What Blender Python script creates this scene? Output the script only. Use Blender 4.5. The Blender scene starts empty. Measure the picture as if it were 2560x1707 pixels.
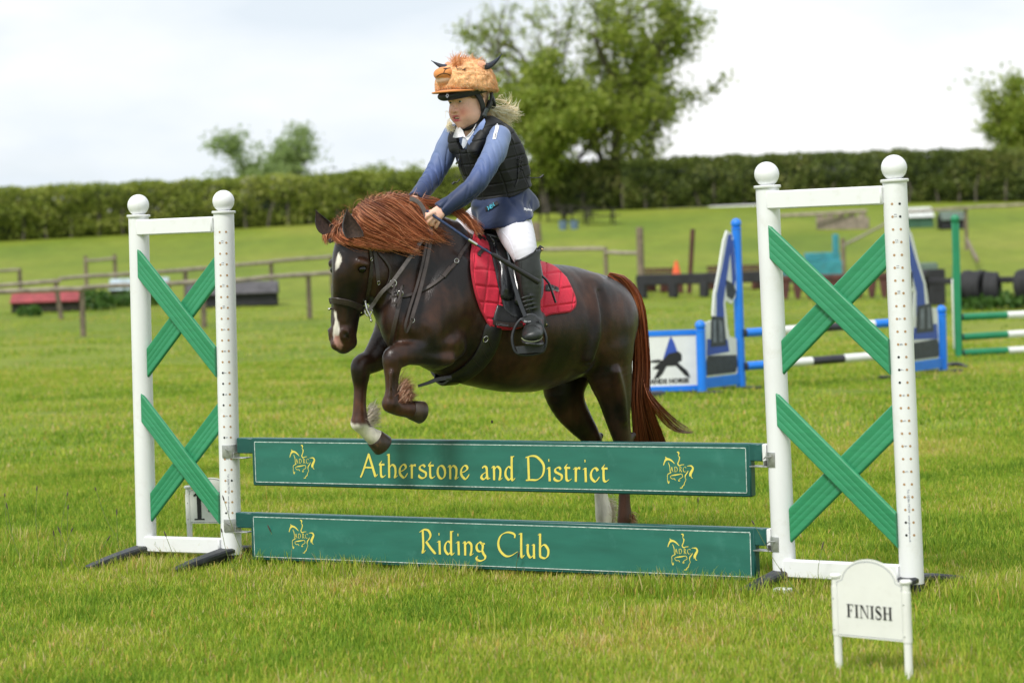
import bpy, bmesh, math, random
import numpy as np
from mathutils import Vector, Matrix
from mathutils.bvhtree import BVHTree
import mathutils.noise as mnoise

random.seed(7); rng = np.random.default_rng(7)
scene = bpy.context.scene
C = scene.collection

# ------------------------------------------------------------------ camera
HC = 1.43            # eye height of the photographer, metres
FPX = 6000.0         # focal length in pixels of the 2560 px wide photograph
HOR = 628.0          # row of the level horizon in the middle of the photograph
ROLL = math.radians(1.95)
PITCH = math.atan((853.5 - HOR) / FPX)
_f = Vector((0, math.cos(PITCH), -math.sin(PITCH)))
_r0 = Vector((1, 0, 0)); _u0 = _r0.cross(_f)
CR = math.cos(ROLL) * _r0 - math.sin(ROLL) * _u0
CU = math.sin(ROLL) * _r0 + math.cos(ROLL) * _u0
CF = _f
EYE = Vector((0, 0, HC))
cam_d = bpy.data.cameras.new("camera"); cam = bpy.data.objects.new("camera", cam_d); C.objects.link(cam)
cam_d.sensor_width = 36.0; cam_d.lens = 36.0 * FPX / 2560.0
cam_d.clip_start = 0.1; cam_d.clip_end = 3000
cam.matrix_world = Matrix(((CR.x, CU.x, -CF.x, EYE.x), (CR.y, CU.y, -CF.y, EYE.y), (CR.z, CU.z, -CF.z, EYE.z), (0, 0, 0, 1)))
cam_d.dof.use_dof = True; cam_d.dof.focus_distance = 10.75; cam_d.dof.aperture_fstop = 3.1
scene.camera = cam

# ------------------------------------------------------------------ sky and sun
SUN_EL, SUN_AZ = math.radians(52), math.radians(-34)     # bright cloud, light from the upper left, a little behind the viewer
world = bpy.data.worlds.new("World"); scene.world = world; world.use_nodes = True
wn = world.node_tree; wn.nodes.clear()
def wnode(t, **k):
    n = wn.nodes.new(t)
    for a, b in k.items(): setattr(n, a, b)
    return n
w_out = wnode('ShaderNodeOutputWorld'); w_bg = wnode('ShaderNodeBackground'); w_bg.inputs[1].default_value = 0.1
w_sky = wnode('ShaderNodeTexSky', sky_type='NISHITA'); w_sky.sun_disc = False
w_sky.sun_elevation = SUN_EL; w_sky.sun_rotation = SUN_AZ
w_tc = wnode('ShaderNodeTexCoord'); w_map = wnode('ShaderNodeMapping'); w_map.inputs['Scale'].default_value = (1, 1, 2.6)
w_map.inputs['Location'].default_value = (0.35, 0.2, 0.1)
w_n1 = wnode('ShaderNodeTexNoise'); w_n1.inputs['Scale'].default_value = 2.6; w_n1.inputs['Detail'].default_value = 7; w_n1.inputs['Roughness'].default_value = 0.5
w_n2 = wnode('ShaderNodeTexNoise'); w_n2.inputs['Scale'].default_value = 6.5; w_n2.inputs['Detail'].default_value = 5; w_n2.inputs['Roughness'].default_value = 0.5
w_r1 = wnode('ShaderNodeValToRGB'); w_r1.color_ramp.elements[0].position = 0.45; w_r1.color_ramp.elements[0].color = (6.8, 7.5, 8.15, 1)
w_r1.color_ramp.elements[1].position = 0.64; w_r1.color_ramp.elements[1].color = (9.7, 9.75, 9.8, 1)
w_r2 = wnode('ShaderNodeMapRange'); w_r2.inputs[1].default_value = 0.30; w_r2.inputs[2].default_value = 0.46; w_r2.inputs[3].default_value = 0.72; w_r2.inputs[4].default_value = 1.0
w_mix = wnode('ShaderNodeMix', data_type='RGBA')
L = wn.links.new
L(w_tc.outputs['Generated'], w_map.inputs[0]); L(w_map.outputs[0], w_n1.inputs['Vector']); L(w_map.outputs[0], w_n2.inputs['Vector'])
L(w_n1.outputs['Fac'], w_r1.inputs[0]); L(w_n2.outputs['Fac'], w_r2.inputs[0])
L(w_r2.outputs[0], w_mix.inputs[0]); L(w_sky.outputs[0], w_mix.inputs[6]); L(w_r1.outputs[0], w_mix.inputs[7])
L(w_mix.outputs[2], w_bg.inputs[0]); L(w_bg.outputs[0], w_out.inputs[0])
sun_d = bpy.data.lights.new("sun", 'SUN'); sun = bpy.data.objects.new("sun", sun_d); C.objects.link(sun)
sun_d.energy = 2.7; sun_d.angle = math.radians(14); sun_d.color = (1.0, 0.965, 0.91)
_sd = Vector((math.sin(SUN_AZ) * math.cos(SUN_EL), -abs(math.cos(SUN_AZ)) * math.cos(SUN_EL), math.sin(SUN_EL)))
w_sky.sun_rotation = math.atan2(_sd.x, _sd.y)
sun.rotation_euler = _sd.to_track_quat('Z', 'Y').to_euler()
scene.view_settings.view_transform = 'Standard'; scene.view_settings.look = 'None'
scene.view_settings.gamma = 1.0; scene.view_settings.use_curve_mapping = False
scene.view_settings.exposure = 0.25
scene.render.engine = 'CYCLES'
scene.cycles.max_bounces = 6; scene.cycles.transparent_max_bounces = 6

# ------------------------------------------------------------------ measuring helpers
def P(px, py, d):
    """point seen at photograph pixel (px, py) at d metres along the view axis"""
    px, py, d = float(px), float(py), float(d)
    return EYE + d * (CF + CR * ((px - 1280) / FPX) - CU * ((py - 853.5) / FPX))
def proj(v):
    q = Vector(v) - EYE; z = q.dot(CF)
    return 1280 + FPX * q.dot(CR) / z, 853.5 - FPX * q.dot(CU) / z, z
def gz(y):
    if y < 50: return 0.0
    t = min(y, 123.0)
    return 2.6 * ((t - 50) / 60.0) ** 1.4 - (0 if y < 123 else (y - 123) * 0.004)
def G(px, py):
    """point of the field seen at a photograph pixel"""
    lo, hi = 3.0, 400.0
    d = lo
    while d < hi:
        p = P(px, py, d)
        if p.z <= gz(p.y): break
        d += 0.5
    a, b = d - 0.5, d
    for _ in range(20):
        m = (a + b) / 2; p = P(px, py, m)
        if p.z <= gz(p.y): b = m
        else: a = m
    p = P(px, py, b); p.z = gz(p.y); return p
def V(*a): return Vector(a)
def lerp(a, b, t): return a + (b - a) * t
def smooth(a, b, x):
    t = min(1, max(0, (x - a) / (b - a))); return t * t * (3 - 2 * t)
def crom(pts, n=6):
    """Catmull-Rom through a list of equal-length tuples or Vectors"""
    a = np.array([tuple(p) for p in pts], float)
    if len(a) < 3:
        return np.array([a[0] + (a[-1] - a[0]) * t for t in np.linspace(0, 1, n + 1)])
    e = np.vstack([2 * a[0] - a[1], a, 2 * a[-1] - a[-2]]); out = []
    for i in range(1, len(e) - 2):
        p0, p1, p2, p3 = e[i - 1:i + 3]
        for t in np.arange(n) / n:
            out.append(.5 * (2 * p1 + (p2 - p0) * t + (2 * p0 - 5 * p1 + 4 * p2 - p3) * t * t + (3 * p1 - p0 - 3 * p2 + p3) * t ** 3))
    out.append(a[-1]); return np.array(out)

# ------------------------------------------------------------------ materials
def mat(name, col, rough=0.5, spec=0.5, metal=0.0, noise=None, bump=None, attr=None, sheen=0.0, coat=0.0, trans=0.0, aniso_scale=None, dirt=None, sub=0.0):
    """principled material; noise=(scale, amount): colour mottling; bump=(scale, strength, distance); dirt=(scale, amount, colour)"""
    m = bpy.data.materials.new(name); m.use_nodes = True; nt = m.node_tree; b = nt.nodes['Principled BSDF']; lk = nt.links.new
    b.inputs['Roughness'].default_value = rough; b.inputs['Specular IOR Level'].default_value = spec; b.inputs['Metallic'].default_value = metal
    if sheen: b.inputs['Sheen Weight'].default_value = sheen; b.inputs['Sheen Roughness'].default_value = 0.4
    if coat: b.inputs['Coat Weight'].default_value = coat; b.inputs['Coat Roughness'].default_value = 0.15
    if sub: b.inputs['Subsurface Weight'].default_value = sub; b.inputs['Subsurface Radius'].default_value = (0.012, 0.004, 0.002)
    tc = nt.nodes.new('ShaderNodeTexCoord'); src = None
    if attr:
        a = nt.nodes.new('ShaderNodeAttribute'); a.attribute_name = attr; src = a.outputs['Color']
    else:
        rgb = nt.nodes.new('ShaderNodeRGB'); rgb.outputs[0].default_value = (*col, 1); src = rgb.outputs[0]
    vec = tc.outputs['Object']
    if aniso_scale:
        mp = nt.nodes.new('ShaderNodeMapping'); mp.inputs['Scale'].default_value = aniso_scale; lk(vec, mp.inputs[0]); vec = mp.outputs[0]
    if noise:
        n = nt.nodes.new('ShaderNodeTexNoise'); n.inputs['Scale'].default_value = noise[0]; n.inputs['Detail'].default_value = 5; lk(vec, n.inputs['Vector'])
        r = nt.nodes.new('ShaderNodeMapRange'); r.inputs[1].default_value = 0.3; r.inputs[2].default_value = 0.7
        r.inputs[3].default_value = 1 - noise[1]; r.inputs[4].default_value = 1 + noise[1]; lk(n.outputs['Fac'], r.inputs[0])
        mx = nt.nodes.new('ShaderNodeVectorMath'); mx.operation = 'SCALE'; lk(src, mx.inputs[0]); lk(r.outputs[0], mx.inputs['Scale']); src = mx.outputs[0]
    if dirt:
        n = nt.nodes.new('ShaderNodeTexNoise'); n.inputs['Scale'].default_value = dirt[0]; n.inputs['Detail'].default_value = 8; n.inputs['Roughness'].default_value = 0.65; lk(tc.outputs['Object'], n.inputs['Vector'])
        r = nt.nodes.new('ShaderNodeMapRange'); r.inputs[1].default_value = 0.55; r.inputs[2].default_value = 0.72; r.inputs[3].default_value = 0; r.inputs[4].default_value = dirt[1]; lk(n.outputs['Fac'], r.inputs[0])
        mx = nt.nodes.new('ShaderNodeMix'); mx.data_type = 'RGBA'; lk(r.outputs[0], mx.inputs[0]); lk(src, mx.inputs[6]); mx.inputs[7].default_value = (*dirt[2], 1); src = mx.outputs[2]
    lk(src, b.inputs['Base Color'])
    if bump:
        n = nt.nodes.new('ShaderNodeTexNoise'); n.inputs['Scale'].default_value = bump[0]; n.inputs['Detail'].default_value = 4; lk(vec, n.inputs['Vector'])
        bp = nt.nodes.new('ShaderNodeBump'); bp.inputs['Strength'].default_value = bump[1]; bp.inputs['Distance'].default_value = bump[2]; lk(n.outputs['Fac'], bp.inputs['Height']); lk(bp.outputs[0], b.inputs['Normal'])
    if trans:
        tb = nt.nodes.new('ShaderNodeBsdfTranslucent'); lk(src, tb.inputs['Color']); ms = nt.nodes.new('ShaderNodeMixShader'); ms.inputs[0].default_value = trans
        lk(b.outputs[0], ms.inputs[1]); lk(tb.outputs[0], ms.inputs[2]); lk(ms.outputs[0], nt.nodes['Material Output'].inputs['Surface'])
    return m

# ------------------------------------------------------------------ mesh building
class MB:
    def __init__(s): s.v = []; s.f = []; s.m = []
    def add(s, vs, fs, mi=0):
        o = len(s.v); s.v.extend([tuple(v) for v in vs]); s.f.extend([tuple(i + o for i in f) for f in fs]); s.m.extend([mi] * len(fs)); return s
    def box(s, c, ax, h, b=0.003, mi=0):
        """bevelled box: centre, three axes, half sizes"""
        c = Vector(c); X, Y, Z = [Vector(a).normalized() for a in ax]; hx, hy, hz = h; b = min(b, hx * .45, hy * .45, hz * .45)
        vs = []; idx = {}
        for sx in (-1, 1):
            for sy in (-1, 1):
                for sz in (-1, 1):
                    for k in range(3):
                        d = [hx, hy, hz]
                        for j in range(3):
                            if j != k: d[j] -= b
                        idx[(sx, sy, sz, k)] = len(vs); vs.append(c + X * (sx * d[0]) + Y * (sy * d[1]) + Z * (sz * d[2]))
        fs = []
        for k in range(3):
            a1, a2 = [(1, 2), (2, 0), (0, 1)][k]
            for sg in (-1, 1):
                q = []
                for (p, r) in ((-1, -1), (1, -1), (1, 1), (-1, 1)):
                    t = [0, 0, 0]; t[k] = sg; t[a1] = p; t[a2] = r; q.append(idx[(*t, k)])
                fs.append(q if sg > 0 else q[::-1])
        for k in range(3):
            a1, a2 = [(1, 2), (2, 0), (0, 1)][k]
            for p in (-1, 1):
                for r in (-1, 1):
                    t0 = [0, 0, 0]; t1 = [0, 0, 0]; t0[k] = -1; t1[k] = 1; t0[a1] = t1[a1] = p; t0[a2] = t1[a2] = r
                    q = [idx[(*t0, a1)], idx[(*t1, a1)], idx[(*t1, a2)], idx[(*t0, a2)]]
                    fs.append(q if p * r < 0 else q[::-1])
        for sx in (-1, 1):
            for sy in (-1, 1):
                for sz in (-1, 1):
                    t = [idx[(sx, sy, sz, k)] for k in range(3)]; fs.append(t if sx * sy * sz > 0 else t[::-1])
        return s.add(vs, fs, mi)
    def tube(s, path, rad, n=10, mi=0, cap=True, flat=None):
        """tube along a path; rad: number or list; flat=(u axis, ratio): elliptical section"""
        pts = [Vector(tuple(p)) for p in path]; k = len(pts)
        rad = [rad] * k if not hasattr(rad, '__len__') else list(rad)
        vs = []; pu = None
        for i in range(k):
            t = (pts[min(i + 1, k - 1)] - pts[max(i - 1, 0)]).normalized()
            if flat: u = Vector(flat[0]); u = (u - t * u.dot(t)).normalized()
            else:
                if pu is None: pu = Vector((0, 0, 1)) if abs(t.z) < .9 else Vector((1, 0, 0))
                u = (pu - t * pu.dot(t)).normalized(); pu = u
            w = t.cross(u); q = flat[1] if flat else 1
            for j in range(n):
                a = 2 * math.pi * j / n; vs.append(pts[i] + (u * math.cos(a) + w * (math.sin(a) * q)) * rad[i])
        fs = [(i * n + j, i * n + (j + 1) % n, (i + 1) * n + (j + 1) % n, (i + 1) * n + j) for i in range(k - 1) for j in range(n)]
        if cap: fs += [tuple(range(n))[::-1], tuple((k - 1) * n + j for j in range(n))]
        return s.add(vs, fs, mi)
    def lathe(s, c, axis, prof, n=24, mi=0):
        """prof: list of (height along axis, radius)"""
        c = Vector(c); Z = Vector(axis).normalized(); X = (Vector((1, 0, 0)) if abs(Z.x) < .8 else Vector((0, 1, 0))); X = (X - Z * X.dot(Z)).normalized(); Y = Z.cross(X)
        vs = [c + Z * h + (X * math.cos(2 * math.pi * j / n) + Y * math.sin(2 * math.pi * j / n)) * r for h, r in prof for j in range(n)]
        k = len(prof)
        fs = [(i * n + j, i * n + (j + 1) % n, (i + 1) * n + (j + 1) % n, (i + 1) * n + j) for i in range(k - 1) for j in range(n)]
        if prof[0][1] > 1e-5: fs.append(tuple(range(n))[::-1])
        if prof[-1][1] > 1e-5: fs.append(tuple((k - 1) * n + j for j in range(n)))
        return s.add(vs, fs, mi)
    def ball(s, c, r, n=20, mi=0, sc=(1, 1, 1), ax=None):
        c = Vector(c); X, Y, Z = [Vector(a) for a in (ax or ((1, 0, 0), (0, 1, 0), (0, 0, 1)))]; m = n // 2
        vs = [c + Z * (r * sc[2])]
        for i in range(1, m):
            th = math.pi * i / m
            for j in range(n):
                a = 2 * math.pi * j / n
                vs.append(c + X * (r * sc[0] * math.sin(th) * math.cos(a)) + Y * (r * sc[1] * math.sin(th) * math.sin(a)) + Z * (r * sc[2] * math.cos(th)))
        vs.append(c - Z * (r * sc[2])); e = len(vs) - 1
        fs = [(0, 1 + j, 1 + (j + 1) % n) for j in range(n)]
        for i in range(m - 2):
            fs += [(1 + i * n + j, 1 + (i + 1) * n + j, 1 + (i + 1) * n + (j + 1) % n, 1 + i * n + (j + 1) % n) for j in range(n)]
        fs += [(e, 1 + (m - 2) * n + (j + 1) % n, 1 + (m - 2) * n + j) for j in range(n)]
        return s.add(vs, fs, mi)
    def prism(s, poly, o, X, Y, t, mi=0, bev=0.0):
        """flat outline (list of 2-D points) in the plane o + X x + Y y, thickness t along X x Y, front at +t"""
        o = Vector(o); X = Vector(X); Y = Vector(Y); N = X.cross(Y).normalized(); n = len(poly)
        area = sum(poly[i][0] * poly[(i + 1) % n][1] - poly[(i + 1) % n][0] * poly[i][1] for i in range(n))
        if area < 0: poly = poly[::-1]
        vs = [o + X * p[0] + Y * p[1] for p in poly] + [o + X * p[0] + Y * p[1] + N * t for p in poly]
        fs = [tuple(range(n))[::-1], tuple(range(n, 2 * n))] + [(i, (i + 1) % n, n + (i + 1) % n, n + i) for i in range(n)]
        return s.add(vs, fs, mi)
    def strap(s, path, nor, width, th, mi=0):
        """flat band along path: nor = list of face normals, width scalar or list"""
        pts = [Vector(tuple(p)) for p in path]; k = len(pts); W = [width] * k if not hasattr(width, '__len__') else width
        vs = []
        for i in range(k):
            t = (pts[min(i + 1, k - 1)] - pts[max(i - 1, 0)]).normalized(); n = Vector(nor[i]); n = (n - t * n.dot(t)).normalized(); b = t.cross(n)
            w = W[i] / 2; h = th / 2
            for (x, y) in ((-w, -h), (w, -h), (w, h * .3), (w * .8, h), (-w * .8, h), (-w, h * .3)): vs.append(pts[i] + b * x + n * y)
        fs = [(i * 6 + j, i * 6 + (j + 1) % 6, (i + 1) * 6 + (j + 1) % 6, (i + 1) * 6 + j) for i in range(k - 1) for j in range(6)]
        fs += [tuple(range(6))[::-1], tuple((k - 1) * 6 + j for j in range(6))]
        return s.add(vs, fs, mi)

def wloc(p):
    v = Vector((0, 0, 0))
    while p is not None: v += p.location; p = p.parent
    return v
def link(name, me, parent=None, loc=None):
    o = bpy.data.objects.new(name, me); C.objects.link(o)
    if parent is not None: o.parent = parent
    if loc is not None: o.location = loc
    return o
def rawmesh(name, vs, fs, mats, mi=None, sm=True, sharp=None):
    me = bpy.data.meshes.new(name); me.from_pydata([tuple(v) for v in vs], [], fs)
    for m in (mats if isinstance(mats, (list, tuple)) else [mats]): me.materials.append(m)
    if mi is not None and any(mi): me.polygons.foreach_set('material_index', mi)
    if sm:
        me.polygons.foreach_set('use_smooth', [True] * len(me.polygons))
        if sharp is not None:
            me.set_sharp_from_angle(angle=math.radians(sharp))
    me.update(); return me
def fixn(me):
    bm = bmesh.new(); bm.from_mesh(me); bmesh.ops.recalc_face_normals(bm, faces=bm.faces); bm.to_mesh(me); bm.free()
def part(name, mb, mats, parent=None, label=None, sm=True, sharp=40, local=False, recalc=True, kind=None, base=None):
    """one mesh object; world-space points are moved to the parent's origin"""
    o = wloc(parent) if parent is not None else Vector((0, 0, 0))
    if base is not None and parent is None: o = Vector(base)
    vs = mb.v if local else (np.array(mb.v) - np.array(o)).tolist()
    me = rawmesh(name, vs, mb.f, mats, mb.m, sm, None)
    if recalc: fixn(me)
    if sm and sharp: me.set_sharp_from_angle(angle=math.radians(sharp))
    ob = link(name, me, parent, o if (parent is None and base is not None) else None)
    if label: ob['label'] = label
    if kind: ob['kind'] = kind
    return ob
def thing(name, label, cat, loc=(0, 0, 0), group=None):
    o = bpy.data.objects.new(name, None); C.objects.link(o); o.location = loc; o['label'] = label; o['category'] = cat
    o.empty_display_size = 0.1
    if group: o['group'] = group
    return o
def tag(o, label, cat, group=None):
    o['label'] = label; o['category'] = cat
    if group: o['group'] = group
    return o
def copy_tree(o, parent=None):
    c = o.copy(); C.objects.link(c)
    if parent is not None: c.parent = parent
    for ch in [x for x in bpy.data.objects if x.parent == o]: copy_tree(ch, c)
    return c

# ------------------------------------------------------------------ lettering drawn with a broad pen (no font file)
def pen(mb, pts, o, X, Y, S, w, wm, lift, ang=30, closed=False, n=5, mi=0, off=(0, 0)):
    """pts: (x, y[, k]) in letter units; S size; w, wm: broad and thin stroke in letter units"""
    a = crom([(p[0], p[1], p[2] if len(p) > 2 else 1.0) for p in pts], n); N = Vector(X).cross(Vector(Y)).normalized()
    nb = (math.cos(math.radians(ang)), math.sin(math.radians(ang))); vs = []
    for i in range(len(a)):
        d = a[min(i + 1, len(a) - 1)][:2] - a[max(i - 1, 0)][:2]; l = math.hypot(*d) or 1; d = d / l
        hw = (abs(d[0] * nb[1] - d[1] * nb[0]) * w + wm) * .5 * a[i][2]
        for sg in (-1, 1):
            x, y = a[i][0] - d[1] * hw * sg + off[0], a[i][1] + d[0] * hw * sg + off[1]
            vs.append(Vector(o) + Vector(X) * (x * S) + Vector(Y) * (y * S) + N * lift)
    mb.add(vs, [(2 * i, 2 * i + 2, 2 * i + 3, 2 * i + 1) for i in range(len(a) - 1)], mi)
def arc(cx, cy, rx, ry, a0, a1, n=8):
    return [(cx + rx * math.cos(math.radians(a)), cy + ry * math.sin(math.radians(a))) for a in np.linspace(a0, a1, n)]
# letters: width, strokes; x-height .55, capitals 1
GL = {
 'A': (.86, [[(.0, -.02), (.12, .2), (.46, 1.0)], [(.44, .98), (.56, .62), (.72, .1), (.74, .02), (.86, .12, .6)], [(.13, .30, .7), (.26, .40), (.62, .40, .8)]]),
 'D': (.90, [[(.14, .97), (.14, .03)], [(.02, .93, .8), (.3, 1.0), (.55, .96), (.8, .72), (.85, .48), (.76, .2), (.52, .03), (.25, .02), (.0, .0, .8)]]),
 'R': (.74, [[(.16, .98), (.16, .3), (.12, .02), (.26, .14, .5)], [(.0, .88, .8), (.2, 1.0), (.42, .97), (.52, .78), (.44, .6), (.3, .5, .7)], [(.3, .5), (.5, .24), (.7, .03), (.76, .04, .4)]]),
 'C': (.92, [[(.8, .78, .7), (.82, .9, .8), (.7, .98), (.45, 1.0), (.18, .86), (.05, .55), (.12, .24), (.36, .03), (.6, .04), (.92, .22, .6)]]),
 't': (.34, [[(.16, .70, .3), (.06, .56), (.1, .5)], [(.1, .56), (.09, .2), (.11, .05), (.2, .02), (.33, .1, .5)], [(.03, .54, 1.1), (.28, .54, 1.1)]]),
 'h': (.50, [[(.0, .95, .6), (.1, .98)], [(.1, 1.0), (.09, .5), (.08, -.02)], [(.1, .4, .6), (.24, .54), (.38, .45), (.4, .2), (.36, .0), (.5, .1, .5)]]),
 'e': (.44, [[(.06, .26, .6), (.22, .32), (.34, .43), (.3, .54), (.18, .54), (.05, .38), (.05, .16), (.2, .01), (.3, .04), (.42, .2, .6)]]),
 'r': (.36, [[(.0, .48, .7), (.12, .56)], [(.12, .57), (.11, .2), (.1, -.02)], [(.12, .4, .6), (.2, .53), (.32, .53, 1.3)]]),
 's': (.40, [[(.33, .47, .9), (.25, .55), (.1, .5), (.08, .38), (.22, .3), (.36, .22), (.33, .06), (.18, .0), (.03, .06), (.03, .15, .6)]]),
 'o': (.46, [arc(.22, .27, .18, .27, 90, 270) + arc(.22, .27, .18, .27, 290, 450)]),
 'n': (.52, [[(.0, .48, .7), (.11, .56)], [(.11, .57), (.11, .2), (.1, -.02)], [(.12, .4, .6), (.26, .54), (.4, .44), (.4, .2), (.36, .0), (.5, .08, .5)]]),
 'a': (.48, [[(.12, .46, .9), (.2, .54), (.32, .48), (.33, .2), (.36, .04), (.48, .06, .5)], [(.32, .32, .6), (.12, .2), (.06, .08), (.14, .01), (.24, .04), (.33, .16, .6)]]),
 'd': (.50, [[(.48, .98, .7), (.37, .94)], [(.37, .98), (.35, .5), (.35, .0), (.5, .08, .5)], [(.36, .46, .7), (.2, .54), (.07, .38), (.06, .16), (.18, .01), (.26, .04), (.36, .16, .6)]]),
 'i': (.24, [[(.0, .48, .7), (.12, .55)], [(.12, .56), (.12, .2), (.12, -.02)], [(.09, .83, 1.5), (.13, .83, 1.5)]]),
 'c': (.44, [[(.36, .44, 1.1), (.28, .54), (.16, .52), (.05, .34), (.06, .14), (.2, .01), (.3, .05), (.42, .2, .6)]]),
 'g': (.52, [[(.44, .5, .9), (.3, .5), (.2, .55), (.06, .42), (.07, .24), (.18, .17), (.3, .22), (.34, .4), (.3, .52)], [(.3, .22), (.36, .08), (.44, -.04), (.38, -.16), (.2, -.22), (.06, -.18), (.03, -.1), (.1, -.02, .6)]]),
 'l': (.24, [[(.0, .93, .7), (.1, .98)], [(.12, 1.0), (.1, .5), (.1, .0), (.24, .1, .5)]]),
 'u': (.48, [[(.0, .48, .7), (.1, .54)], [(.09, .55), (.07, .2), (.16, .01), (.26, .04), (.36, .14, .6)], [(.26, .5, .7), (.37, .56)], [(.36, .55), (.35, .2), (.35, -.04)]]),
 'b': (.50, [[(.0, .93, .7), (.1, .98)], [(.1, 1.0), (.08, .5), (.07, .1), (.14, .02), (.3, .0), (.42, .12), (.44, .34), (.32, .52), (.2, .52), (.1, .42, .6)]]),
 ' ': (.34, []),
}
def write(mb, text, o, X, Y, height, x0, x1, w=.082, wm=.032, lift=0.0012):
    tot = sum(GL[c][0] + .075 for c in text) - .075; sx = (x1 - x0) / tot / height; x = 0; k = 0
    for ch in text:
        adv, st = GL[ch]
        for q in st:
            pen(mb, [((p[0] + x) * sx, *p[1:]) for p in q], Vector(o) + Vector(X) * x0, X, Y, height, w, wm, lift + 0.00006 * (k % 5)); k += 1
        x += adv + .075
def serif_word(mb, text, o, X, Y, h, x0, x1, lift=.0012, W=.17, T=.05):
    wd = {'F': .62, 'I': .36, 'N': .82, 'S': .56, 'H': .84, '1': .42, '4': .62}; gap = .1
    tot = sum(wd[c] + gap for c in text) - gap; sx = (x1 - x0) / tot / h; x = 0
    oo = Vector(o) + Vector(X) * x0; N = Vector(X).cross(Vector(Y)).normalized(); k = 0
    def r(xa, ya, xb, yb):
        nonlocal k; k += 1
        z = N * (lift + .00006 * (k % 7))
        q = [(xa, ya), (xb, ya), (xb, yb), (xa, yb)]; mb.add([oo + Vector(X) * ((a + x) * sx * h) + Vector(Y) * (b * h) + z for a, b in q], [(0, 1, 2, 3)])
    def d(p):
        nonlocal k; k += 1
        mb.add([oo + Vector(X) * ((a + x) * sx * h) + Vector(Y) * (b * h) + N * (lift + .00006 * (k % 7)) for a, b in p], [tuple(range(len(p)))])
    def stem(xc): r(xc - W / 2, 0, xc + W / 2, 1); r(xc - W, 0, xc + W, T); r(xc - W, 1 - T, xc + W, 1)
    for c in text:
        if c == 'I': stem(.18)
        if c == 'F': stem(.18); r(.2, 1 - T, .6, 1); d([(.54, 1), (.6, 1), (.6, .76), (.57, .76)]); r(.2, .5, .46, .5 + T); r(.43, .4, .47, .66)
        if c == 'H': stem(.18); stem(.66); r(.2, .48, .66, .48 + T)
        if c == 'N': r(.1, 0, .15, 1); r(0, 0, .26, T); r(0, 1 - T, .2, 1); r(.68, 0, .73, 1); r(.58, 1 - T, .84, 1); d([(.06, 1), (.26, 1), (.73, 0), (.66, 0)])
        if c == 'S': pen(mb, [(p[0] * sx, *p[1:]) for p in [(.48, .72, .4), (.47, .88, .6), (.3, .98, .8), (.12, .9, 1), (.1, .7, 1.2), (.28, .53, 1.5), (.46, .36, 1.3), (.47, .14, 1), (.28, .02, .8), (.08, .1, .6), (.06, .3, .4)]], oo + Vector(X) * (x * sx * h), X, Y, h, .1, .06, lift, ang=60)
        if c == '1': r(.15, 0, .29, .98); r(.05, 0, .39, T); d([(.03, .86), (.06, .82), (.15, .86), (.15, .98)])
        if c == '4': r(.34, 0, .48, .98); d([(.34, .98), (.34, .8), (.08, .34), (0, .34)]); r(0, .28, .62, .38); r(.26, 0, .56, T)
        x += wd[c] + gap
# ------------------------------------------------------------------ the show jump in front
M_white = mat('white_plastic', (.80, .81, .81), .34, noise=(3, .04), dirt=(15, .3, (.62, .60, .53)), bump=(60, .05, .002))
M_post = mat('white_post_plastic', (.80, .81, .815), .36, noise=(3, .04), dirt=(12, .35, (.60, .585, .52)), bump=(50, .06, .002))
M_slat = mat('green_slat_plastic', (.032, .255, .115), .38, noise=(9, .08), aniso_scale=(1, 1, 9), bump=(14, .12, .002))
M_black = mat('black_rubber', (.028, .03, .035), .5, noise=(12, .2), dirt=(30, .35, (.12, .12, .11)), bump=(90, .2, .002))
M_hole = mat('brown_peg_hole', (.42, .25, .12), .7)
M_holed = mat('dark_peg_hole', (.01, .012, .01), .8)
M_ink = mat('grey_ink', (.25, .27, .33), .6)
M_inkk = mat('black_ink', (.015, .015, .018), .5)
M_zinc = mat('galvanised_metal', (.42, .43, .41), .42, metal=.75, noise=(40, .25), dirt=(30, .5, (.22, .18, .12)), bump=(80, .2, .001))
M_board = mat('green_board_paint', (.024, .150, .112), .36, noise=(5, .18), dirt=(11, .55, (.055, .22, .175)), bump=(160, .06, .001), aniso_scale=(.4, 1, 3))
M_boardd = mat('dark_green_board_edge', (.010, .080, .070), .32, noise=(10, .15), dirt=(14, .3, (.05, .2, .17)))
M_line = mat('worn_white_line', (.55, .6, .57), .5, noise=(60, .5))
M_yel = mat('yellow_lettering', (.78, .66, .11), .5, noise=(30, .06))

PA, PB_, PC, PD = P(367, 1388, 11.583), P(579, 1399, 11.364), P(1963, 1458, 9.950), P(2281, 1469, 9.631)
for p in (PA, PB_, PC, PD): p.z = 0
E = (PC - PB_); E.z = 0; E.normalize()                  # along the jump, left to right
NF = Vector((E.y, -E.x, 0))                             # towards the camera
ZZ = Vector((0, 0, 1))
R = .0485; HP = 1.665

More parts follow.
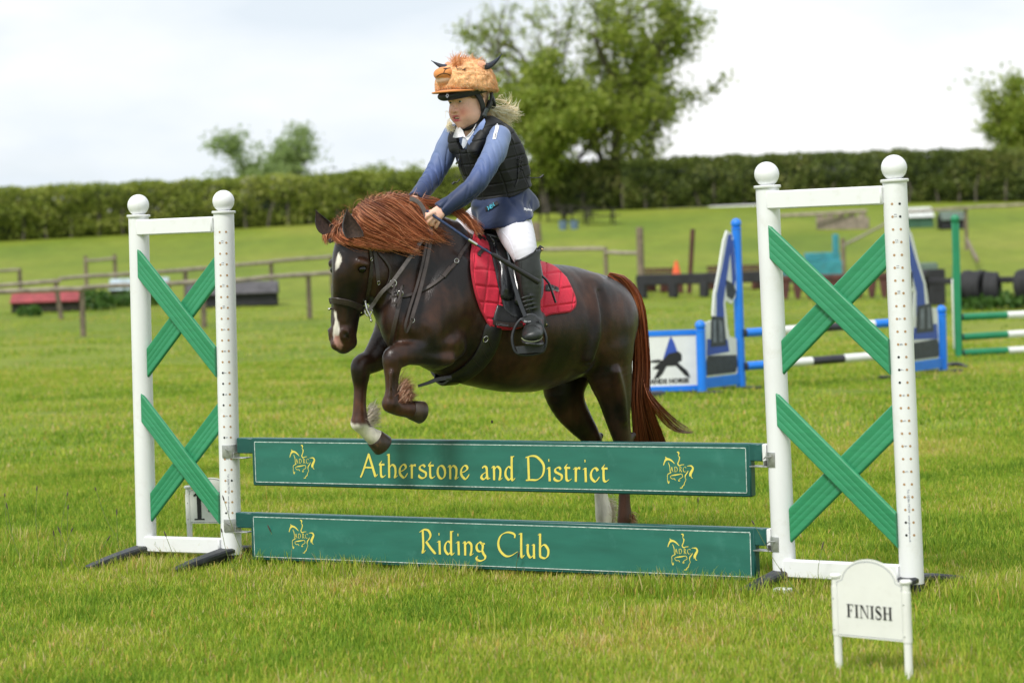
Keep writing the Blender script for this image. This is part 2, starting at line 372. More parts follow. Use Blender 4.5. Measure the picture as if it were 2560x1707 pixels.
def text_mesh(s, size, X, Y, o, name, m, parent, off=0.0, align='LEFT', shear=0.0, ext=0.0):
    cu = bpy.data.curves.new(name, 'FONT'); cu.body = s; cu.size = size; cu.offset = off; cu.align_x = align; cu.shear = shear; cu.extrude = ext; cu.resolution_u = 2
    t = bpy.data.objects.new('t', cu); C.objects.link(t); dg = bpy.context.evaluated_depsgraph_get(); me = bpy.data.meshes.new_from_object(t.evaluated_get(dg))
    bpy.data.objects.remove(t); bpy.data.curves.remove(cu); me.name = name
    X = Vector(X).normalized(); Y = Vector(Y).normalized(); N = X.cross(Y); w = wloc(parent); n = len(me.vertices); co = np.empty(n * 3); me.vertices.foreach_get('co', co); co = co.reshape(-1, 3)
    q = np.array(o)[None] - np.array(w)[None] + co[:, :1] * np.array(X) + co[:, 1:2] * np.array(Y) + co[:, 2:] * np.array(N)
    me.vertices.foreach_set('co', q.ravel()); me.materials.clear(); me.materials.append(m); me.update()
    return link(name, me, parent)

def stand(pl, pr, label, tilt, holes_from, seed):
    """wing stand: two posts on curved feet, two rails, two crossed pairs of slats"""
    rnd = random.Random(seed)
    base = (pl + pr) / 2; base.z = 0
    t = thing('jump_stand', label, 'jump stand', base)
    ex = (pr - pl).normalized(); ny = Vector((ex.y, -ex.x, 0)); W = (pr - pl).length
    up = (ZZ + ex * tilt).normalized()
    def at(p, z, dn=0.0, de=0.0): return p + up * z + ny * dn + ex * de
    for q in (pl, pr):
        mb = MB(); mb.lathe(at(q, .015), up, [(0, R), (.8, R), (HP - .028, R)], 32); pst = part('post', mb, M_post, t)
        mb = MB(); mb.lathe(at(q, HP - .0125), up, [(0, R - .002), (0.0005, R + .006), (.003, R + .008), (.010, R + .008), (.0125, R + .005), (.013, .02)], 32); part('post_cap', mb, M_white, pst)
        mb = MB(); mb.ball(at(q, HP + .046), .0515, 32, ax=(ex, ny, up)); bl = part('ball', mb, M_white, pst, sharp=0)
        # foot: two arms sweeping down to the grass, one to the front and one to the back
        mb = MB(); path = []; prof = []
        for k in range(-9, 10):
            u = k / 9; fl_ = (.40 if label.startswith('left') else .27) if u > 0 else .40; bend = .05 * math.sin(abs(u) * math.pi * .5) * (1 if u > 0 else -1)
            path.append(Vector(q) + ny * (fl_ * u) - ex * (bend * abs(u) * 1.1) + ZZ * (.055 * (1 - abs(u) ** 1.6) + .012)); prof.append(.036 * (1 - .45 * abs(u)))
        mb.strap(path, [ZZ] * 19, [.085 * (1 - .42 * abs(k / 9)) for k in range(-9, 10)], .022)
        mb.strap([p - ZZ * .022 for p in path], [ZZ] * 19, .016, .05)
        mb.lathe(at(q, -.03), up, [(0, R + .004), (.075, R + .002)], 24)
        part('foot', mb, M_black, t)
    def slat(pa, pb, za, zb, dn, th=.011):
        """leaning slat from the left post to the right post; its ends are cut upright"""
        X0 = pa; n = Vector(ny); hh = .0735; mb = MB(); L_ = (pb - pa).length; vs = []
        prof = [(-1, 0), (-.93, .8), (-.86, 1), (-.5, 1), (-.46, .93), (-.42, 1), (-.08, 1), (-.04, .93), (0, 1), (.3, 1), (.34, .93), (.38, 1), (.86, 1), (.93, .8), (1, 0), (.93, -.9), (-.93, -.9)]
        for (p, z) in ((pa, za), (pb, zb)):
            for (a, b) in prof: vs.append(at(p, z + a * hh, dn + b * th))
        k = len(prof); fs = [(i, (i + 1) % k, k + (i + 1) % k, k + i) for i in range(k)] + [tuple(range(k)), tuple(range(k, 2 * k))[::-1]]
        mb.add(vs, fs); return part('slat', mb, M_slat, t, sharp=25)
    ia = pl + ex * (R * .42); ib = pr - ex * (R * .80)
    # ends stop on the left post's cheek and against the right post
    for (zt, zb) in ((1.431, .957), (.741, .2625)):
        slat(ia, ib, zt, zb, .036)
        slat(ia + ex * R * .5, ib, zb, zt - .043, .0125)
    for zc in (1.603, .0855):
        mb = MB(); a = at(ia - ex * .006, zc, .030); b = at(ib, zc, .030); mb.box((a + b) / 2, (ex, ny, up), ((b - a).length / 2, .018, .0375), .006); part('rail', mb, M_white, t)
    # peg holes up the outer face of the right post, and up the inner one of the left
    mh = MB(); mk = MB(); mi_ = MB()
    for side, q in ((1, pr), (0, pl)):
        for col, ang in (((0, 8), (1, 44)) if side else ((0, -62), (1, -97))):
            for k in range(27):
                z = .245 + k * .0508
                a = math.radians(ang); dr = (ny * math.cos(a) + ex * math.sin(a)); tw = ex * math.cos(a) - ny * math.sin(a)
                dk = (k in holes_from and col == 0) or (rnd.random() < .06)
                rr = .0052; c = at(q, z) + dr * (R + .0006)
                ring = [c + (tw * math.cos(2 * math.pi * j / 10) + up * math.sin(2 * math.pi * j / 10)) * rr for j in range(10)]
                (mk if dk else mh).add(ring, [tuple(range(10))])
    o = part('peg_hole', mh, M_hole, t, kind='stuff', sm=False, recalc=False)
    o = part('peg_hole', mk, M_holed, t, kind='stuff', sm=False, recalc=False)
    # printed scale beside the holes and the maker's line down the post
    a = math.radians(24); dr = (ny * math.cos(a) + ex * math.sin(a)); tw = ex * math.cos(a) - ny * math.sin(a)
    for k in range(1, 27, 2):
        z = .245 + k * .0508
        text_mesh(str(1 + k // 2), .016, up, -tw, at(pr, z - .004) + dr * (R + .0008) + tw * .004, 'number', M_ink, t)
    text_mesh('Tel: 01386 793339', .0125, -up, tw, at(pr, .43) + dr * (R + .0008) - tw * .003, 'lettering', M_ink, t)
    text_mesh('www.showjumps.co.uk', .0115, -up, tw, at(pr, .325) + dr * (R + .0008) - tw * .003, 'lettering', M_ink, t)
    # cups that carry the boards, on the side of the post that faces the jump
    q = pr if label.startswith('left') else pl; sg = 1 if label.startswith('left') else -1
    for zt in (.535, .185):
        mb = MB()
        ring = []
        for k in range(9):
            a = math.radians(lerp(-5, 77, k / 8)) * sg; ring.append((math.cos(a) * (R + .003), math.sin(a) * (R + .003), a))
        pth = [at(q, zt) + ny * r[0] + ex * r[1] for r in ring]; nr = [ny * math.cos(r[2]) + ex * math.sin(r[2]) for r in ring]
        mb.strap(pth, nr, .060, .0035)
        mb.box(at(q, zt - .031) + ex * (sg * (R + .030)) + ny * .018, (ex, ny, up), (.042, .026, .0022), .001)
        mb.box(at(q, zt - .020) + ex * (sg * (R + .004)) + ny * .018, (ex, ny, up), (.002, .026, .014), .001)
        mb.tube([at(q, zt + .012) + ny * (R - .01), at(q, zt + .012) + ny * (R + .02) + ex * sg * .03, at(q, zt + .004) + ny * (R + .014) + ex * sg * .04], .003, 8)
        part('cup', mb, M_zinc, t)
    return t
stand(PA, PB_, 'left white jump stand with two green crosses, beside the number sign', +.0185, (0, 10, 11, 12, 13), 3)
stand(PC, PD, 'right white jump stand with two green crosses, behind the finish sign', -.017, (0, 1, 13, 12, 14), 4)

# ---- boards
def board_x(px, z):
    """distance along the board line from the left post for a photograph column"""
    lo, hi = -1.0, 4.0
    for _ in range(40):
        m = (lo + hi) / 2; q = PB_ + E * m + NF * .024 + ZZ * z
        if proj(q)[0] < px: lo = m
        else: hi = m
    return (lo + hi) / 2
EMB = [ # the club's horse-and-rider outline, (x, y, width) measured on the board, 13.06 units to a photograph pixel
 [(310, 570, 20), (325, 520, 30), (360, 430, 45), (400, 385, 75), (450, 375, 62), (520, 400, 52), (580, 450, 38), (640, 518, 14)],
 [(372, 300, 10), (385, 325, 26), (405, 360, 60)],
 [(450, 475, 12), (480, 560, 24), (495, 650, 18), (490, 740, 14), (520, 780, 26), (425, 845, 20), (418, 950, 16), (415, 1030, 16), (440, 1100, 36), (452, 1118, 12)],
 [(440, 1035, 12), (465, 1060, 18), (445, 1105, 30)],
 [(710, 165, 14), (750, 165, 46), (768, 200, 40), (752, 270, 16), (785, 320, 36), (765, 420, 30), (730, 510, 36), (770, 570, 34), (830, 545, 22), (910, 535, 16)],
 [(648, 1012, 22), (610, 965, 18), (575, 975, 16), (530, 960, 18), (505, 920, 16), (525, 880, 16), (640, 855, 40), (700, 845, 36), (820, 820, 16), (845, 850, 18), (855, 910, 16), (780, 960, 16), (745, 1005, 18), (740, 1035, 30), (785, 1022, 14)],
 [(1020, 715, 10), (1000, 770, 26), (940, 860, 34), (930, 940, 18), (950, 1000, 14), (910, 1080, 16), (885, 1160, 26), (840, 1190, 20), (835, 1235, 24), (770, 1245, 22)],
 [(1000, 580, 12), (1060, 570, 26), (1130, 580, 50), (1160, 650, 60), (1120, 740, 78), (1080, 820, 74), (1060, 890, 14)],
 [(1110, 800, 40), (1100, 880, 30), (1120, 930, 20), (1150, 938, 12)],
]
def emblem(mb, o, s, lift):
    """s: metres per photograph unit along the board; the vertical unit is 1/(13.06*px per m)"""
    for k, st in enumerate(EMB):
        a = crom([((x - 745) * s[0], -(y - 700) * s[1], w) for x, y, w in st], 5); vs = []
        for i in range(len(a)):
            d = a[min(i + 1, len(a) - 1)][:2] - a[max(i - 1, 0)][:2]; d = d / (math.hypot(*d) or 1); hw = a[i][2] * s[1] * .5
            for sg in (-1, 1): vs.append(o + E * (a[i][0] - d[1] * hw * sg) + ZZ * (a[i][1] + d[0] * hw * sg) + NF * (lift + .00007 * k))
        mb.add(vs, [(2 * i, 2 * i + 2, 2 * i + 3, 2 * i + 1) for i in range(len(a) - 1)])
def board(zb, zt, xl, xr, lug_l, lug_r, label, words, w0, w1, zbase, hcap, emb, tilt=0.0, worn=False):
    base = PB_ + E * ((xl + xr) / 2) + ZZ * zb; t = thing('jump_board', label, 'jump board', base)
    TH = .024; cz = (zb + zt) / 2; hz = (zt - zb) / 2; cx = (xl + xr) / 2; hx = (xr - xl) / 2
    ed = (E + ZZ * tilt).normalized(); uz = NF.cross(ed) * -1
    if uz.z < 0: uz = -uz
    mb = MB(); c = PB_ + E * cx + ZZ * cz
    mb.box(c, (ed, NF, uz), (hx, TH, hz), .006); part('board_body', mb, M_boardd, t)
    mb = MB(); mb.box(c + NF * TH, (ed, NF, uz), (hx - .016, .002, hz - .014), .0015); face = part('face_panel', mb, M_board, t)
    ml = MB(); fx, fz = hx - .020, hz - .018
    for sg in (-1, 1):
        ml.box(c + NF * (TH + .0022) + uz * (fz * sg), (ed, NF, uz), (fx, .0005, .0015), .0002)
        ml.box(c + NF * (TH + .0022) + ed * (fx * sg), (ed, NF, uz), (.0015, .0005, fz - .0018), .0002)
    part('border_line', ml, M_line, face)
    for a, b in (lug_l, lug_r):
        mb = MB(); x = (a + b) / 2; mb.box(PB_ + E * x + ZZ * (zt - .037 + (x - cx) * tilt), (ed, NF, uz), (abs(b - a) / 2, .022, .036), .004); part('end_lug', mb, M_boardd, t)
    a = lug_r[1]; mb = MB(); mb.box(PB_ + E * (a + .008) + ZZ * (zt - .037 + (a - cx) * tilt), (ed, NF, uz), (.009, .0215, .0355), .003); part('end_cap', mb, M_white, t)
    lf = TH + .0026
    o = PB_ + ZZ * zbase + NF * lf
    mb = MB(); write(mb, words, o - Vector((0, 0, cx * tilt)), ed, uz, hcap, w0, w1); part('lettering', mb, M_yel, face, sm=False, recalc=False)
    for (ex_, ez_) in emb:
        s = 1 / 13.06 / 548
        mb = MB(); oo = PB_ + E * ex_ + ZZ * (ez_ + (ex_ - cx) * tilt) ; emblem(mb, oo, (s * 1.16, s), lf)
        # initials inside the outline
        oi = oo + E * ((505 - 745) * s * 1.16) - ZZ * ((760 - 700) * s) + NF * lf
        hh = 150 * s
        for ch, xx in (('A', 0), ('D', 118), ('R', 262), ('C', 370)):
            adv, sts = GL[ch]
            for k, st in enumerate(sts): pen(mb, [(p[0] * .80, *p[1:]) for p in st], oi + E * (xx * s * 1.16), E, ZZ, hh, .075, .045, .0004 + .00007 * k)
        part('emblem', mb, M_yel, face, sm=False, recalc=False)
    return t
uL, uR = board_x(630, .48), board_x(1877, .48)
lL, lR = board_x(591, .55), board_x(1905, .55)
board(.375, .598, uL, uR, (lL, uL + .01), (uR - .01, lR), 'upper green board reading Atherstone and District, above the lower board', 'Atherstone and District',
      board_x(902, .45), board_x(1524, .45), .427, .107, ((board_x(757, .49), .492), (board_x(1697, .49), .484)))
uL2, uR2 = board_x(627, .14), board_x(1888, .14); lL2, lR2 = board_x(588, .2), board_x(1916, .2)
board(.024, .246, uL2, uR2, (lL2, uL2 + .01), (uR2 - .01, lR2), 'lower green board reading Riding Club, resting near the grass', 'Riding Club',
      board_x(1051, .12), board_x(1375, .12), .088, .107, ((board_x(755, .14), .144), (board_x(1708, .14), .137)))

# ---- finish sign and number sign
def sign(pl, pr, H, z0, z1, label, words, hw, xw, zw, border=True, tilt=0.0):
    base = (pl + pr) / 2; base.z = 0; t = thing('course_sign', label, 'sign', base); ex = (pr - pl).normalized(); ny = Vector((ex.y, -ex.x, 0)); W = (pr - pl).length
    up = (ZZ + ex * tilt).normalized(); ex = ny.cross(up) * -1
    if ex.dot(pr - pl) < 0: ex = -ex
    M_cream = bpy.data.materials.get('cream_sign') or mat('cream_sign', (.78, .78, .74), .4, noise=(8, .04), dirt=(20, .15, (.5, .48, .38)))
    for q in (pl, pr):
        mb = MB(); mb.lathe(q, up, [(-.02, .0135), (H - .01, .0135)], 16); mb.lathe(q + up * z0, up, [(0, .0155), (z1 - z0 - .02, .0155)], 16); part('leg', mb, M_cream, t)
        mb = MB(); mb.lathe(q + up * (H - .012), up, [(0, .016), (.002, .02), (.008, .02), (.012, .014)], 16); part('leg_cap', mb, M_cream, t)
        for z in (z0 + .02, z1 - .06):
            mb = MB(); mb.ball(q + up * z + ny * .0155, .0035, 8, sc=(1, .4, 1)); part('screw', mb, M_zinc, t)
    hwid = W / 2 - .004; c = base
    outl = [(-hwid, z0), (hwid, z0), (hwid, z1)]; ax_ = hwid * .83; ah = .078 if border else .062
    outl += [(ax_ * math.cos(a), z1 + ah * math.sin(a)) for a in np.linspace(.12, math.pi - .12, 22)] + [(-hwid, z1)]
    mb = MB(); mb.prism(outl, c + ny * .004, ex, up, .005); 
    pan = part('sign_panel', mb, M_cream, t)
    cm = sum(p[0] for p in outl) / len(outl); cz = (z0 + z1 + .03) / 2
    ring = [((x) * .955, cz + (z - cz) * .955) for x, z in outl]; ring2 = [((x) * .94, cz + (z - cz) * .94) for x, z in outl]; n = len(ring)
    mb = MB(); mb.add([c + ny * .0096 + ex * x + up * z for x, z in ring] + [c + ny * .0096 + ex * x + up * z for x, z in ring2], [(i, (i + 1) % n, n + (i + 1) % n, n + i) for i in range(n)])
    part('border_line', mb, M_ink if border else M_inkk, pan, sm=False, recalc=False)
    mb = MB(); serif_word(mb, words, c + ny * .0098 + up * zw, ex, up, hw, xw[0], xw[1]); part('lettering', mb, M_inkk, pan, sm=False, recalc=False)
    return t
FL, FR = P(2097, 1655, 8.0), P(2273, 1694, 7.8); FL.z = FR.z = 0
sign(FL, FR, .322, .118, .302, 'white arched sign reading FINISH, in front of the right jump stand', 'FINISH', .043, (-.093, .092), .185, tilt=-.012)
NL = P(477, 1400, 11.66); NL.z = 0; NR = P(596, 1404, 11.6); NR.z = 0
sign(NL, NR, .348, .165, .325, 'white arched sign with the number 14, behind the left jump stand', '14', .138, (-.098, .076), .182, border=False)
# ---- small tub with a bolt in the grass
q = G(489, 1417); t = thing('metal_tub', 'small round grey tub with an upright bolt in the grass under the left stand', 'tub', q)
mb = MB(); mb.lathe(q, ZZ, [(0, .036), (.028, .05), (.03, .047), (.006, .034), (.005, .001)], 24); part('tub_wall', mb, M_zinc, t)
mb = MB(); mb.lathe(q + V(.004, 0, .004), ZZ, [(0, .004), (.042, .004)], 8); part('bolt', mb, M_zinc, t)
# white block under the right stand
q = G(1958, 1486); mb = MB(); mb.box(q + ZZ * .012, (E, NF, ZZ), (.036, .02, .016), .004); tag(part('packing_block', mb, M_white, base=q), 'white plastic block in the grass under the left post of the right stand', 'block')
# ------------------------------------------------------------------ ground and grass
def ground_material():
    m = bpy.data.materials.new('field_turf'); m.use_nodes = True; nt = m.node_tree; b = nt.nodes['Principled BSDF']; lk = nt.links.new
    b.inputs['Roughness'].default_value = .8; b.inputs['Specular IOR Level'].default_value = .15
    geo = nt.nodes.new('ShaderNodeNewGeometry')
    def nz(scale, det, sc=(1, 1, 1)):
        mp = nt.nodes.new('ShaderNodeMapping'); mp.inputs['Scale'].default_value = sc; lk(geo.outputs['Position'], mp.inputs[0])
        n = nt.nodes.new('ShaderNodeTexNoise'); n.inputs['Scale'].default_value = scale; n.inputs['Detail'].default_value = det; lk(mp.outputs[0], n.inputs['Vector']); return n.outputs['Fac']
    def ramp(src, els):
        r = nt.nodes.new('ShaderNodeValToRGB'); e = r.color_ramp.elements
        e[0].position, e[0].color = els[0][0], (*els[0][1], 1); e[1].position, e[1].color = els[-1][0], (*els[-1][1], 1)
        for p, c in els[1:-1]: x = e.new(p); x.color = (*c, 1)
        lk(src, r.inputs[0]); return r.outputs[0]
    big = ramp(nz(.16, 4, (1, .55, 1)), [(.30, GR[0]), (.5, GR[1]), (.68, GR[2])])
    mid = nz(1.7, 5, (1, .6, 1)); fine = nz(14, 4)
    def mul(c, f, lo, hi):
        r = nt.nodes.new('ShaderNodeMapRange'); r.inputs[1].default_value = .3; r.inputs[2].default_value = .7; r.inputs[3].default_value = lo; r.inputs[4].default_value = hi; lk(f, r.inputs[0])
        v = nt.nodes.new('ShaderNodeVectorMath'); v.operation = 'SCALE'; lk(c, v.inputs[0]); lk(r.outputs[0], v.inputs['Scale']); return v.outputs[0]
    c = mul(mul(big, mid, .84, 1.16), fine, .8, 1.2); lk(c, b.inputs['Base Color'])
    bp = nt.nodes.new('ShaderNodeBump'); bp.inputs['Strength'].default_value = .6; bp.inputs['Distance'].default_value = .04; lk(fine, bp.inputs['Height']); lk(bp.outputs[0], b.inputs['Normal'])
    return m
GR = ((.115, .172, .016), (.165, .212, .020), (.21, .235, .032))
ys = list(np.arange(2, 50, 4)) + list(np.arange(50, 130, 3)) + [140, 170, 220, 300, 420, 600, 900, 1400]
ys = [-60, -20, 0] + ys; xs = [-900, -400, -200, -120] + list(np.arange(-80, 81, 8)) + [120, 200, 400, 900]
gv = [(x, y, gz(y) + (0 if y < 52 else .12 * mnoise.noise(V(x * .03, y * .05, 0)) * min(1, (y - 52) / 20))) for y in ys for x in xs]; nx = len(xs)
gf = [(j * nx + i, j * nx + i + 1, (j + 1) * nx + i + 1, (j + 1) * nx + i) for j in range(len(ys) - 1) for i in range(nx - 1)]
gm = rawmesh('ground', gv, gf, ground_material()); go = link('ground', gm); go['kind'] = 'structure'; go['label'] = 'rising green paddock of short turf'

def blade_material():
    m = bpy.data.materials.new('grass_blades'); m.use_nodes = True; nt = m.node_tree; b = nt.nodes['Principled BSDF']; lk = nt.links.new
    b.inputs['Roughness'].default_value = .55; b.inputs['Specular IOR Level'].default_value = .12
    geo = nt.nodes.new('ShaderNodeNewGeometry'); at = nt.nodes.new('ShaderNodeAttribute'); at.attribute_name = 'rnd'
    n = nt.nodes.new('ShaderNodeTexNoise'); n.inputs['Scale'].default_value = .9; n.inputs['Detail'].default_value = 5; n.inputs['Roughness'].default_value = .65; lk(geo.outputs['Position'], n.inputs['Vector'])
    ad = nt.nodes.new('ShaderNodeMath'); ad.operation = 'MULTIPLY_ADD'; lk(n.outputs['Fac'], ad.inputs[0]); ad.inputs[1].default_value = 1.5; ad.inputs[2].default_value = -.75
    n2 = nt.nodes.new('ShaderNodeTexNoise'); n2.inputs['Scale'].default_value = .17; n2.inputs['Detail'].default_value = 3; lk(geo.outputs['Position'], n2.inputs['Vector'])
    a3 = nt.nodes.new('ShaderNodeMath'); a3.operation = 'MULTIPLY_ADD'; lk(n2.outputs['Fac'], a3.inputs[0]); a3.inputs[1].default_value = 1.1; a3.inputs[2].default_value = -.52; a4 = nt.nodes.new('ShaderNodeMath'); a4.operation = 'ADD'; lk(ad.outputs[0], a4.inputs[0]); lk(a3.outputs[0], a4.inputs[1])
    a2 = nt.nodes.new('ShaderNodeMath'); a2.operation = 'ADD'; lk(at.outputs['Fac'], a2.inputs[0]); lk(a4.outputs[0], a2.inputs[1])
    r = nt.nodes.new('ShaderNodeValToRGB'); e = r.color_ramp.elements; e[0].position = 0; e[0].color = (.09, .18, .018, 1); e[1].position = 1; e[1].color = (.62, .50, .24, 1)
    for p, c in ((.25, (.185, .32, .028)), (.5, (.29, .415, .038)), (.72, (.44, .49, .055)), (.86, (.56, .52, .13)), (.94, (.60, .36, .09))):
        x = e.new(p); x.color = (*c, 1)
    lk(a2.outputs[0], r.inputs[0]); lk(r.outputs[0], b.inputs['Base Color'])
    tb = nt.nodes.new('ShaderNodeBsdfTranslucent'); lk(r.outputs[0], tb.inputs['Color']); ms = nt.nodes.new('ShaderNodeMixShader'); ms.inputs[0].default_value = .42
    lk(b.outputs[0], ms.inputs[1]); lk(tb.outputs[0], ms.inputs[2]); lk(ms.outputs[0], nt.nodes['Material Output'].inputs['Surface']); return m
M_blade = blade_material()
def blades(n, rad, h0, h1, w, seed, lean=.6):
    """a round tuft patch of n curved blades: arrays of points and faces"""
    r = np.random.default_rng(seed); rr = rad * np.sqrt(r.random(n)); th = r.random(n) * 2 * np.pi
    bx, by = rr * np.cos(th), rr * np.sin(th); hd = r.random(n) * 2 * np.pi; H = h0 + (h1 - h0) * r.random(n) ** 2.0; W = w * (.6 + .8 * r.random(n)); ln = lean * (.15 + r.random(n))
    ts = np.array([0, .38, .74, 1.0]); vs = []
    for t, wf in zip(ts, (1, .85, .5, .0)):
        cx = bx + np.cos(hd) * H * ln * t ** 1.9; cy = by + np.sin(hd) * H * ln * t ** 1.9; cz = H * t * (1 - .22 * ln * t)
        px, py = -np.sin(hd) * W * wf / 2, np.cos(hd) * W * wf / 2
        if wf: vs.append(np.stack([cx - px, cy - py, cz], 1)); vs.append(np.stack([cx + px, cy + py, cz], 1))
        else: vs.append(np.stack([cx, cy, cz], 1))
    v = np.stack(vs, 1).reshape(-1, 3); base = np.arange(n) * 7
    q = np.stack([np.stack([base, base + 1, base + 3, base + 2], 1), np.stack([base + 2, base + 3, base + 5, base + 4], 1)], 1).reshape(-1, 4)
    t = np.stack([base + 4, base + 5, base + 6], 1); rn = r.random(n)
    rn = np.where(r.random(n) < .15, .78 + .25 * r.random(n), .18 + .52 * rn)
    return v, q, t, np.repeat(rn, 7)
def npmesh(name, v, quads, tris, m, attr=None, smooth_=True, aname='rnd'):
    me = bpy.data.meshes.new(name); nq, nt_ = len(quads), len(tris)
    me.vertices.add(len(v)); me.vertices.foreach_set('co', np.asarray(v, np.float32).ravel())
    li = np.concatenate([np.asarray(quads).ravel(), np.asarray(tris).ravel()]).astype(np.int32); me.loops.add(len(li)); me.loops.foreach_set('vertex_index', li)
    me.polygons.add(nq + nt_); st = np.concatenate([np.arange(nq) * 4, nq * 4 + np.arange(nt_) * 3]).astype(np.int32); me.polygons.foreach_set('loop_start', st)
    me.polygons.foreach_set('use_smooth', np.full(nq + nt_, smooth_)); me.update(calc_edges=True)
    if attr is not None:
        a = me.attributes.new(aname, 'FLOAT', 'POINT'); a.data.foreach_set('value', np.asarray(attr, np.float32))
    me.materials.append(m); return me
def scatter(name, v, quads, tris, rn, pts, rots, scs, m, label):
    """one object: the tuft patch of its own mesh is repeated on the loose points stored in the same mesh"""
    k = len(v); allv = np.vstack([v, pts]); me = npmesh(name, allv, quads, tris, m, np.concatenate([rn, np.zeros(len(pts))]))
    a = me.attributes.new('is_pt', 'BOOLEAN', 'POINT'); a.data.foreach_set('value', np.arange(len(allv)) >= k)
    a = me.attributes.new('rot', 'FLOAT', 'POINT'); a.data.foreach_set('value', np.concatenate([np.zeros(k), rots]).astype(np.float32))
    a = me.attributes.new('scl', 'FLOAT', 'POINT'); a.data.foreach_set('value', np.concatenate([np.ones(k), scs]).astype(np.float32))
    o = link(name, me); o['kind'] = 'stuff'; o['label'] = label
    ng = bpy.data.node_groups.new(name + '_nodes', 'GeometryNodeTree'); ng.interface.new_socket('Geometry', in_out='INPUT', socket_type='NodeSocketGeometry'); ng.interface.new_socket('Geometry', in_out='OUTPUT', socket_type='NodeSocketGeometry')
    N = ng.nodes.new; gi, gout = N('NodeGroupInput'), N('NodeGroupOutput'); na = N('GeometryNodeInputNamedAttribute'); na.data_type = 'BOOLEAN'; na.inputs[0].default_value = 'is_pt'
    se = N('GeometryNodeSeparateGeometry'); se.domain = 'POINT'; io = N('GeometryNodeInstanceOnPoints')
    nr = N('GeometryNodeInputNamedAttribute'); nr.data_type = 'FLOAT'; nr.inputs[0].default_value = 'rot'; ns = N('GeometryNodeInputNamedAttribute'); ns.data_type = 'FLOAT'; ns.inputs[0].default_value = 'scl'
    cx = N('ShaderNodeCombineXYZ'); lk = ng.links.new
    def outp(n): return [s for s in n.outputs if s.enabled and s.name == 'Attribute'][0]
    lk(gi.outputs[0], se.inputs['Geometry']); lk(outp(na), se.inputs['Selection']); lk(se.outputs[0], io.inputs['Points']); lk(se.outputs[1], io.inputs['Instance'])
    lk(outp(nr), cx.inputs[2]); lk(cx.outputs[0], io.inputs['Rotation']); lk(outp(ns), io.inputs['Scale']); lk(io.outputs[0], gout.inputs[0])
    md = o.modifiers.new('repeat', 'NODES'); md.node_group = ng; return o
def frustum_pts(y0, y1, step, seed, jit=.5, margin=1.12):
    r = np.random.default_rng(seed); out = []; y = y0
    while y < y1:
        w = y * .2134 * margin + .4
        x = -w
        while x < w:
            out.append((x + r.uniform(-jit, jit) * step, y + r.uniform(-jit, jit) * step)); x += step
        y += step
    return np.array(out)
def place(name, n, rad, h0, h1, w, y0, y1, step, seed, label, lean=.7, smin=.8, smax=1.25, keep=None):
    v, q, t, rn = blades(n, rad, h0, h1, w, seed, lean); p = frustum_pts(y0, y1, step, seed + 1); r = np.random.default_rng(seed + 2)
    if keep is not None: p = p[np.array([keep(a, b) for a, b in p])]
    z = np.array([gz(b) for b in p[:, 1]]) - .002
    return scatter(name, v, q, t, rn, np.column_stack([p, z]), r.random(len(p)) * 6.283, r.uniform(smin, smax, len(p)), M_blade, label)
place('grass', 2500, .44, .014, .048, .0038, 5.6, 17, .42, 11, 'short mown grass around and in front of the jump')
place('grass', 1000, .8, .016, .055, .009, 17, 34, 1.0, 21, 'short mown grass in the middle of the field')
place('grass', 260, .16, .035, .085, .004, 6.0, 16, .62, 31, 'longer tufts of grass around the jump', lean=.55, keep=lambda x, y: mnoise.noise(V(x * 1.1, y * 1.1, 3)) > .02)
place('grass', 700, .20, .04, .105, .004, 8.6, 12.4, .34, 41, 'tufts of uncut grass along the foot of the jump', keep=lambda x, y: abs((V(x, y, 0) - PB_).dot(NF)) < .42 and random.random() < .62)

place('grass', 420, 1.4, .02, .07, .018, 34, 62, 2.4, 51, 'short grass of the far half of the field')
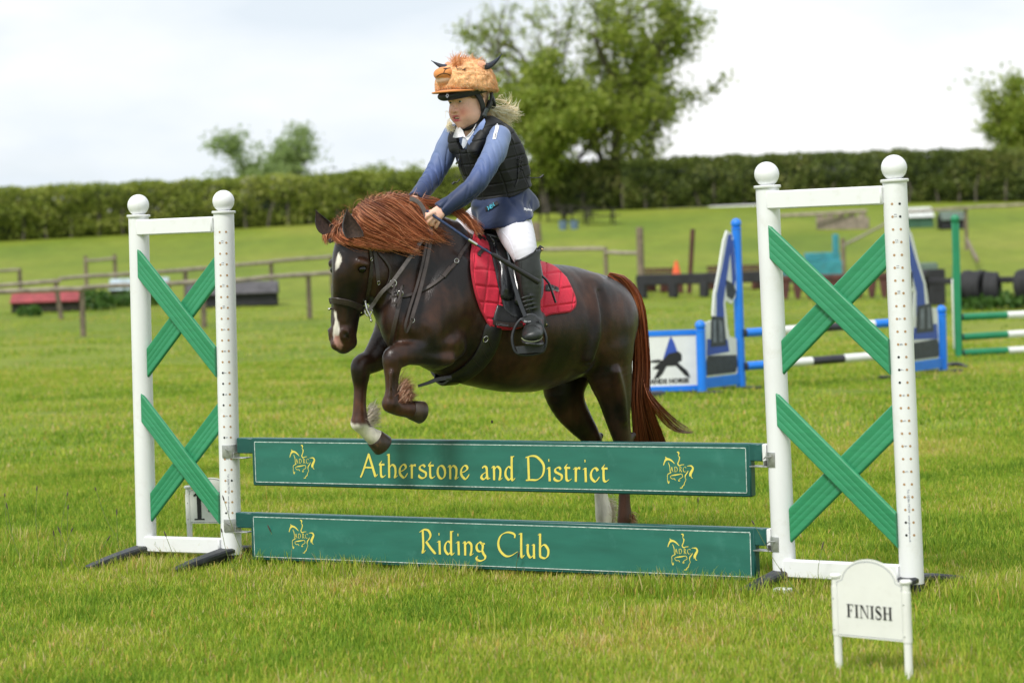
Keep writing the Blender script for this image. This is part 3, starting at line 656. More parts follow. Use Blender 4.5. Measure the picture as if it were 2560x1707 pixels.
# ------------------------------------------------------------------ smooth bodies: signed-distance grid + surface nets
class Field:
    def __init__(s, lo, hi, h):
        s.lo = np.array(lo, float); s.h = h; s.n = np.ceil((np.array(hi) - s.lo) / h).astype(int) + 1
        s.D = np.full(s.n, .08, np.float32); s.ax = [(s.lo[i] + h * np.arange(s.n[i])).astype(np.float32) for i in range(3)]
    def sl(s, lo, hi):
        a = np.clip(np.floor((np.array(lo) - s.lo) / s.h).astype(int), 0, s.n - 1); b = np.clip(np.ceil((np.array(hi) - s.lo) / s.h).astype(int) + 1, 1, s.n)
        return tuple(slice(a[i], max(b[i], a[i] + 1)) for i in range(3))
    def chain(s, st, A=(0, 1, 0), k=.02, op='u', n=4, pad=.0):
        """st: list of (x, y, z, radius across A, radius along A)"""
        a = crom(st, n) if len(st) > 2 else np.array([list(st[0]), list(st[-1])], float); a[:, 3:] = np.maximum(a[:, 3:], .0015)
        mr = a[:, 3:].max() + k + .012 + pad; lo, hi = a[:, :3].min(0) - mr, a[:, :3].max(0) + mr; S = s.sl(lo, hi)
        T = np.full([x.stop - x.start for x in S], .5, np.float32); A = np.array(A, float)
        for i in range(len(a) - 1):
            p0, p1 = a[i, :3], a[i + 1, :3]; d = p1 - p0; L2 = max(d @ d, 1e-10); dh = d / math.sqrt(L2)
            Ai = A - dh * (A @ dh); Ai = Ai / (np.linalg.norm(Ai) + 1e-9); Bi = np.cross(dh, Ai)
            m = max(a[i, 3:].max(), a[i + 1, 3:].max()) + k + .012 + pad; q = s.sl(np.minimum(p0, p1) - m, np.maximum(p0, p1) + m)
            X = s.ax[0][q[0]][:, None, None] - p0[0]; Y = s.ax[1][q[1]][None, :, None] - p0[1]; Z = s.ax[2][q[2]][None, None, :] - p0[2]
            t = np.clip((X * d[0] + Y * d[1] + Z * d[2]) / L2, 0, 1).astype(np.float32)
            X = X - t * d[0]; Y = Y - t * d[1]; Z = Z - t * d[2]
            rb = a[i, 3] + (a[i + 1, 3] - a[i, 3]) * t; ra = a[i, 4] + (a[i + 1, 4] - a[i, 4]) * t
            u = (X * Ai[0] + Y * Ai[1] + Z * Ai[2]); v = (X * Bi[0] + Y * Bi[1] + Z * Bi[2]); w = (X * dh[0] + Y * dh[1] + Z * dh[2])
            g = np.sqrt((u / ra) ** 2 + (v / rb) ** 2 + (w / np.minimum(ra, rb)) ** 2) + 1e-6; Lq = np.sqrt(u * u + v * v + w * w)
            dist = np.where(g > .15, Lq - Lq / g, -np.minimum(ra, rb) * (1 - g)).astype(np.float32)
            ts = tuple(slice(q[j].start - S[j].start, q[j].stop - S[j].start) for j in range(3))
            T[ts] = np.minimum(T[ts], dist)
        s.mix(S, T, k, op)
    def mix(s, S, T, k, op):
        D = s.D[S]
        if op == 's': # carve
            h = np.clip(.5 - .5 * (D + T) / k, 0, 1); s.D[S] = D * (1 - h) + (-T) * h + k * h * (1 - h)
        elif op == 'i':
            h = np.clip(.5 - .5 * (T - D) / k, 0, 1); s.D[S] = T * (1 - h) + D * h + k * h * (1 - h)
        else:
            h = np.clip(.5 + .5 * (D - T) / k, 0, 1); s.D[S] = D * (1 - h) + T * h - k * h * (1 - h)
    def ball(s, c, r, k=.02, op='u', sc=None):
        r3 = np.array(sc if sc is not None else (r, r, r), float); m = r3.max() + k + .012; c = np.array(tuple(c)); S = s.sl(c - m, c + m)
        X = s.ax[0][S[0]][:, None, None] - c[0]; Y = s.ax[1][S[1]][None, :, None] - c[1]; Z = s.ax[2][S[2]][None, None, :] - c[2]
        g = np.sqrt((X / r3[0]) ** 2 + (Y / r3[1]) ** 2 + (Z / r3[2]) ** 2) + 1e-6; Lq = np.sqrt(X * X + Y * Y + Z * Z)
        s.mix(S, np.where(g > .15, Lq - Lq / g, -r3.min() * (1 - g)).astype(np.float32), k, op)
    def cut(s, p, n, k=.004):
        """remove everything on the side n points to"""
        n = np.array(tuple(n), float); n /= np.linalg.norm(n); p = np.array(tuple(p))
        T = ((s.ax[0][:, None, None] - p[0]) * n[0] + (s.ax[1][None, :, None] - p[1]) * n[1] + (s.ax[2][None, None, :] - p[2]) * n[2]).astype(np.float32)
        s.mix(tuple(slice(0, x) for x in s.n), T, k, 'i')
    def mesh(s, relax=2):
        D = s.D; D[0] = D[-1] = .08; D[:, 0] = D[:, -1] = .08; D[:, :, 0] = D[:, :, -1] = .08
        neg = D < 0; n = np.array(D.shape) - 1; cnt = np.zeros(n, np.int8)
        for dx in (0, 1):
            for dy in (0, 1):
                for dz in (0, 1): cnt += neg[dx:n[0] + dx, dy:n[1] + dy, dz:n[2] + dz]
        act = (cnt > 0) & (cnt < 8); ci = np.argwhere(act); idx = np.full(n, -1, np.int64); idx[act] = np.arange(len(ci))
        acc = np.zeros((len(ci), 3)); num = np.zeros(len(ci)); cor = [(a, b, c) for a in (0, 1) for b in (0, 1) for c in (0, 1)]
        val = {c: D[ci[:, 0] + c[0], ci[:, 1] + c[1], ci[:, 2] + c[2]] for c in cor}
        for c in cor:
            for ax in range(3):
                if c[ax]: continue
                e = list(c); e[ax] = 1; e = tuple(e); v0, v1 = val[c], val[e]; m = (v0 < 0) != (v1 < 0); t = np.where(m, v0 / (v0 - v1 + 1e-12), 0)
                p = np.zeros((len(ci), 3)) + np.array(c); p[:, ax] = t; acc += p * m[:, None]; num += m
        V_ = s.lo + (ci + acc / np.maximum(num, 1)[:, None]) * s.h; Q = []
        for ax in range(3):
            b, c = (ax + 1) % 3, (ax + 2) % 3; a0 = [slice(None)] * 3; a1 = [slice(None)] * 3; a0[ax] = slice(0, -1); a1[ax] = slice(1, None)
            s0, s1 = neg[tuple(a0)], neg[tuple(a1)]
            for flip in (0, 1):
                e = np.argwhere((s0 & ~s1) if flip == 0 else (~s0 & s1)); e = e[(e[:, b] > 0) & (e[:, c] > 0) & (e[:, b] < n[b]) & (e[:, c] < n[c])]
                def g(ob, oc): q = e.copy(); q[:, b] -= ob; q[:, c] -= oc; return idx[q[:, 0], q[:, 1], q[:, 2]]
                f = np.stack([g(1, 1), g(0, 1), g(0, 0), g(1, 0)], 1); Q.append(f if flip == 0 else f[:, ::-1])
        Q = np.concatenate(Q); Q = Q[(Q >= 0).all(1)]
        V_ = relaxed(V_, Q, relax); return V_, Q
def relaxed(V_, Q, it, f=.5):
    E_ = np.concatenate([Q[:, [0, 1]], Q[:, [1, 2]], Q[:, [2, 3]], Q[:, [3, 0]]]); deg = np.bincount(E_.ravel(), minlength=len(V_)).astype(float)[:, None]
    for _ in range(it):
        for ff in (f, -f * .97) if it > 1 else (f,):
            S = np.zeros_like(V_)
            for k in range(3): S[:, k] = np.bincount(E_[:, 0], V_[E_[:, 1], k], len(V_)) + np.bincount(E_[:, 1], V_[E_[:, 0], k], len(V_))
            V_ = V_ + ff * (S / np.maximum(deg, 1) - V_)
    return V_
def vnormals(V_, Q):
    fn = np.cross(V_[Q[:, 2]] - V_[Q[:, 0]], V_[Q[:, 3]] - V_[Q[:, 1]]); N = np.zeros_like(V_)
    for j in range(4):
        for k in range(3): N[:, k] += np.bincount(Q[:, j], fn[:, k], len(V_))
    return N / (np.linalg.norm(N, axis=1)[:, None] + 1e-12)
def qmesh(name, V_, Q, m, parent, cols=None, label=None, xf=None, mi=None):
    w = np.array(wloc(parent)) if parent is not None else 0
    me = npmesh(name, V_ - w, Q, np.zeros((0, 3), int), m if not isinstance(m, (list, tuple)) else m[0])
    if isinstance(m, (list, tuple)):
        for x in m[1:]: me.materials.append(x)
        if mi is not None: me.polygons.foreach_set('material_index', np.asarray(mi, np.int32))
    if cols is not None:
        a = me.color_attributes.new('Col', 'FLOAT_COLOR', 'POINT'); a.data.foreach_set('color', np.column_stack([cols, np.ones(len(cols))]).astype(np.float32).ravel())
    o = link(name, me, parent)
    if label: o['label'] = label
    return o
def pix(V_):
    q = np.asarray(V_) - np.array(EYE); z = q @ np.array(CF); return np.column_stack([1280 + FPX * (q @ np.array(CR)) / z, 853.5 - FPX * (q @ np.array(CU)) / z, z])
# ------------------------------------------------------------------ the pony: its own upright frame
PHI = math.radians(40)
PF = Vector((-math.cos(PHI), -math.sin(PHI), 0)); PL = Vector((math.sin(PHI), -math.cos(PHI), 0))   # forward, the pony's left
P0 = P(1250, 760, 10.95); P0 = Vector((P0.x, P0.y, 0))
def PBw(px, py, w=0.0):
    """world point on the upright plane along the pony, w metres to its left, seen at a photograph pixel"""
    w = float(w); r = P(px, py, 1) - EYE; t = ((P0 + PL * w) - EYE).dot(PL) / r.dot(PL); return EYE + r * t
def tl(p):
    q = Vector(p) - P0; return (q.dot(PF), q.dot(PL), q.z)
def PB(px, py, w=0.0): return tl(PBw(px, py, w))
LF = np.array([tuple(PF), tuple(PL), (0, 0, 1)])
def toworld(V_): return V_ @ LF + np.array(P0)
def toloc(V_): return (np.asarray(V_) - np.array(P0)) @ LF.T
def mid(a, b, w=0.0):
    """station from a top and a bottom pixel: centre and half height"""
    A, B = np.array(PB(*a, w)), np.array(PB(*b, w)); c = (A + B) / 2; return (*c, float(np.linalg.norm(A - B)) / 2)
T_ = lambda a, b, r, w=0.0: (*mid(a, b, w), r)
def sst(a, b, x): t = np.clip((x - a) / (b - a), 0, 1); return t * t * (3 - 2 * t)
F = Field((-1.0, -.42, -.05), (1.05, .42, 1.62), .0075)
K = .035
# trunk
F.chain([T_((1150, 615), (985, 862), .135), T_((1195, 612), (1040, 905), .185), T_((1245, 640), (1125, 945), .215), T_((1305, 657), (1225, 972), .255), T_((1368, 662), (1318, 973), .262), T_((1432, 668), (1398, 945), .245), T_((1485, 683), (1465, 925), .222), T_((1512, 700), (1498, 900), .175)], k=K)
# breast, a little forward and wide
F.ball(PB(1005, 800, .07), .1, .05, sc=(.10, .10, .15)); F.ball(PB(1000, 800, -.07), .1, .05, sc=(.10, .10, .15)); F.ball(PB(1015, 760, 0), .1, .05, sc=(.12, .15, .14))
# neck
F.chain([T_((880, 545), (938, 650), .062), T_((935, 522), (958, 700), .075), T_((1000, 512), (955, 765), .095), T_((1070, 525), (965, 812), .125), T_((1145, 560), (990, 850), .15)], k=.04)
# withers
F.chain([(*PB(1130, 590, 0), .05, .05), (*PB(1190, 625, 0), .045, .06), (*PB(1240, 660, 0), .03, .07)], k=.04)
# shoulders and haunches
for s_ in (1, -1):
    F.chain([(*PB(1150 + 18 * s_, 690, .13 * s_), .12, .06), (*PB(1095 + 18 * s_, 770, .145 * s_), .13, .07), (*PB(1045 + 18 * s_, 830, .14 * s_), .10, .075)], k=.04)
    F.chain([(*PB(1435 + 34 * s_, 745, .13 * s_), .12, .085), (*PB(1478 + 36 * s_, 800, .125 * s_), .145, .10), (*PB(1478 + 36 * s_, 870, .125 * s_), .145, .10)], k=.04)
# near (left) foreleg, folded
w = .13
F.chain([(*PB(1120, 850, w), .10, .075), (*PB(1092, 880, w), .078, .065), (*PB(1050, 881, w), .058, .052), (*PB(1012, 884, w), .050, .045), (*PB(984, 893, w), .048, .044), (*PB(981, 918, w), .038, .038), (*PB(980, 950, w), .030, .027), (*PB(980, 982, w), .031, .027), (*PB(976, 1008, w), .038, .033)], k=.025)
F.chain([(*PB(976, 1010, w), .037, .033), (*PB(996, 1020, w), .033, .031), (*PB(1016, 1023, w), .036, .035), (*PB(1030, 1025, w), .040, .038)], k=.015)
F.ball(PB(1001, 902, w + .0), .028, .02)
# far (right) foreleg, knee raised
w = -.115
F.chain([(*PB(1000, 820, w), .12, .085), (*PB(962, 872, w), .085, .07), (*PB(930, 902, w), .058, .05), (*PB(905, 913, w), .048, .045), (*PB(902, 938, w), .042, .04), (*PB(901, 970, w), .031, .028), (*PB(899, 1008, w), .030, .027), (*PB(899, 1035, w), .034, .031), (*PB(898, 1056, w), .040, .035)], k=.025)
F.chain([(*PB(899, 1058, w), .038, .034), (*PB(914, 1074, w), .034, .032), (*PB(928, 1088, w), .036, .036), (*PB(940, 1096, w), .041, .040)], k=.015)
# near hind leg, driving off the ground
w = .125
F.chain([(*PB(1512, 870, w), .145, .10), (*PB(1524, 935, w), .122, .082), (*PB(1537, 990, w), .092, .062), (*PB(1545, 1045, w), .066, .045), (*PB(1556, 1098, w), .050, .036), (*PB(1560, 1135, w), .038, .032), (*PB(1561, 1190, w), .027, .025), (*PB(1561, 1250, w), .027, .026), (*PB(1562, 1296, w), .036, .033), (*PB(1557, 1322, w), .029, .029), (*PB(1550, 1345, w), .036, .034)], k=.03)
F.chain([(*PB(1569, 1100, w), .022, .016), (*PB(1584, 1086, w), .014, .012)], k=.02)
# far hind leg
w = -.115
F.chain([(*PB(1440, 890, w), .13, .095), (*PB(1412, 950, w), .122, .085), (*PB(1417, 1000, w), .098, .068), (*PB(1446, 1050, w), .072, .05), (*PB(1478, 1096, w), .050, .038), (*PB(1490, 1135, w), .038, .033), (*PB(1497, 1190, w), .030, .027), (*PB(1503, 1240, w), .032, .028), (*PB(1509, 1285, w), .042, .038), (*PB(1508, 1310, w), .036, .034), (*PB(1500, 1338, w), .038, .036)], k=.03)
F.chain([(*PB(1489, 1098, w), .022, .016), (*PB(1502, 1088, w), .014, .012)], k=.02)
# stifle and flank folds
F.chain([(*PB(1455, 905, .16), .05, .03), (*PB(1425, 885, .17), .04, .02)], k=.06)
# muscle lines: behind the shoulder, the flank ridge and the groove before the thigh, breast, forearm
for s_ in (1,):
    F.chain([(*PB(1140, 720, .245), .012, .012), (*PB(1150, 780, .26), .018, .018), (*PB(1140, 850, .25), .018, .018), (*PB(1105, 915, .22), .012, .012)], k=.06, op='s')
    F.chain([(*PB(1476, 715, .17), .010, .010), (*PB(1485, 755, .225), .020, .020), (*PB(1488, 830, .248), .024, .024), (*PB(1474, 895, .235), .018, .018)], k=.045)
    F.chain([(*PB(1500, 730, .225), .008, .008), (*PB(1511, 775, .252), .018, .018), (*PB(1514, 840, .256), .020, .020), (*PB(1498, 905, .24), .016, .016)], k=.04, op='s')
    F.chain([(*PB(1010, 745, .16), .008, .008), (*PB(1030, 795, .20), .012, .012), (*PB(1070, 835, .225), .010, .010)], k=.05, op='s')
    F.chain([(*PB(1125, 858, .19), .014, .014), (*PB(1060, 868, .17), .014, .014), (*PB(1015, 874, .16), .009, .009)], k=.04)
    F.chain([(*PB(1125, 900, .19), .016, .016), (*PB(1065, 896, .168), .013, .013), (*PB(1015, 896, .16), .009, .009)], k=.04)
    F.chain([(*PB(978, 930, .163), .006, .006), (*PB(977, 990, .158), .006, .006)], k=.015); F.chain([(*PB(990, 925, .155), .007, .007), (*PB(988, 1000, .15), .007, .007)], k=.012)
    F.chain([(*PB(1540, 930, .215), .02, .02), (*PB(1552, 990, .19), .016, .016), (*PB(1560, 1050, .17), .010, .010)], k=.03)
# head: turned a little more towards the viewer than the body
HPSI = math.radians(36)
HN = Vector((-math.sin(HPSI), -math.cos(HPSI), 0)); HL = Vector((math.cos(HPSI), -math.sin(HPSI), 0))
hc = PBw(893, 600, 0); HD = proj(hc)[2]
def PH(px, py, lat=0.0, fwd=0.0):
    """head point: pixel in the upright plane through the head's middle, then sideways / forward in metres"""
    r = P(px, py, 1) - EYE; n = (CF - ZZ * CF.z).normalized(); t = (hc - EYE).dot(n) / r.dot(n); return tl(EYE + r * t + HL * lat + HN * fwd)
HLl = tuple(np.array(tl(P0 + HL)) - np.array(tl(P0)))
HS = [(896, 566, .062, .062), (892, 598, .088, .078), (888, 640, .112, .088), (886, 684, .120, .080), (878, 722, .106, .064), (870, 758, .086, .052), (865, 792, .073, .046), (860, 824, .067, .050), (857, 848, .055, .050), (858, 862, .040, .040)]
F.chain([(*PH(a, b), r, l) for a, b, r, l in HS], A=HLl, k=.025)
for s_ in (1, -1):
    F.chain([(*PH(905, 640, .055 * s_, -.06), .05, .03), (*PH(912, 695, .052 * s_, -.055), .068, .032), (*PH(905, 735, .045 * s_, -.05), .045, .026)], A=HLl, k=.03)   # cheeks
    F.ball(PH(888, 662, .074 * s_, .045), .026, .02)       # brow
    F.chain([(*PH(888, 655, .079 * s_, .066), .016, .014), (*PH(888, 662, .086 * s_, .05), .014, .013), (*PH(888, 660, .088 * s_, .03), .012, .012)], k=.012)
    F.chain([(*PH(872, 715, .04 * s_, .05), .016, .01), (*PH(866, 760, .034 * s_, .045), .012, .01), (*PH(862, 800, .03 * s_, .04), .012, .01)], k=.02)   # face crests
    F.ball(PH(858, 834, .040 * s_, .038), .024, .02, sc=(.024, .02, .026))
    F.ball(PH(888, 674, .088 * s_, .054), .0165, .008, 's', sc=(.019, .019, .014))         # eye socket
    F.ball(PH(859, 836, .056 * s_, .056), .018, .009, 's', sc=(.018, .017, .021))   # nostril
F.chain([(*PH(880, 790, .05, .0), .012, .004), (*PH(872, 822, .062, .0), .004, .012), (*PH(860, 846, .05, .045), .003, .012)], k=.004, op='s')
F.ball(PH(868, 856, 0, -.02), .03, .02); F.ball(PH(856, 860, 0, .04), .026, .02)
pv, pq = F.mesh(3); _m = sst(-.2, .2, PB(960, 700, 0)[0] - pv[:, 0] + 0 * pv[:, 1]); _n = np.array([mnoise.noise(Vector((a * 6, b * 6, c * 4.5))) * .006 + mnoise.noise(Vector((a * 15 + 5, b * 15, c * 9))) * .0022 for a, b, c in pv])
pv = pv + vnormals(pv, pq) * (_n * (.25 + .75 * _m))[:, None]; pv = toworld(pv)
# colour of the coat, by place on the body; nostril shade painted in
px_ = pix(pv); pl_ = toloc(pv); near = pl_[:, 1] > 0
def nz3(V_, s, seed=0.0):
    return np.array([mnoise.noise(Vector((a * s + seed, b * s, c * s))) for a, b, c in V_])
X_, Y_ = px_[:, 0], px_[:, 1]; n1 = nz3(pv, 7.0); n2 = nz3(pv, 45.0, 3.0)
dark = np.array((.0095, .0066, .0058)); brown = np.array((.058, .024, .013)); red = np.array((.095, .036, .017)); white = np.array((.72, .67, .58)); pink = np.array((.42, .22, .17))
t = np.clip(.40 + 1.0 * n1 + .25 * n2, 0, 1)[:, None]; cols = dark * (1 - t) + brown * t
leg = (Y_ > 950) & (X_ < 1070); t = (sst(945, 1010, Y_) * leg * (.55 + .35 * n2 + .3 * n1))[:, None]; t = np.clip(t, 0, 1); cols = cols * (1 - t) + red * t
t = (sst(1080, 1220, Y_) * (X_ > 1300) * .55)[:, None]; cols = cols * (1 - t) + red * .8 * t
farf = (pl_[:, 1] < 0) & (X_ < 1000); t = (sst(1056, 1066, Y_ + (X_ - 900) * -.15 + n2 * 7) * farf * (Y_ > 1050))[:, None]; cols = cols * (1 - t) + white * t
farh = (pl_[:, 1] < 0.02) & (X_ > 1300) & (X_ < 1540); t = (sst(1160, 1205, Y_ + n2 * 12) * farh)[:, None]; cols = cols * (1 - t) + white * 1.15 * t
facing = np.einsum('ij,j->i', vnormals(pv, pq), np.array(HN)) > -.1; hd = (X_ < 930) & (Y_ < 890) & facing & (px_[:, 2] < HD + .12)
def patch(poly, soft=3.0):
    """soft inside test against a polygon in photograph pixels"""
    d = np.full(len(pv), 1e9); ins = np.zeros(len(pv), bool); n = len(poly)
    for i in range(n):
        (x0, y0), (x1, y1) = poly[i], poly[(i + 1) % n]; dx, dy = x1 - x0, y1 - y0; tt = np.clip(((X_ - x0) * dx + (Y_ - y0) * dy) / (dx * dx + dy * dy), 0, 1)
        d = np.minimum(d, np.hypot(X_ - x0 - tt * dx, Y_ - y0 - tt * dy)); c = ((y0 > Y_) != (y1 > Y_)); ins ^= c & (X_ < (x1 - x0) * (Y_ - y0) / ((y1 - y0) if y1 != y0 else 1e-9) + x0)
    return np.clip((np.where(ins, d, -d) + n2 * 2.0) / soft + .5, 0, 1) * hd
for poly, c in (([(846, 633), (851, 639), (854, 654), (848, 667), (840, 675), (838, 662), (842, 646)], white), ([(836, 776), (840, 784), (845, 806), (848, 826), (844, 846), (834, 850), (833, 830), (837, 806)], white), ([(836, 836), (848, 840), (856, 862), (852, 874), (843, 868), (834, 850)], pink)):
    t = patch(poly)[:, None]; cols = cols * (1 - t) + c * t
nl_ = toloc(np.array([tuple(P(868, 838, HD - .05))]))[0]
t = (np.exp(-((X_ - 867) / 7.5) ** 2 - ((Y_ - 837) / 8.5) ** 2) * hd)[:, None]; cols = cols * (1 - np.clip(t * 1.3, 0, 1)) + np.array((.004, .003, .003)) * np.clip(t * 1.3, 0, 1)  # nostril hollow darkened in the colour, standing in for its own shade
M_coat = mat('dark_coat', (0, 0, 0), .31, spec=.37, attr='Col', sheen=.05, noise=(24, .35), bump=(240, .5, .002), aniso_scale=(1, 1, .35))
M_horn = mat('hoof_horn', (.05, .034, .024), .38, noise=(30, .5), aniso_scale=(1, 1, .3), dirt=(22, .7, (.28, .12, .045))); M_hoofo = mat('hoof_sole', (.28, .12, .045), .55, noise=(40, .4))
pony = thing('pony', 'dark brown pony with chestnut mane jumping over the green boards', 'pony', P0)
body = qmesh('body', pv, pq, M_coat, pony, cols)
bvh = BVHTree.FromPolygons([tuple(v) for v in pv], [tuple(f) for f in pq])
def hoof(path, r0, r1, m, sole=True):
    a = [Vector(tuple(toworld(np.array([PB(*p)]))[0])) for p in path]; ax = (a[-1] - a[0]).normalized(); ln = (a[-1] - a[0]).length
    mb = MB(); mb.lathe(a[0], ax, [(0, r0 * .9), (.004, r0), (ln * .5, (r0 + r1) / 2), (ln - .004, r1), (ln, r1 * .96)], 28); mb.lathe(a[0], ax, [(ln - .001, r1 * .95), (ln + .0015, r1 * .8), (ln - .006, r1 * .5), (ln - .004, .0001)], 28, mi=1)
    return part('hoof', mb, [m, M_hoofo], pony, recalc=False)
hoof([(1027, 1024, .13), (1054, 1031, .13)], .042, .050, M_horn); hoof([(936, 1094, -.115), (958, 1114, -.115)], .043, .051, M_horn)
hoof([(1551, 1340, .125), (1545, 1376, .125)], .042, .052, M_horn); hoof([(1501, 1333, -.115), (1494, 1368, -.115)], .042, .052, M_horn)
M_eye = mat('dark_wet_eye', (.004, .003, .003), .16, spec=.45)
for s_ in (1, -1):
    c = Vector(tuple(toworld(np.array([PH(888, 673, .0795 * s_, .0485)]))[0])); mb = MB(); mb.ball(c, .0175, 20); part('eye', mb, M_eye, pony, sharp=0)
# ears: cupped leaves
M_ear = mat('ear_coat', (.016, .011, .009), .55, sheen=.2, noise=(60, .4), bump=(200, .4, .002)); M_earin = mat('ear_inside', (.05, .028, .02), .8, noise=(90, .5))
def ear(b0, b1, tip, front, depth=.02, open_=1.0):
    """b0, b1 base corners, tip: world points; the cup opens towards front"""
    mb = MB(); n, m = 12, 9; vs = []; fr = Vector(front).normalized(); c0 = (b0 + b1) / 2; ax = tip - c0; sd = (b1 - b0).normalized(); hw = (b1 - b0).length / 2
    prof = [.86, .97, 1.02, 1.0, .95, .88, .78, .66, .53, .38, .23, .10, .02]
    for i in range(n + 1):
        t = i / n; c = c0 + ax * t - sd * (hw * .16 * math.sin(t * math.pi)); r = hw * prof[i]
        for j in range(m):
            a = math.pi * (j / (m - 1)); vs.append(c + sd * (-math.cos(a) * r) - fr * (math.sin(a) * r * .85 - r * .25))
    fs = [(i * m + j, i * m + j + 1, (i + 1) * m + j + 1, (i + 1) * m + j) for i in range(n) for j in range(m - 1)]; o = len(vs)
    cen = [c0 + ax * (i / n) for i in range(n + 1)]; inn = [Vector(v) * .90 + cen[k // m] * .10 + fr * .002 for k, v in enumerate(vs)]
    mb.add(vs, fs, 0); mb.add(inn, [f[::-1] for f in fs], 1)
    for i in range(n):
        for j in (0, m - 1): mb.f.append((i * m + j, (i + 1) * m + j, o + (i + 1) * m + j, o + i * m + j)); mb.m.append(0)
    return part('ear', mb, [M_ear, M_earin], pony, recalc=False, sharp=60)
hd_ = HD
ear(P(863, 596, hd_ - .17), P(910, 592, hd_ - .13), P(867, 521, hd_ - .14), -CF * .8 + CR * .35)
ear(P(806, 588, hd_ + .05), P(842, 572, hd_ + .09), P(789, 524, hd_ + .06), -CF * .7 - CR * .2)
# ------------------------------------------------------------------ hair and tack
def hit(px, py, tree=None):
    r = (P(px, py, 1) - EYE).normalized(); h = (tree or bvh).ray_cast(EYE, r); return (h[0], h[1]) if h[0] is not None else (None, None)
def drape(pts, off=.004, n=8, tree=None):
    """pixel polyline laid on the surface; returns points and outward normals"""
    a = crom(pts, n); out = []; nr = []
    hs = [hit(x, y, tree) for x, y in a]; ok = [i for i, h in enumerate(hs) if h[0] is not None]
    dep = np.interp(range(len(a)), ok, [proj(hs[i][0])[2] for i in ok]) if ok else np.full(len(a), 10.8)
    ker = np.convolve(np.pad(dep, 2, mode='edge'), np.ones(5) / 5, 'valid')
    for i, (x, y) in enumerate(a):
        if hs[i][0] is not None: out.append(hs[i][0] + hs[i][1] * off); nr.append(hs[i][1])
        else: out.append(P(x, y, min(dep[i], ker[i]) - off)); nr.append(-CF)
    # calm the normals
    m = [sum(nr[max(0, i - 2):i + 3], Vector()).normalized() for i in range(len(nr))]
    return out, m
def strands(name, L_, r0, r1, m, parent, seed=0, kind=None, taper=.5):
    """L_: (n, k, 3) world points; thin three-sided hairs with a random shade each"""
    L_ = np.asarray(L_); n, k, _ = L_.shape; r = np.random.default_rng(seed); tg = np.gradient(L_, axis=1); tg /= np.linalg.norm(tg, axis=2)[..., None] + 1e-9
    ref = np.array([.3, .2, .93]); u = np.cross(tg, ref); u /= np.linalg.norm(u, axis=2)[..., None] + 1e-9; v = np.cross(tg, u); t = np.linspace(0, 1, k)
    rad = (r0 * (.6 + .8 * r.random(n)))[:, None] * (1 - (1 - r1 / r0) * np.clip((t - taper) / (1 - taper), 0, 1))[None]
    P3 = np.stack([L_ + (u * math.cos(a) + v * math.sin(a)) * rad[..., None] for a in (0, 2.094, 4.189)], 2).reshape(-1, 3)
    i = (np.arange(n)[:, None, None] * k + np.arange(k - 1)[None, :, None]) * 3 + np.arange(3)[None, None, :]; j = (np.arange(n)[:, None, None] * k + np.arange(k - 1)[None, :, None]) * 3 + ((np.arange(3) + 1) % 3)[None, None, :]
    Q = np.stack([i, j, j + 3, i + 3], -1).reshape(-1, 4); w = np.array(wloc(parent)) if parent is not None else 0
    me = npmesh(name, P3 - w, Q, np.zeros((0, 3), int), m, np.repeat(r.random(n), k * 3), False)
    a = me.attributes.new('along', 'FLOAT', 'POINT'); a.data.foreach_set('value', np.tile(np.repeat(t, 3), n).astype(np.float32))
    o = link(name, me, parent)
    if kind: o['kind'] = kind
    return o
def hair_mat(name, els, rough=.38, along=None, trans=.15, spec=.5):
    m = bpy.data.materials.new(name); m.use_nodes = True; nt = m.node_tree; b = nt.nodes['Principled BSDF']; lk = nt.links.new; b.inputs['Roughness'].default_value = rough; b.inputs['Specular IOR Level'].default_value = spec
    a = nt.nodes.new('ShaderNodeAttribute'); a.attribute_name = 'rnd'; r = nt.nodes.new('ShaderNodeValToRGB'); e = r.color_ramp.elements
    e[0].position, e[0].color = els[0][0], (*els[0][1], 1); e[1].position, e[1].color = els[-1][0], (*els[-1][1], 1)
    for p, c in els[1:-1]: x = e.new(p); x.color = (*c, 1)
    lk(a.outputs['Fac'], r.inputs[0]); src = r.outputs[0]
    if along:
        g = nt.nodes.new('ShaderNodeAttribute'); g.attribute_name = 'along'; r2 = nt.nodes.new('ShaderNodeValToRGB'); e = r2.color_ramp.elements; e[0].color = (*along[0], 1); e[1].color = (*along[1], 1); e[0].position = along[2]; e[1].position = along[3]
        lk(g.outputs['Fac'], r2.inputs[0]); mx = nt.nodes.new('ShaderNodeMix'); mx.data_type = 'RGBA'; mx.blend_type = 'MULTIPLY'; mx.inputs[0].default_value = 1; lk(src, mx.inputs[6]); lk(r2.outputs[0], mx.inputs[7]); src = mx.outputs[2]
    lk(src, b.inputs['Base Color']); tb = nt.nodes.new('ShaderNodeBsdfTranslucent'); lk(src, tb.inputs['Color']); ms = nt.nodes.new('ShaderNodeMixShader'); ms.inputs[0].default_value = trans
    lk(b.outputs[0], ms.inputs[1]); lk(tb.outputs[0], ms.inputs[2]); lk(ms.outputs[0], nt.nodes['Material Output'].inputs['Surface']); return m
M_mane = hair_mat('chestnut_mane', [(0, (.08, .028, .016)), (.3, (.25, .088, .042)), (.7, (.54, .21, .10)), (1, (.85, .46, .25))], along=((.75, .7, .7), (1.15, 1.05, 1.0), .0, .5))
M_tail = hair_mat('chestnut_tail', [(0, (.08, .024, .012)), (.4, (.30, .080, .028)), (.8, (.52, .15, .055)), (1, (.70, .26, .11))], along=((1.15, 1.15, 1.15), (.45, .4, .4), .3, 1.0))
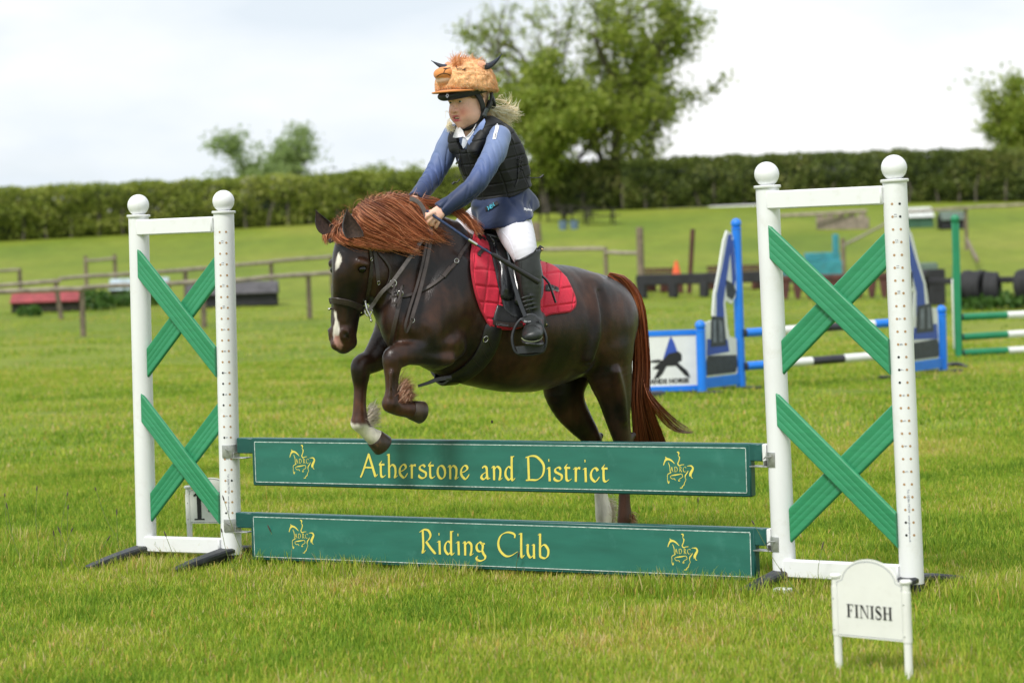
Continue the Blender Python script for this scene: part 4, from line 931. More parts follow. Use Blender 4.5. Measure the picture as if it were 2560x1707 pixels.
M_feath = hair_mat('leg_feather', [(0, (.20, .07, .035)), (.5, (.42, .19, .10)), (1, (.66, .44, .28))]); M_featw = hair_mat('pale_leg_feather', [(0, (.62, .52, .40)), (1, (.92, .86, .74))])
Z1 = lambda L_: [(760 + x / 3.733, 480 + y / 3.733) for x, y in L_]
def combed(guides, n, k, lift, spread, seed, wav=1.4, between=True, tree=None, liftvar=.03, lenvar=.25, clump=26):
    """hairs interpolated between neighbouring guide lines given in photograph pixels and laid over the body"""
    r = np.random.default_rng(seed); gs = [crom(g, 8) for g in guides]; gs = [g[np.linspace(0, len(g) - 1, 24).round().astype(int)] if len(g) > 24 else np.array([np.interp(np.linspace(0, len(g) - 1, 24), range(len(g)), g[:, c]) for c in (0, 1)]).T for g in gs]
    cl = r.random((clump, 3)); out = []; ts = np.linspace(0, 1, k)
    cache = {}
    def dep(x, y):
        q = (round(x / 4), round(y / 4))
        if q not in cache:
            h = hit(q[0] * 4, q[1] * 4, tree); cache[q] = proj(h[0])[2] if h[0] is not None else None
        return cache[q]
    for i in range(n):
        ci = r.integers(clump); c = cl[ci]; loose = r.random() < .25; s = (c[0] * .93 + r.normal() * (.05 if loose else .009) + .035) * (len(gs) - 1); s = min(max(s, 0), len(gs) - 1.001); a = int(s); f = s - a
        if not between: a = int(round(s)); a = min(a, len(gs) - 1); f = 0
        g = gs[a] * (1 - f) + gs[min(a + 1, len(gs) - 1)] * f; ln = (1 - lenvar * c[2]) * (1 - .22 * r.random() ** 1.5)
        g = np.array([np.interp(ts * ln * 23, range(24), g[:, c_]) for c_ in (0, 1)]).T
        nr = np.gradient(g, axis=0); nr = np.stack([-nr[:, 1], nr[:, 0]], 1); nr /= np.linalg.norm(nr, axis=1)[:, None] + 1e-6
        sp = r.normal() * spread; tw = (1.25 - 1.05 * ts) if not loose else (.6 + .8 * ts); g = g + nr * (sp * tw + (c[1] - .5) * spread * 3.2 * ts ** 1.5 + wav * 1.6 * np.sin(ts * (6 + 5 * c[2]) + c[1] * 6.3) * ts + r.normal() * wav * .7 * ts ** 2)[:, None]
        d = [dep(x, y) for x, y in g]; ok = [j for j in range(k) if d[j] is not None]
        if len(ok) < 2: d = np.full(k, 10.62)
        else: d = np.interp(range(k), ok, [d[j] for j in ok])
        d = np.convolve(np.pad(d, 2, mode='edge'), np.ones(5) / 5, 'valid'); lf = lift * (.25 + .9 * c[1] + .35 * r.random()) + liftvar * r.random() * ts
        d = d - lf * np.clip(ts * 4 + .15, 0, 1); out.append([tuple(P(x, y, z)) for (x, y), z in zip(g, d)])
    return np.array(out)
MG = [Z1(g) for g in (
 [(300, 300), (230, 350), (190, 410), (200, 450), (235, 500)],
 [(340, 300), (270, 340), (225, 400), (225, 450), (240, 480)],
 [(380, 310), (330, 370), (340, 420), (420, 465), (560, 505), (700, 520), (850, 545)],
 [(420, 290), (360, 350), (400, 410), (520, 460), (660, 500), (800, 520), (900, 540)],
 [(440, 250), (470, 330), (560, 390), (700, 430), (860, 480), (980, 540), (1090, 585)],
 [(470, 200), (540, 290), (660, 360), (800, 420), (930, 490), (1060, 560)],
 [(480, 140), (600, 220), (740, 300), (870, 370), (990, 430), (1120, 440)],
 [(540, 105), (680, 170), (810, 240), (930, 320), (1060, 400), (1170, 420)],
 [(620, 80), (760, 130), (890, 210), (1020, 310), (1130, 380), (1240, 420), (1350, 470)],
 [(720, 58), (860, 90), (990, 170), (1100, 270), (1190, 350), (1290, 400), (1400, 430)],
 [(820, 45), (940, 80), (1040, 150), (1120, 230), (1180, 310), (1210, 360)],
 [(900, 50), (1000, 80), (1080, 130), (1140, 190), (1190, 250)],
 [(980, 70), (1060, 90), (1120, 120), (1160, 150), (1200, 190)])]
mn = combed(MG, 3400, 15, .024, 4.2, 5, liftvar=.03, lenvar=.26, clump=90)
strands('mane', mn, .0014, .0004, M_mane, pony, 5, kind='stuff')
MW = [np.vstack([np.array(g)[1:], np.array(g)[-1:] + (np.array(g)[-1:] - np.array(g)[-2:-1]) * f]) for g, f in zip(MG[3:12], (.3, .4, .5, .5, .5, .6, .5, .6, .6))]
strands('mane', combed(MW, 420, 16, .034, 6.5, 15, wav=3.0, liftvar=.05, lenvar=.35, clump=46), .0011, .0003, M_mane, pony, 15, kind='stuff')
MG2 = [[(1095, 512), (1125, 522), (1160, 545), (1185, 570), (1200, 592)], [(1110, 516), (1145, 528), (1178, 552), (1200, 580), (1212, 604)], [(1050, 500), (1085, 505), (1120, 515), (1155, 535), (1185, 560)]]
strands('mane', combed(MG2, 700, 12, .03, 4.5, 6, clump=20), .0012, .0004, M_mane, pony, 6, kind='stuff')
# loose hairs standing off the crest
r = np.random.default_rng(8); fl = []
for i in range(190):
    s = r.random(); g = crom([(835, 565), (870, 530), (930, 500), (985, 490), (1040, 500), (1100, 512)], 10); q = g[int(s * (len(g) - 1))] + r.normal(size=2) * (5, 2); l = r.uniform(10, 34); a = r.uniform(-2.6, -.3); b = r.normal() * 1.5
    w = r.uniform(-.05, .08); fl.append([tuple(PBw(q[0] + l * t * math.cos(a + b * t), q[1] + 4 + l * t * math.sin(a + b * t), w)) for t in np.linspace(0, 1, 9)])
strands('mane', np.array(fl), .0006, .0003, M_mane, pony, 9, kind='stuff')
# tail
def tails(guides, n, k, spread, seed, w0=0.0, wr=.05, wav=2.0):
    r = np.random.default_rng(seed); gs = [crom(g, 8) for g in guides]; gs = [np.array([np.interp(np.linspace(0, len(g) - 1, 30), range(len(g)), g[:, c]) for c in (0, 1)]).T for g in gs]; out = []; ts = np.linspace(0, 1, k); cl = r.random((40, 2))
    for i in range(n):
        c = cl[r.integers(40)]; s = min(max(c[0] + r.normal() * .04, 0), .999) * (len(gs) - 1); a = int(s); f = s - a; g = gs[a] * (1 - f) + gs[a + 1] * f; ln = 1 - .22 * r.random() ** 2
        g = np.array([np.interp(ts * ln * 29, range(30), g[:, q]) for q in (0, 1)]).T; g[:, 0] += r.normal() * spread * np.clip(ts * 3, .2, 1) + wav * np.sin(ts * 7 + c[1] * 6.3) * ts
        w = w0 + wr * r.normal() * (.5 + .6 * np.sin(ts * 3.1)) ; out.append([tuple(PBw(x, y, ww)) for (x, y), ww in zip(g, np.broadcast_to(w, k))])
    return np.array(out)
TG = [[(1518, 692), (1540, 712), (1568, 765), (1588, 830), (1590, 920), (1584, 990), (1588, 1060), (1592, 1130), (1590, 1170)],
      [(1522, 688), (1552, 708), (1580, 765), (1596, 840), (1600, 920), (1598, 990), (1604, 1060), (1612, 1130), (1615, 1180)],
      [(1524, 684), (1560, 700), (1594, 755), (1606, 840), (1610, 920), (1608, 985), (1620, 1050), (1640, 1120), (1650, 1165)],
      [(1526, 682), (1566, 694), (1600, 745), (1612, 830), (1617, 920), (1616, 980), (1634, 1040), (1658, 1100), (1672, 1140)]]
strands('tail', tails(TG, 3000, 18, 3.2, 12), .0017, .0005, M_tail, pony, 12, kind='stuff')
TW = [[(1600, 900), (1612, 960), (1640, 1000), (1680, 1040), (1720, 1068)], [(1605, 930), (1625, 985), (1665, 1035), (1705, 1072), (1735, 1080)], [(1600, 930), (1620, 1000), (1655, 1050), (1690, 1078), (1728, 1084)]]
strands('tail', tails(TW, 120, 14, 2.5, 13), .0009, .0003, M_tail, pony, 13, kind='stuff')
# feather on the legs
def tuft(cx, cy, w, dirs, n, ln, m, seed, sx=8, sy=14, curl=.6):
    r = np.random.default_rng(seed); out = []
    for i in range(n):
        x0, y0 = cx + r.normal() * sx * .5, cy + r.normal() * sy * .5; a = math.radians(dirs[0] + (dirs[1] - dirs[0]) * r.random()); b = curl * r.normal(1, .5); l = ln * r.uniform(.5, 1)
        ww = w + r.normal() * .02; p = []; x, y = x0, y0
        for t in range(8): p.append(tuple(PBw(x, y, ww))); x += math.cos(a) * l / 7; y += math.sin(a) * l / 7; a += b / 7
        out.append(p)
    return strands('feather', np.array(out), .0007, .0003, m, pony, seed, kind='stuff')
tuft(1002, 985, .13, (-75, -15), 800, 36, M_feath, 21, 10, 26, .5); tuft(1014, 1000, .13, (-95, -30), 420, 30, M_feath, 22, 12, 8, .4)
tuft(922, 1042, -.115, (-50, 25), 520, 34, M_featw, 23, 6, 22, -.5)
tuft(1524, 1275, -.115, (0, 70), 500, 24, M_featw, 24, 9, 32, .5); tuft(1578, 1298, .125, (0, 80), 260, 20, M_feath, 25, 6, 18, .5)

M_leather = mat('black_leather', (.014, .013, .013), .34, spec=.5, noise=(30, .2), bump=(220, .25, .001)); M_brl = mat('brown_black_leather', (.035, .024, .02), .4, noise=(30, .25), bump=(200, .25, .001))
M_rein = mat('grey_rein', (.10, .085, .08), .5, noise=(60, .3), bump=(400, .5, .001)); M_steel = mat('polished_steel', (.62, .6, .56), .18, metal=1.0); M_brass = mat('brass_stud', (.5, .36, .2), .3, metal=.9)
M_red = mat('red_quilt', (.66, .016, .05), .72, sheen=.25, noise=(120, .1), bump=(700, .25, .0006)); M_redp = mat('red_piping', (.42, .015, .035), .7, noise=(60, .15))
def band(t, name, pts, width, th=.0035, off=.005, m=None, n=8, tree=None):
    p, nr = drape(pts, off, n, tree); mb = MB(); mb.strap(p, nr, width, th); return part(name, mb, m or M_brl, t, sharp=30)
def buckle(t, px, py, sz, off=.008, tree=None, ang=0):
    h, n = hit(px, py, tree)
    if h is None: h, n = P(px, py, 10.5), -CF
    c = h + n * off; u = (ZZ - n * ZZ.dot(n)).normalized(); v = u.cross(n); a = math.radians(ang); u, v = u * math.cos(a) + v * math.sin(a), v * math.cos(a) - u * math.sin(a)
    pts = [c + u * (sz * math.sin(k / 16 * 6.2832)) + v * (sz * .8 * math.cos(k / 16 * 6.2832)) for k in range(17)]; mb = MB(); mb.tube(pts, sz * .14, 8, cap=False); return part('buckle', mb, M_steel, t)
# --- bridle
t = thing('bridle', 'dark leather bridle with a cavesson noseband on the pony', 'bridle', P(900, 700, HD - .1))
band(t, 'browband', [(822, 604), (838, 597), (862, 597), (890, 604), (918, 612)], .019, .006)
band(t, 'noseband', [(823, 752), (838, 749), (866, 754), (892, 763), (914, 775)], .021, .006, .006); band(t, 'noseband_padding', [(824, 757), (840, 755), (866, 760), (890, 769), (908, 779)], .012, .005, .005)
band(t, 'cheekpiece', [(920, 606), (926, 640), (927, 680), (922, 725), (914, 758)], .017); band(t, 'cheekpiece', [(930, 600), (937, 640), (943, 680), (946, 712)], .018); band(t, 'headpiece', [(898, 560), (915, 585), (930, 612)], .02)
band(t, 'throat_lash', [(935, 606), (946, 632), (962, 652), (974, 674), (972, 700), (962, 722)], .012)
for b_ in ((924, 622), (941, 621), (926, 648), (945, 706)): buckle(t, *b_, .008)
# bit: loose ring and full cheek bar
c = PBw(918, 776, .05); h, n_ = hit(905, 772)
dB = (proj(h)[2] if h is not None else HD - .1) - .015
mb = MB(); mb.tube([P(913, 755, dB), P(915, 765, dB), P(919, 778, dB), P(924, 790, dB), P(928, 801, dB)], [.0055, .0065, .008, .0055, .004], 12); mb.ball(P(913, 754, dB), .0075, 12); mb.ball(P(928, 802, dB), .006, 12)
mb.tube([P(921 + 9 * math.cos(a), 777 + 13 * math.sin(a), dB) for a in np.linspace(0, 6.2832, 20)], .003, 8, cap=False); mb.tube([P(919, 778, dB), P(908, 784, dB + .01), P(900, 789, dB + .04)], .006, 10); part('bit', mb, M_steel, t)
mb = MB(); mb.ball(P(823, 773, HD - .03), .006, 12); mb.tube([P(823, 773, HD - .03), P(832, 770, HD - .0)], .004, 8); part('bit_end', mb, M_steel, t)
# --- reins: near rein, far rein over the crest, and the hanging end
def air(pts, n=8):
    a = crom([(x, y, d) for x, y, d in pts], n); return [P(*q) for q in a]
t = thing('reins', 'brown leather reins from the bit to the rider hands, end hanging by the shoulder', 'reins', P(1040, 640, 10.4))
def skin(px, py, off=.02):
    h, n = hit(px, py); return (proj(h)[2] - off) if h is not None else None
def line(t, name, px, width, m, offs=.02, th=.0035, fallback=10.55, n=6, nor=None):
    d = [skin(x, y, o) for x, y, o in px]; ok = [i for i, v in enumerate(d) if v is not None]; d = np.interp(range(len(px)), ok, [d[i] for i in ok]) if ok else [fallback] * len(px)
    p = air([(x, y, dd) for (x, y, o), dd in zip(px, d)], n); mb = MB(); mb.strap(p, [nor or (-CF)] * len(p), width, th); return part(name, mb, m, t, sharp=30)
line(t, 'rein', [(922, 776, .03), (935, 758, .03), (955, 730, .03), (980, 706, .04), (1010, 665, .04), (1040, 622, .04), (1060, 592, .04), (1068, 568, .05), (1074, 552, .06)], .017, M_rein)
line(t, 'rein', [(1070, 545, .055), (1077, 590, .045), (1073, 625, .035), (1064, 670, .03), (1055, 708, .03), (1044, 748, .03), (1035, 778, .03), (1030, 796, .03)], .017, M_brl)
line(t, 'rein', [(1066, 545, .05), (1068, 590, .035), (1058, 650, .025), (1044, 708, .02), (1030, 752, .02), (1019, 790, .02), (1013, 815, .02), (1016, 830, .02), (1024, 815, .02), (1030, 797, .025)], .012, M_brl)
line(t, 'rein', [(1024, 498, .0), (1034, 499, .03), (1048, 508, .05), (1058, 522, .06), (1068, 548, .07), (1076, 575, .06), (1078, 600, .05)], .019, M_rein, fallback=10.6)
buckle(t, 1029, 801, .011, .022)
# --- breastplate and martingale
t = thing('breastplate', 'black leather breastplate and martingale across the pony chest', 'breastplate', P(1010, 740, 10.4))
band(t, 'neck_strap', [(1190, 585), (1172, 606), (1157, 626), (1143, 652), (1116, 684), (1081, 713), (1052, 728), (1025, 738), (1004, 741), (985, 735), (968, 724)], .016, .005)
band(t, 'keeper', [(1126, 670), (1108, 693)], .021, .008, .006); buckle(t, 1140, 655, .012, .010, ang=40)
line(t, 'chest_strap', [(1002, 738, .02), (998, 758, .02), (990, 795, .02), (981, 835, .02), (976, 862, .02)], .018, M_brl); line(t, 'ring_strap', [(998, 736, .03), (985, 742, .04), (981, 730, .045), (986, 718, .045), (982, 708, .04)], .010, M_brl)
line(t, 'ring_strap', [(1002, 735, .03), (1008, 716, .04), (1004, 718, .05), (998, 745, .045), (988, 758, .045), (982, 752, .04), (984, 735, .035)], .011, M_brl)
for (x, y, s) in ((983, 708, .019), (1001, 733, .015)):
    d = (skin(x, y, .04) or 10.5); mb = MB(); mb.tube([P(x + s * 548 * .8 * math.cos(a), y + s * 548 * math.sin(a) * .8, d) for a in np.linspace(0, 6.2832, 20)], .0022, 8, cap=False); part('ring', mb, M_steel, t)
mb = MB(); p = air([(1128, 944, 10.55), (1095, 948, 10.5), (1070, 957, 10.48), (1045, 965, 10.47)]); mb.strap(p, [-CF] * len(p), [.022 - .010 * i / (len(p) - 1) for i in range(len(p))], .005); part('girth_loop', mb, M_leather, t)
# --- saddle pad: a quilted sheet between four edge lines
def coons(T, R_, B, L_, nu, nv):
    rs = lambda c, n: (lambda a: np.array([np.interp(np.linspace(0, len(a) - 1, n + 1), range(len(a)), a[:, k]) for k in (0, 1)]).T)(crom(c, 10))
    T, B, R_, L_ = rs(T, nu), rs(B, nu), rs(R_, nv), rs(L_, nv); out = np.zeros((nv + 1, nu + 1, 2))
    for j in range(nv + 1):
        v = j / nv
        for i in range(nu + 1):
            u = i / nu; out[j, i] = (1 - v) * T[i] + v * B[i] + (1 - u) * L_[j] + u * R_[j] - ((1 - u) * (1 - v) * T[0] + u * (1 - v) * T[-1] + (1 - u) * v * B[0] + u * v * B[-1])
    return out
def sheet(t, name, grid, off, th, m, disp=None, mirror=True, tree=None, sharp=None):
    nv, nu = grid.shape[0] - 1, grid.shape[1] - 1; top = []; bot = []
    for j in range(nv + 1):
        for i in range(nu + 1):
            h, n = hit(*grid[j, i], tree)
            if h is None: h, n = PBw(*grid[j, i], .05), Vector(PL)
            if n.dot(PL) < 0: n = Vector(PL)
            d = disp(grid[j, i], i / nu, j / nv) if disp else 0; edge = min(i, nu - i, j, nv - j); e = 1 if edge > 0 else 0
            top.append(h + n * (off + th * (.4 + .6 * e) + d * e)); bot.append(h + n * off)
    w = nu + 1; fs = [(j * w + i, j * w + i + 1, (j + 1) * w + i + 1, (j + 1) * w + i) for j in range(nv) for i in range(nu)]; o = len(top)
    rim = [i for i in range(w)] + [j * w + nu for j in range(1, nv + 1)] + [nv * w + i for i in range(nu - 1, -1, -1)] + [j * w for j in range(nv - 1, 0, -1)]
    fb = [tuple(o + x for x in f[::-1]) for f in fs]; fr = [(rim[k], rim[(k + 1) % len(rim)], o + rim[(k + 1) % len(rim)], o + rim[k]) for k in range(len(rim))]
    mb = MB(); mb.add(top + bot, fs + fb + fr)
    if mirror:
        m2 = MB(); m2.add([Vector(v) - PL * (2 * (Vector(v) - P0).dot(PL)) for v in top + bot], [f[::-1] for f in fs + fb + fr]); part(name, m2, m, t, sharp=sharp)
    ob = part(name, mb, m, t, sharp=sharp); return ob, [top[k] for k in rim]
t = thing('saddle_pad', 'red quilted saddle pad with a small black badge', 'saddle pad', PBw(1290, 720, .25))
PT, PR_, PBt, PL_ = [(1186, 574), (1240, 618), (1300, 650), (1351, 660), (1385, 673), (1412, 700)], [(1412, 700), (1426, 728), (1434, 752), (1432, 768), (1420, 779)], [(1222, 815), (1249, 821), (1290, 819), (1346, 795), (1373, 785), (1420, 779)], [(1186, 574), (1175, 640), (1179, 700), (1195, 762), (1222, 815)]
def quilt(p, u, v):
    x, y = p; c = 0
    for q in ((x + (y - 700) * .12 - 1175) / 37.0, (y - (x - 1200) * .12 - 560 + max(0, x - 1340) * .25) / 39.0):
        f = abs(q - round(q)) * 37; c = max(c, math.exp(-(f / 1.9) ** 2))
    f2 = min(u, v, 1 - u, 1 - v); return -.0075 * c + .0025
gr = coons(PT, PR_, PBt, PL_, 128, 96)
pad, rim = sheet(t, 'quilted_panel', gr, .004, .012, M_red, quilt)
mb = MB(); rr = rim[::2]; mb.tube([Vector(p) + PL * .002 for p in rr] + [Vector(rr[0]) + PL * .002], .0062, 8, cap=False); part('piping', mb, M_redp, t)
padtree = BVHTree.FromPolygons([tuple(Vector(v.co) + Vector(t.location)) for v in pad.data.vertices], [tuple(p.vertices) for p in pad.data.polygons])
# badge
p, nr = drape([(1364, 720), (1380, 722), (1395, 726)], .004, 4, padtree); mb = MB(); mb.strap(p, nr, [.030 + .008 * math.sin(i / (len(p) - 1) * 3.1) for i in range(len(p))], .004); part('badge', mb, M_leather, t)
u = (P(1395, 731, 10.6) - P(1364, 724, 10.6)).normalized(); text_mesh('LeMieux', .016, u, u.cross(-CF) * -1, p[0] - CF * .006 + u * .008 - ZZ * .006, 'lettering', M_zinc, t, shear=.3)
# --- saddle
t = thing('saddle', 'black leather saddle with a knee roll under the rider', 'saddle', PBw(1270, 620, .1))
M_sad = mat('saddle_leather', (.011, .012, .014), .26, spec=.6, coat=.25, noise=(20, .2), bump=(240, .15, .0008))
gr = coons([(1206, 588), (1250, 618), (1300, 640), (1345, 650)], [(1345, 650), (1352, 700), (1350, 740), (1334, 775)], [(1256, 782), (1278, 800), (1305, 798), (1334, 775)], [(1206, 588), (1222, 645), (1238, 715), (1256, 782)], 24, 24)
sheet(t, 'flap', gr, .020, .007, M_sad, sharp=60)
gr = coons([(1214, 592), (1226, 594), (1238, 602), (1247, 612)], [(1247, 612), (1262, 660), (1272, 710), (1276, 752)], [(1243, 745), (1250, 752), (1262, 755), (1276, 752)], [(1214, 592), (1226, 640), (1236, 690), (1243, 745)], 16, 24)
sheet(t, 'knee_roll', gr, .026, .012, M_sad, lambda p, u, v: .020 * math.sin(u * math.pi) ** .7 * math.sin(min(1, v * 1.1) * math.pi) ** .4, sharp=60)
gr = coons([(1251, 618), (1258, 622), (1264, 626), (1270, 630)], [(1270, 630), (1284, 680), (1296, 730), (1300, 768)], [(1278, 760), (1285, 765), (1292, 768), (1300, 768)], [(1251, 618), (1264, 665), (1274, 712), (1278, 760)], 12, 20)
sheet(t, 'thigh_panel', gr, .028, .010, M_sad, lambda p, u, v: .012 * math.sin(u * math.pi), sharp=60)
mb = MB(); sp = [(*PB(1212, 588, 0), .035, .05), (*PB(1235, 600, 0), .04, .09), (*PB(1270, 626, 0), .035, .11), (*PB(1300, 640, 0), .03, .12)]
Fs = Field(np.min([s[:3] for s in sp], 0) - .2, np.max([s[:3] for s in sp], 0) + .2, .009); Fs.chain(sp, k=.01); v_, q_ = Fs.mesh(2); qmesh('seat', toworld(v_), q_, M_sad, t)
mb = MB(); p = [toworld(np.array([PB(1208, 588, .10 * math.cos(a))]))[0] + np.array((0, 0, .05 * math.sin(a))) + np.array(PF) * .02 for a in np.linspace(0, math.pi, 14)]; mb.tube(p, .012, 10); part('pommel', mb, M_sad, t)
gr = coons([(1238, 762), (1255, 768), (1275, 776), (1296, 786)], [(1296, 786), (1295, 795), (1293, 804), (1291, 813)], [(1226, 806), (1248, 811), (1270, 813), (1291, 813)], [(1238, 762), (1232, 778), (1228, 792), (1226, 806)], 14, 10)
sheet(t, 'girth_guard', gr, .018, .008, M_leather, sharp=60)
band(t, 'pad_strap', [(1224, 806), (1250, 811), (1275, 813), (1300, 812)], .020, .004, .030)
u = (P(1290, 812, 10.6) - P(1240, 808, 10.6)).normalized(); h, n = hit(1243, 810); text_mesh('LeMieux', .016, u, u.cross(-CF) * -1, P(1240, 813, proj(h)[2] - .045), 'lettering', mat('grey_thread', (.08, .085, .1), .6), t)
band(t, 'pad_loop', [(1206, 606), (1194, 598), (1192, 604)], .02, .005, .02); band(t, 'pad_loop', [(1212, 632), (1200, 632), (1192, 640), (1192, 646)], .018, .005, .02)
t = thing('girth', 'black padded girth running under the pony belly', 'girth', PBw(1200, 880, .2))
gl = [(1240, 800), (1232, 822), (1222, 858), (1204, 892), (1176, 921), (1142, 943)]
p, nr = drape(gl, .010, 8)
lastl = toloc(np.array([tuple(p[-1])]))[0]
for k in range(1, 9):
    q = lastl.copy(); q[1] = lastl[1] * (1 - k / 8); q[2] -= .022 * math.sin(k / 8 * math.pi / 2); p.append(Vector(tuple(toworld(q[None])[0]))); nr.append((Vector((0, 0, -1)) + PL * .6 * (1 - k / 8)).normalized())
mb = MB(); W_ = [.055 + .03 * min(1, i / 8) for i in range(len(p))]; mb.strap(p, nr, W_, .014)
mir = [Vector(v) - PL * (2 * (Vector(v) - P0).dot(PL)) for v in p]; mnr = [Vector(v) - PL * (2 * Vector(v).dot(PL)) for v in nr]; mb.strap(mir[::-1], mnr[::-1], W_[::-1], .014); part('girth_strap', mb, M_leather, t, sharp=50)
buckle(t, 1209, 845, .014, .022, ang=30)
for g in ([(1215, 840), (1225, 865)], [(1200, 868), (1214, 890)], [(1180, 893), (1196, 912)]): band(t, 'stitched_seam', [g[0], ((g[0][0] + g[1][0]) / 2, (g[0][1] + g[1][1]) / 2), g[1]], .002, .002, .024)
# ------------------------------------------------------------------ the rider
M_skin = mat('skin', (0, 0, 0), .48, spec=.35, attr='Col', sub=.08, noise=(60, .05)); M_jack = mat('riding_jacket', (0, 0, 0), .55, spec=.35, attr='Col', sheen=.25, noise=(14, .05), bump=(420, .12, .0006))
M_vest = mat('black_vest_foam', (.0085, .009, .0105), .6, spec=.4, sheen=.05, noise=(40, .25), bump=(500, .3, .0008)); M_brch = mat('white_breeches', (.72, .71, .78), .6, sheen=.2, noise=(10, .03), bump=(500, .15, .0005))
M_boot = mat('black_rubber_boot', (.022, .025, .024), .42, spec=.5, noise=(18, .4), dirt=(16, .4, (.055, .065, .06)), bump=(120, .2, .0012)); M_collar = mat('white_collar', (.78, .78, .82), .6, noise=(20, .03)); M_shell = mat('helmet_shell', (.016, .017, .020), .55, noise=(60, .3), bump=(600, .3, .0006))
rb_ = PBw(1262, 560, 0); rider = thing('person', 'child rider in white breeches, black vest and blue jacket, leaning forward over the pony', 'person', rb_)
def S(px, py, w, rb, ra): return (*PB(px, py, w), rb, ra)
TOR = [(1268, 556, 0, .100, .118), (1268, 520, 0, .105, .125), (1250, 470, 0, .092, .118), (1224, 412, 0, .094, .128), (1206, 362, 0, .085, .135), (1194, 330, 0, .058, .10)]
ARML = [(1248, 342, .140, .052, .052), (1238, 378, .175, .054, .052), (1212, 425, .20, .048, .047), (1188, 462, .20, .046, .045), (1150, 494, .17, .041, .040), (1104, 524, .135, .037, .036)]
ARMR = [(1134, 338, -.140, .050, .050), (1117, 372, -.17, .052, .050), (1098, 416, -.18, .050, .047), (1080, 446, -.17, .046, .045), (1058, 476, -.12, .042, .040), (1036, 502, -.07, .036, .036)]
LEGL = [(1278, 545, .085, .092, .085), (1292, 585, .19, .080, .080), (1306, 620, .262, .066, .064), (1315, 650, .288, .052, .050)]
BOOTL = [(1316, 625, .280, .064, .062), (1317, 650, .288, .061, .058), (1322, 690, .298, .060, .055), (1326, 740, .305, .048, .045), (1331, 775, .31, .038, .037), (1336, 795, .312, .040, .038)]
FOOTL = [(1340, 800, .30, .038, .038), (1337, 815, .345, .040, .042), (1333, 828, .40, .040, .047), (1331, 836, .44, .034, .047), (1331, 840, .465, .024, .042)]
def bb(sts, m=.09): a = np.array([PB(*s[:3]) for s in sts]); return a.min(0) - m, a.max(0) + m
def fld(sts, h, m=.12): lo, hi = bb(sts, m); return Field(lo, hi, h)
def inset(sts, d): return [(*s[:3], max(s[3] - d, .01), max(s[4] - d, .01)) for s in sts]
def mirr(st): x, y, z, a, b = st; return (x, -y, z, a, b)
# ---- body under the clothes (coarse) plus head and hands (fine)
Fb = fld(TOR + ARML + ARMR + LEGL + BOOTL + FOOTL, .009, .14); a_ = toloc(np.array([tuple(P(950, 830, 10.9))]))[0]; 
Fb = Field(np.minimum(Fb.lo, Fb.lo * [1, 0, 1] + [0, -.58, 0]), np.array([Fb.ax[0][-1] + .15, .58, Fb.ax[2][-1] + .1]), .009)
Fb.chain([S(*s) for s in inset(TOR, .018)], k=.03); Fb.chain([S(1194, 335, 0, .05, .07), S(1186, 315, 0, .042, .042), S(1180, 295, 0, .042, .042)], k=.03)
for a in (ARML, ARMR): Fb.chain([S(*s) for s in inset(a, .014)], k=.03)
for s in (LEGL, BOOTL, FOOTL):
    q = [S(*z) for z in inset(s, .016)]; Fb.chain(q, k=.02); Fb.chain([mirr(z) for z in q], k=.02)
bv, bq = Fb.mesh(2); bv = toworld(bv)
# ---- head in its own frame: forward, left, up
HY, HPT = math.radians(44), math.radians(9)
hf0 = Vector((-math.cos(HY), -math.sin(HY), 0)); hl = Vector((math.sin(HY), -math.cos(HY), 0)); hf = (hf0 * math.cos(HPT) - ZZ * math.sin(HPT)).normalized(); hu = (ZZ * math.cos(HPT) + hf0 * math.sin(HPT)).normalized()
hO = PBw(1171, 249, 0); HM = np.array([tuple(hf), tuple(hl), tuple(hu)]); SC = 1.06
def hw(V_): return (np.atleast_2d(np.asarray(V_, float)) * SC) @ HM + np.array(hO)
def hp(f, l, u): return Vector(tuple(hw([(f, l, u)])[0]))
def hloc(px, py, l=0.0):
    """head-frame coordinates of a pixel in the upright plane l metres left of the head's middle"""
    r = P(px, py, 1) - EYE; q = hO + hl * (l * SC); t = (q - EYE).dot(hl) / r.dot(hl); v = EYE + r * t - hO; return (v.dot(hf) / SC, l, v.dot(hu) / SC)
Fh = Field((-.13, -.11, -.19), (.13, .11, .13), .0023)
Fh.ball((-.012, 0, .025), .08, .01, sc=(.090, .073, .088)); Fh.ball((.018, 0, -.035), .06, .03, sc=(.068, .064, .074)); Fh.ball((.028, 0, -.074), .04, .03, sc=(.051, .051, .039))
for s in (1, -1):
    Fh.ball((.050, .036 * s, -.048), .028, .03, sc=(.026, .022, .030)); Fh.ball((.012, .050 * s, -.070), .03, .03, sc=(.030, .014, .026)); Fh.ball((.072, .030 * s, .018), .016, .02, sc=(.014, .022, .010))
Fh.ball((.064, 0, -.101), .016, .022); Fh.ball((.066, 0, .03), .03, .03, sc=(.02, .04, .03)); Fh.ball((.068, 0, -.066), .02, .02, sc=(.018, .026, .022))
for s in (1, -1): Fh.ball((.085, .030 * s, .000), .013, .010, 's', sc=(.011, .017, .008))
Fh.chain([(.080, 0, .008, .008, .009), (.090, 0, -.014, .009, .009), (.100, 0, -.033, .0105, .0115), (.094, 0, -.039, .009, .010)], k=.010)
for s in (1, -1): Fh.ball((.088, .0125 * s, -.037), .0085, .006); Fh.ball((.0935, .0075 * s, -.0435), .0042, .003, 's', sc=(.005, .0042, .0042))
Fh.ball((.088, 0, -.069), .01, .003, 's', sc=(.012, .0195, .0058))
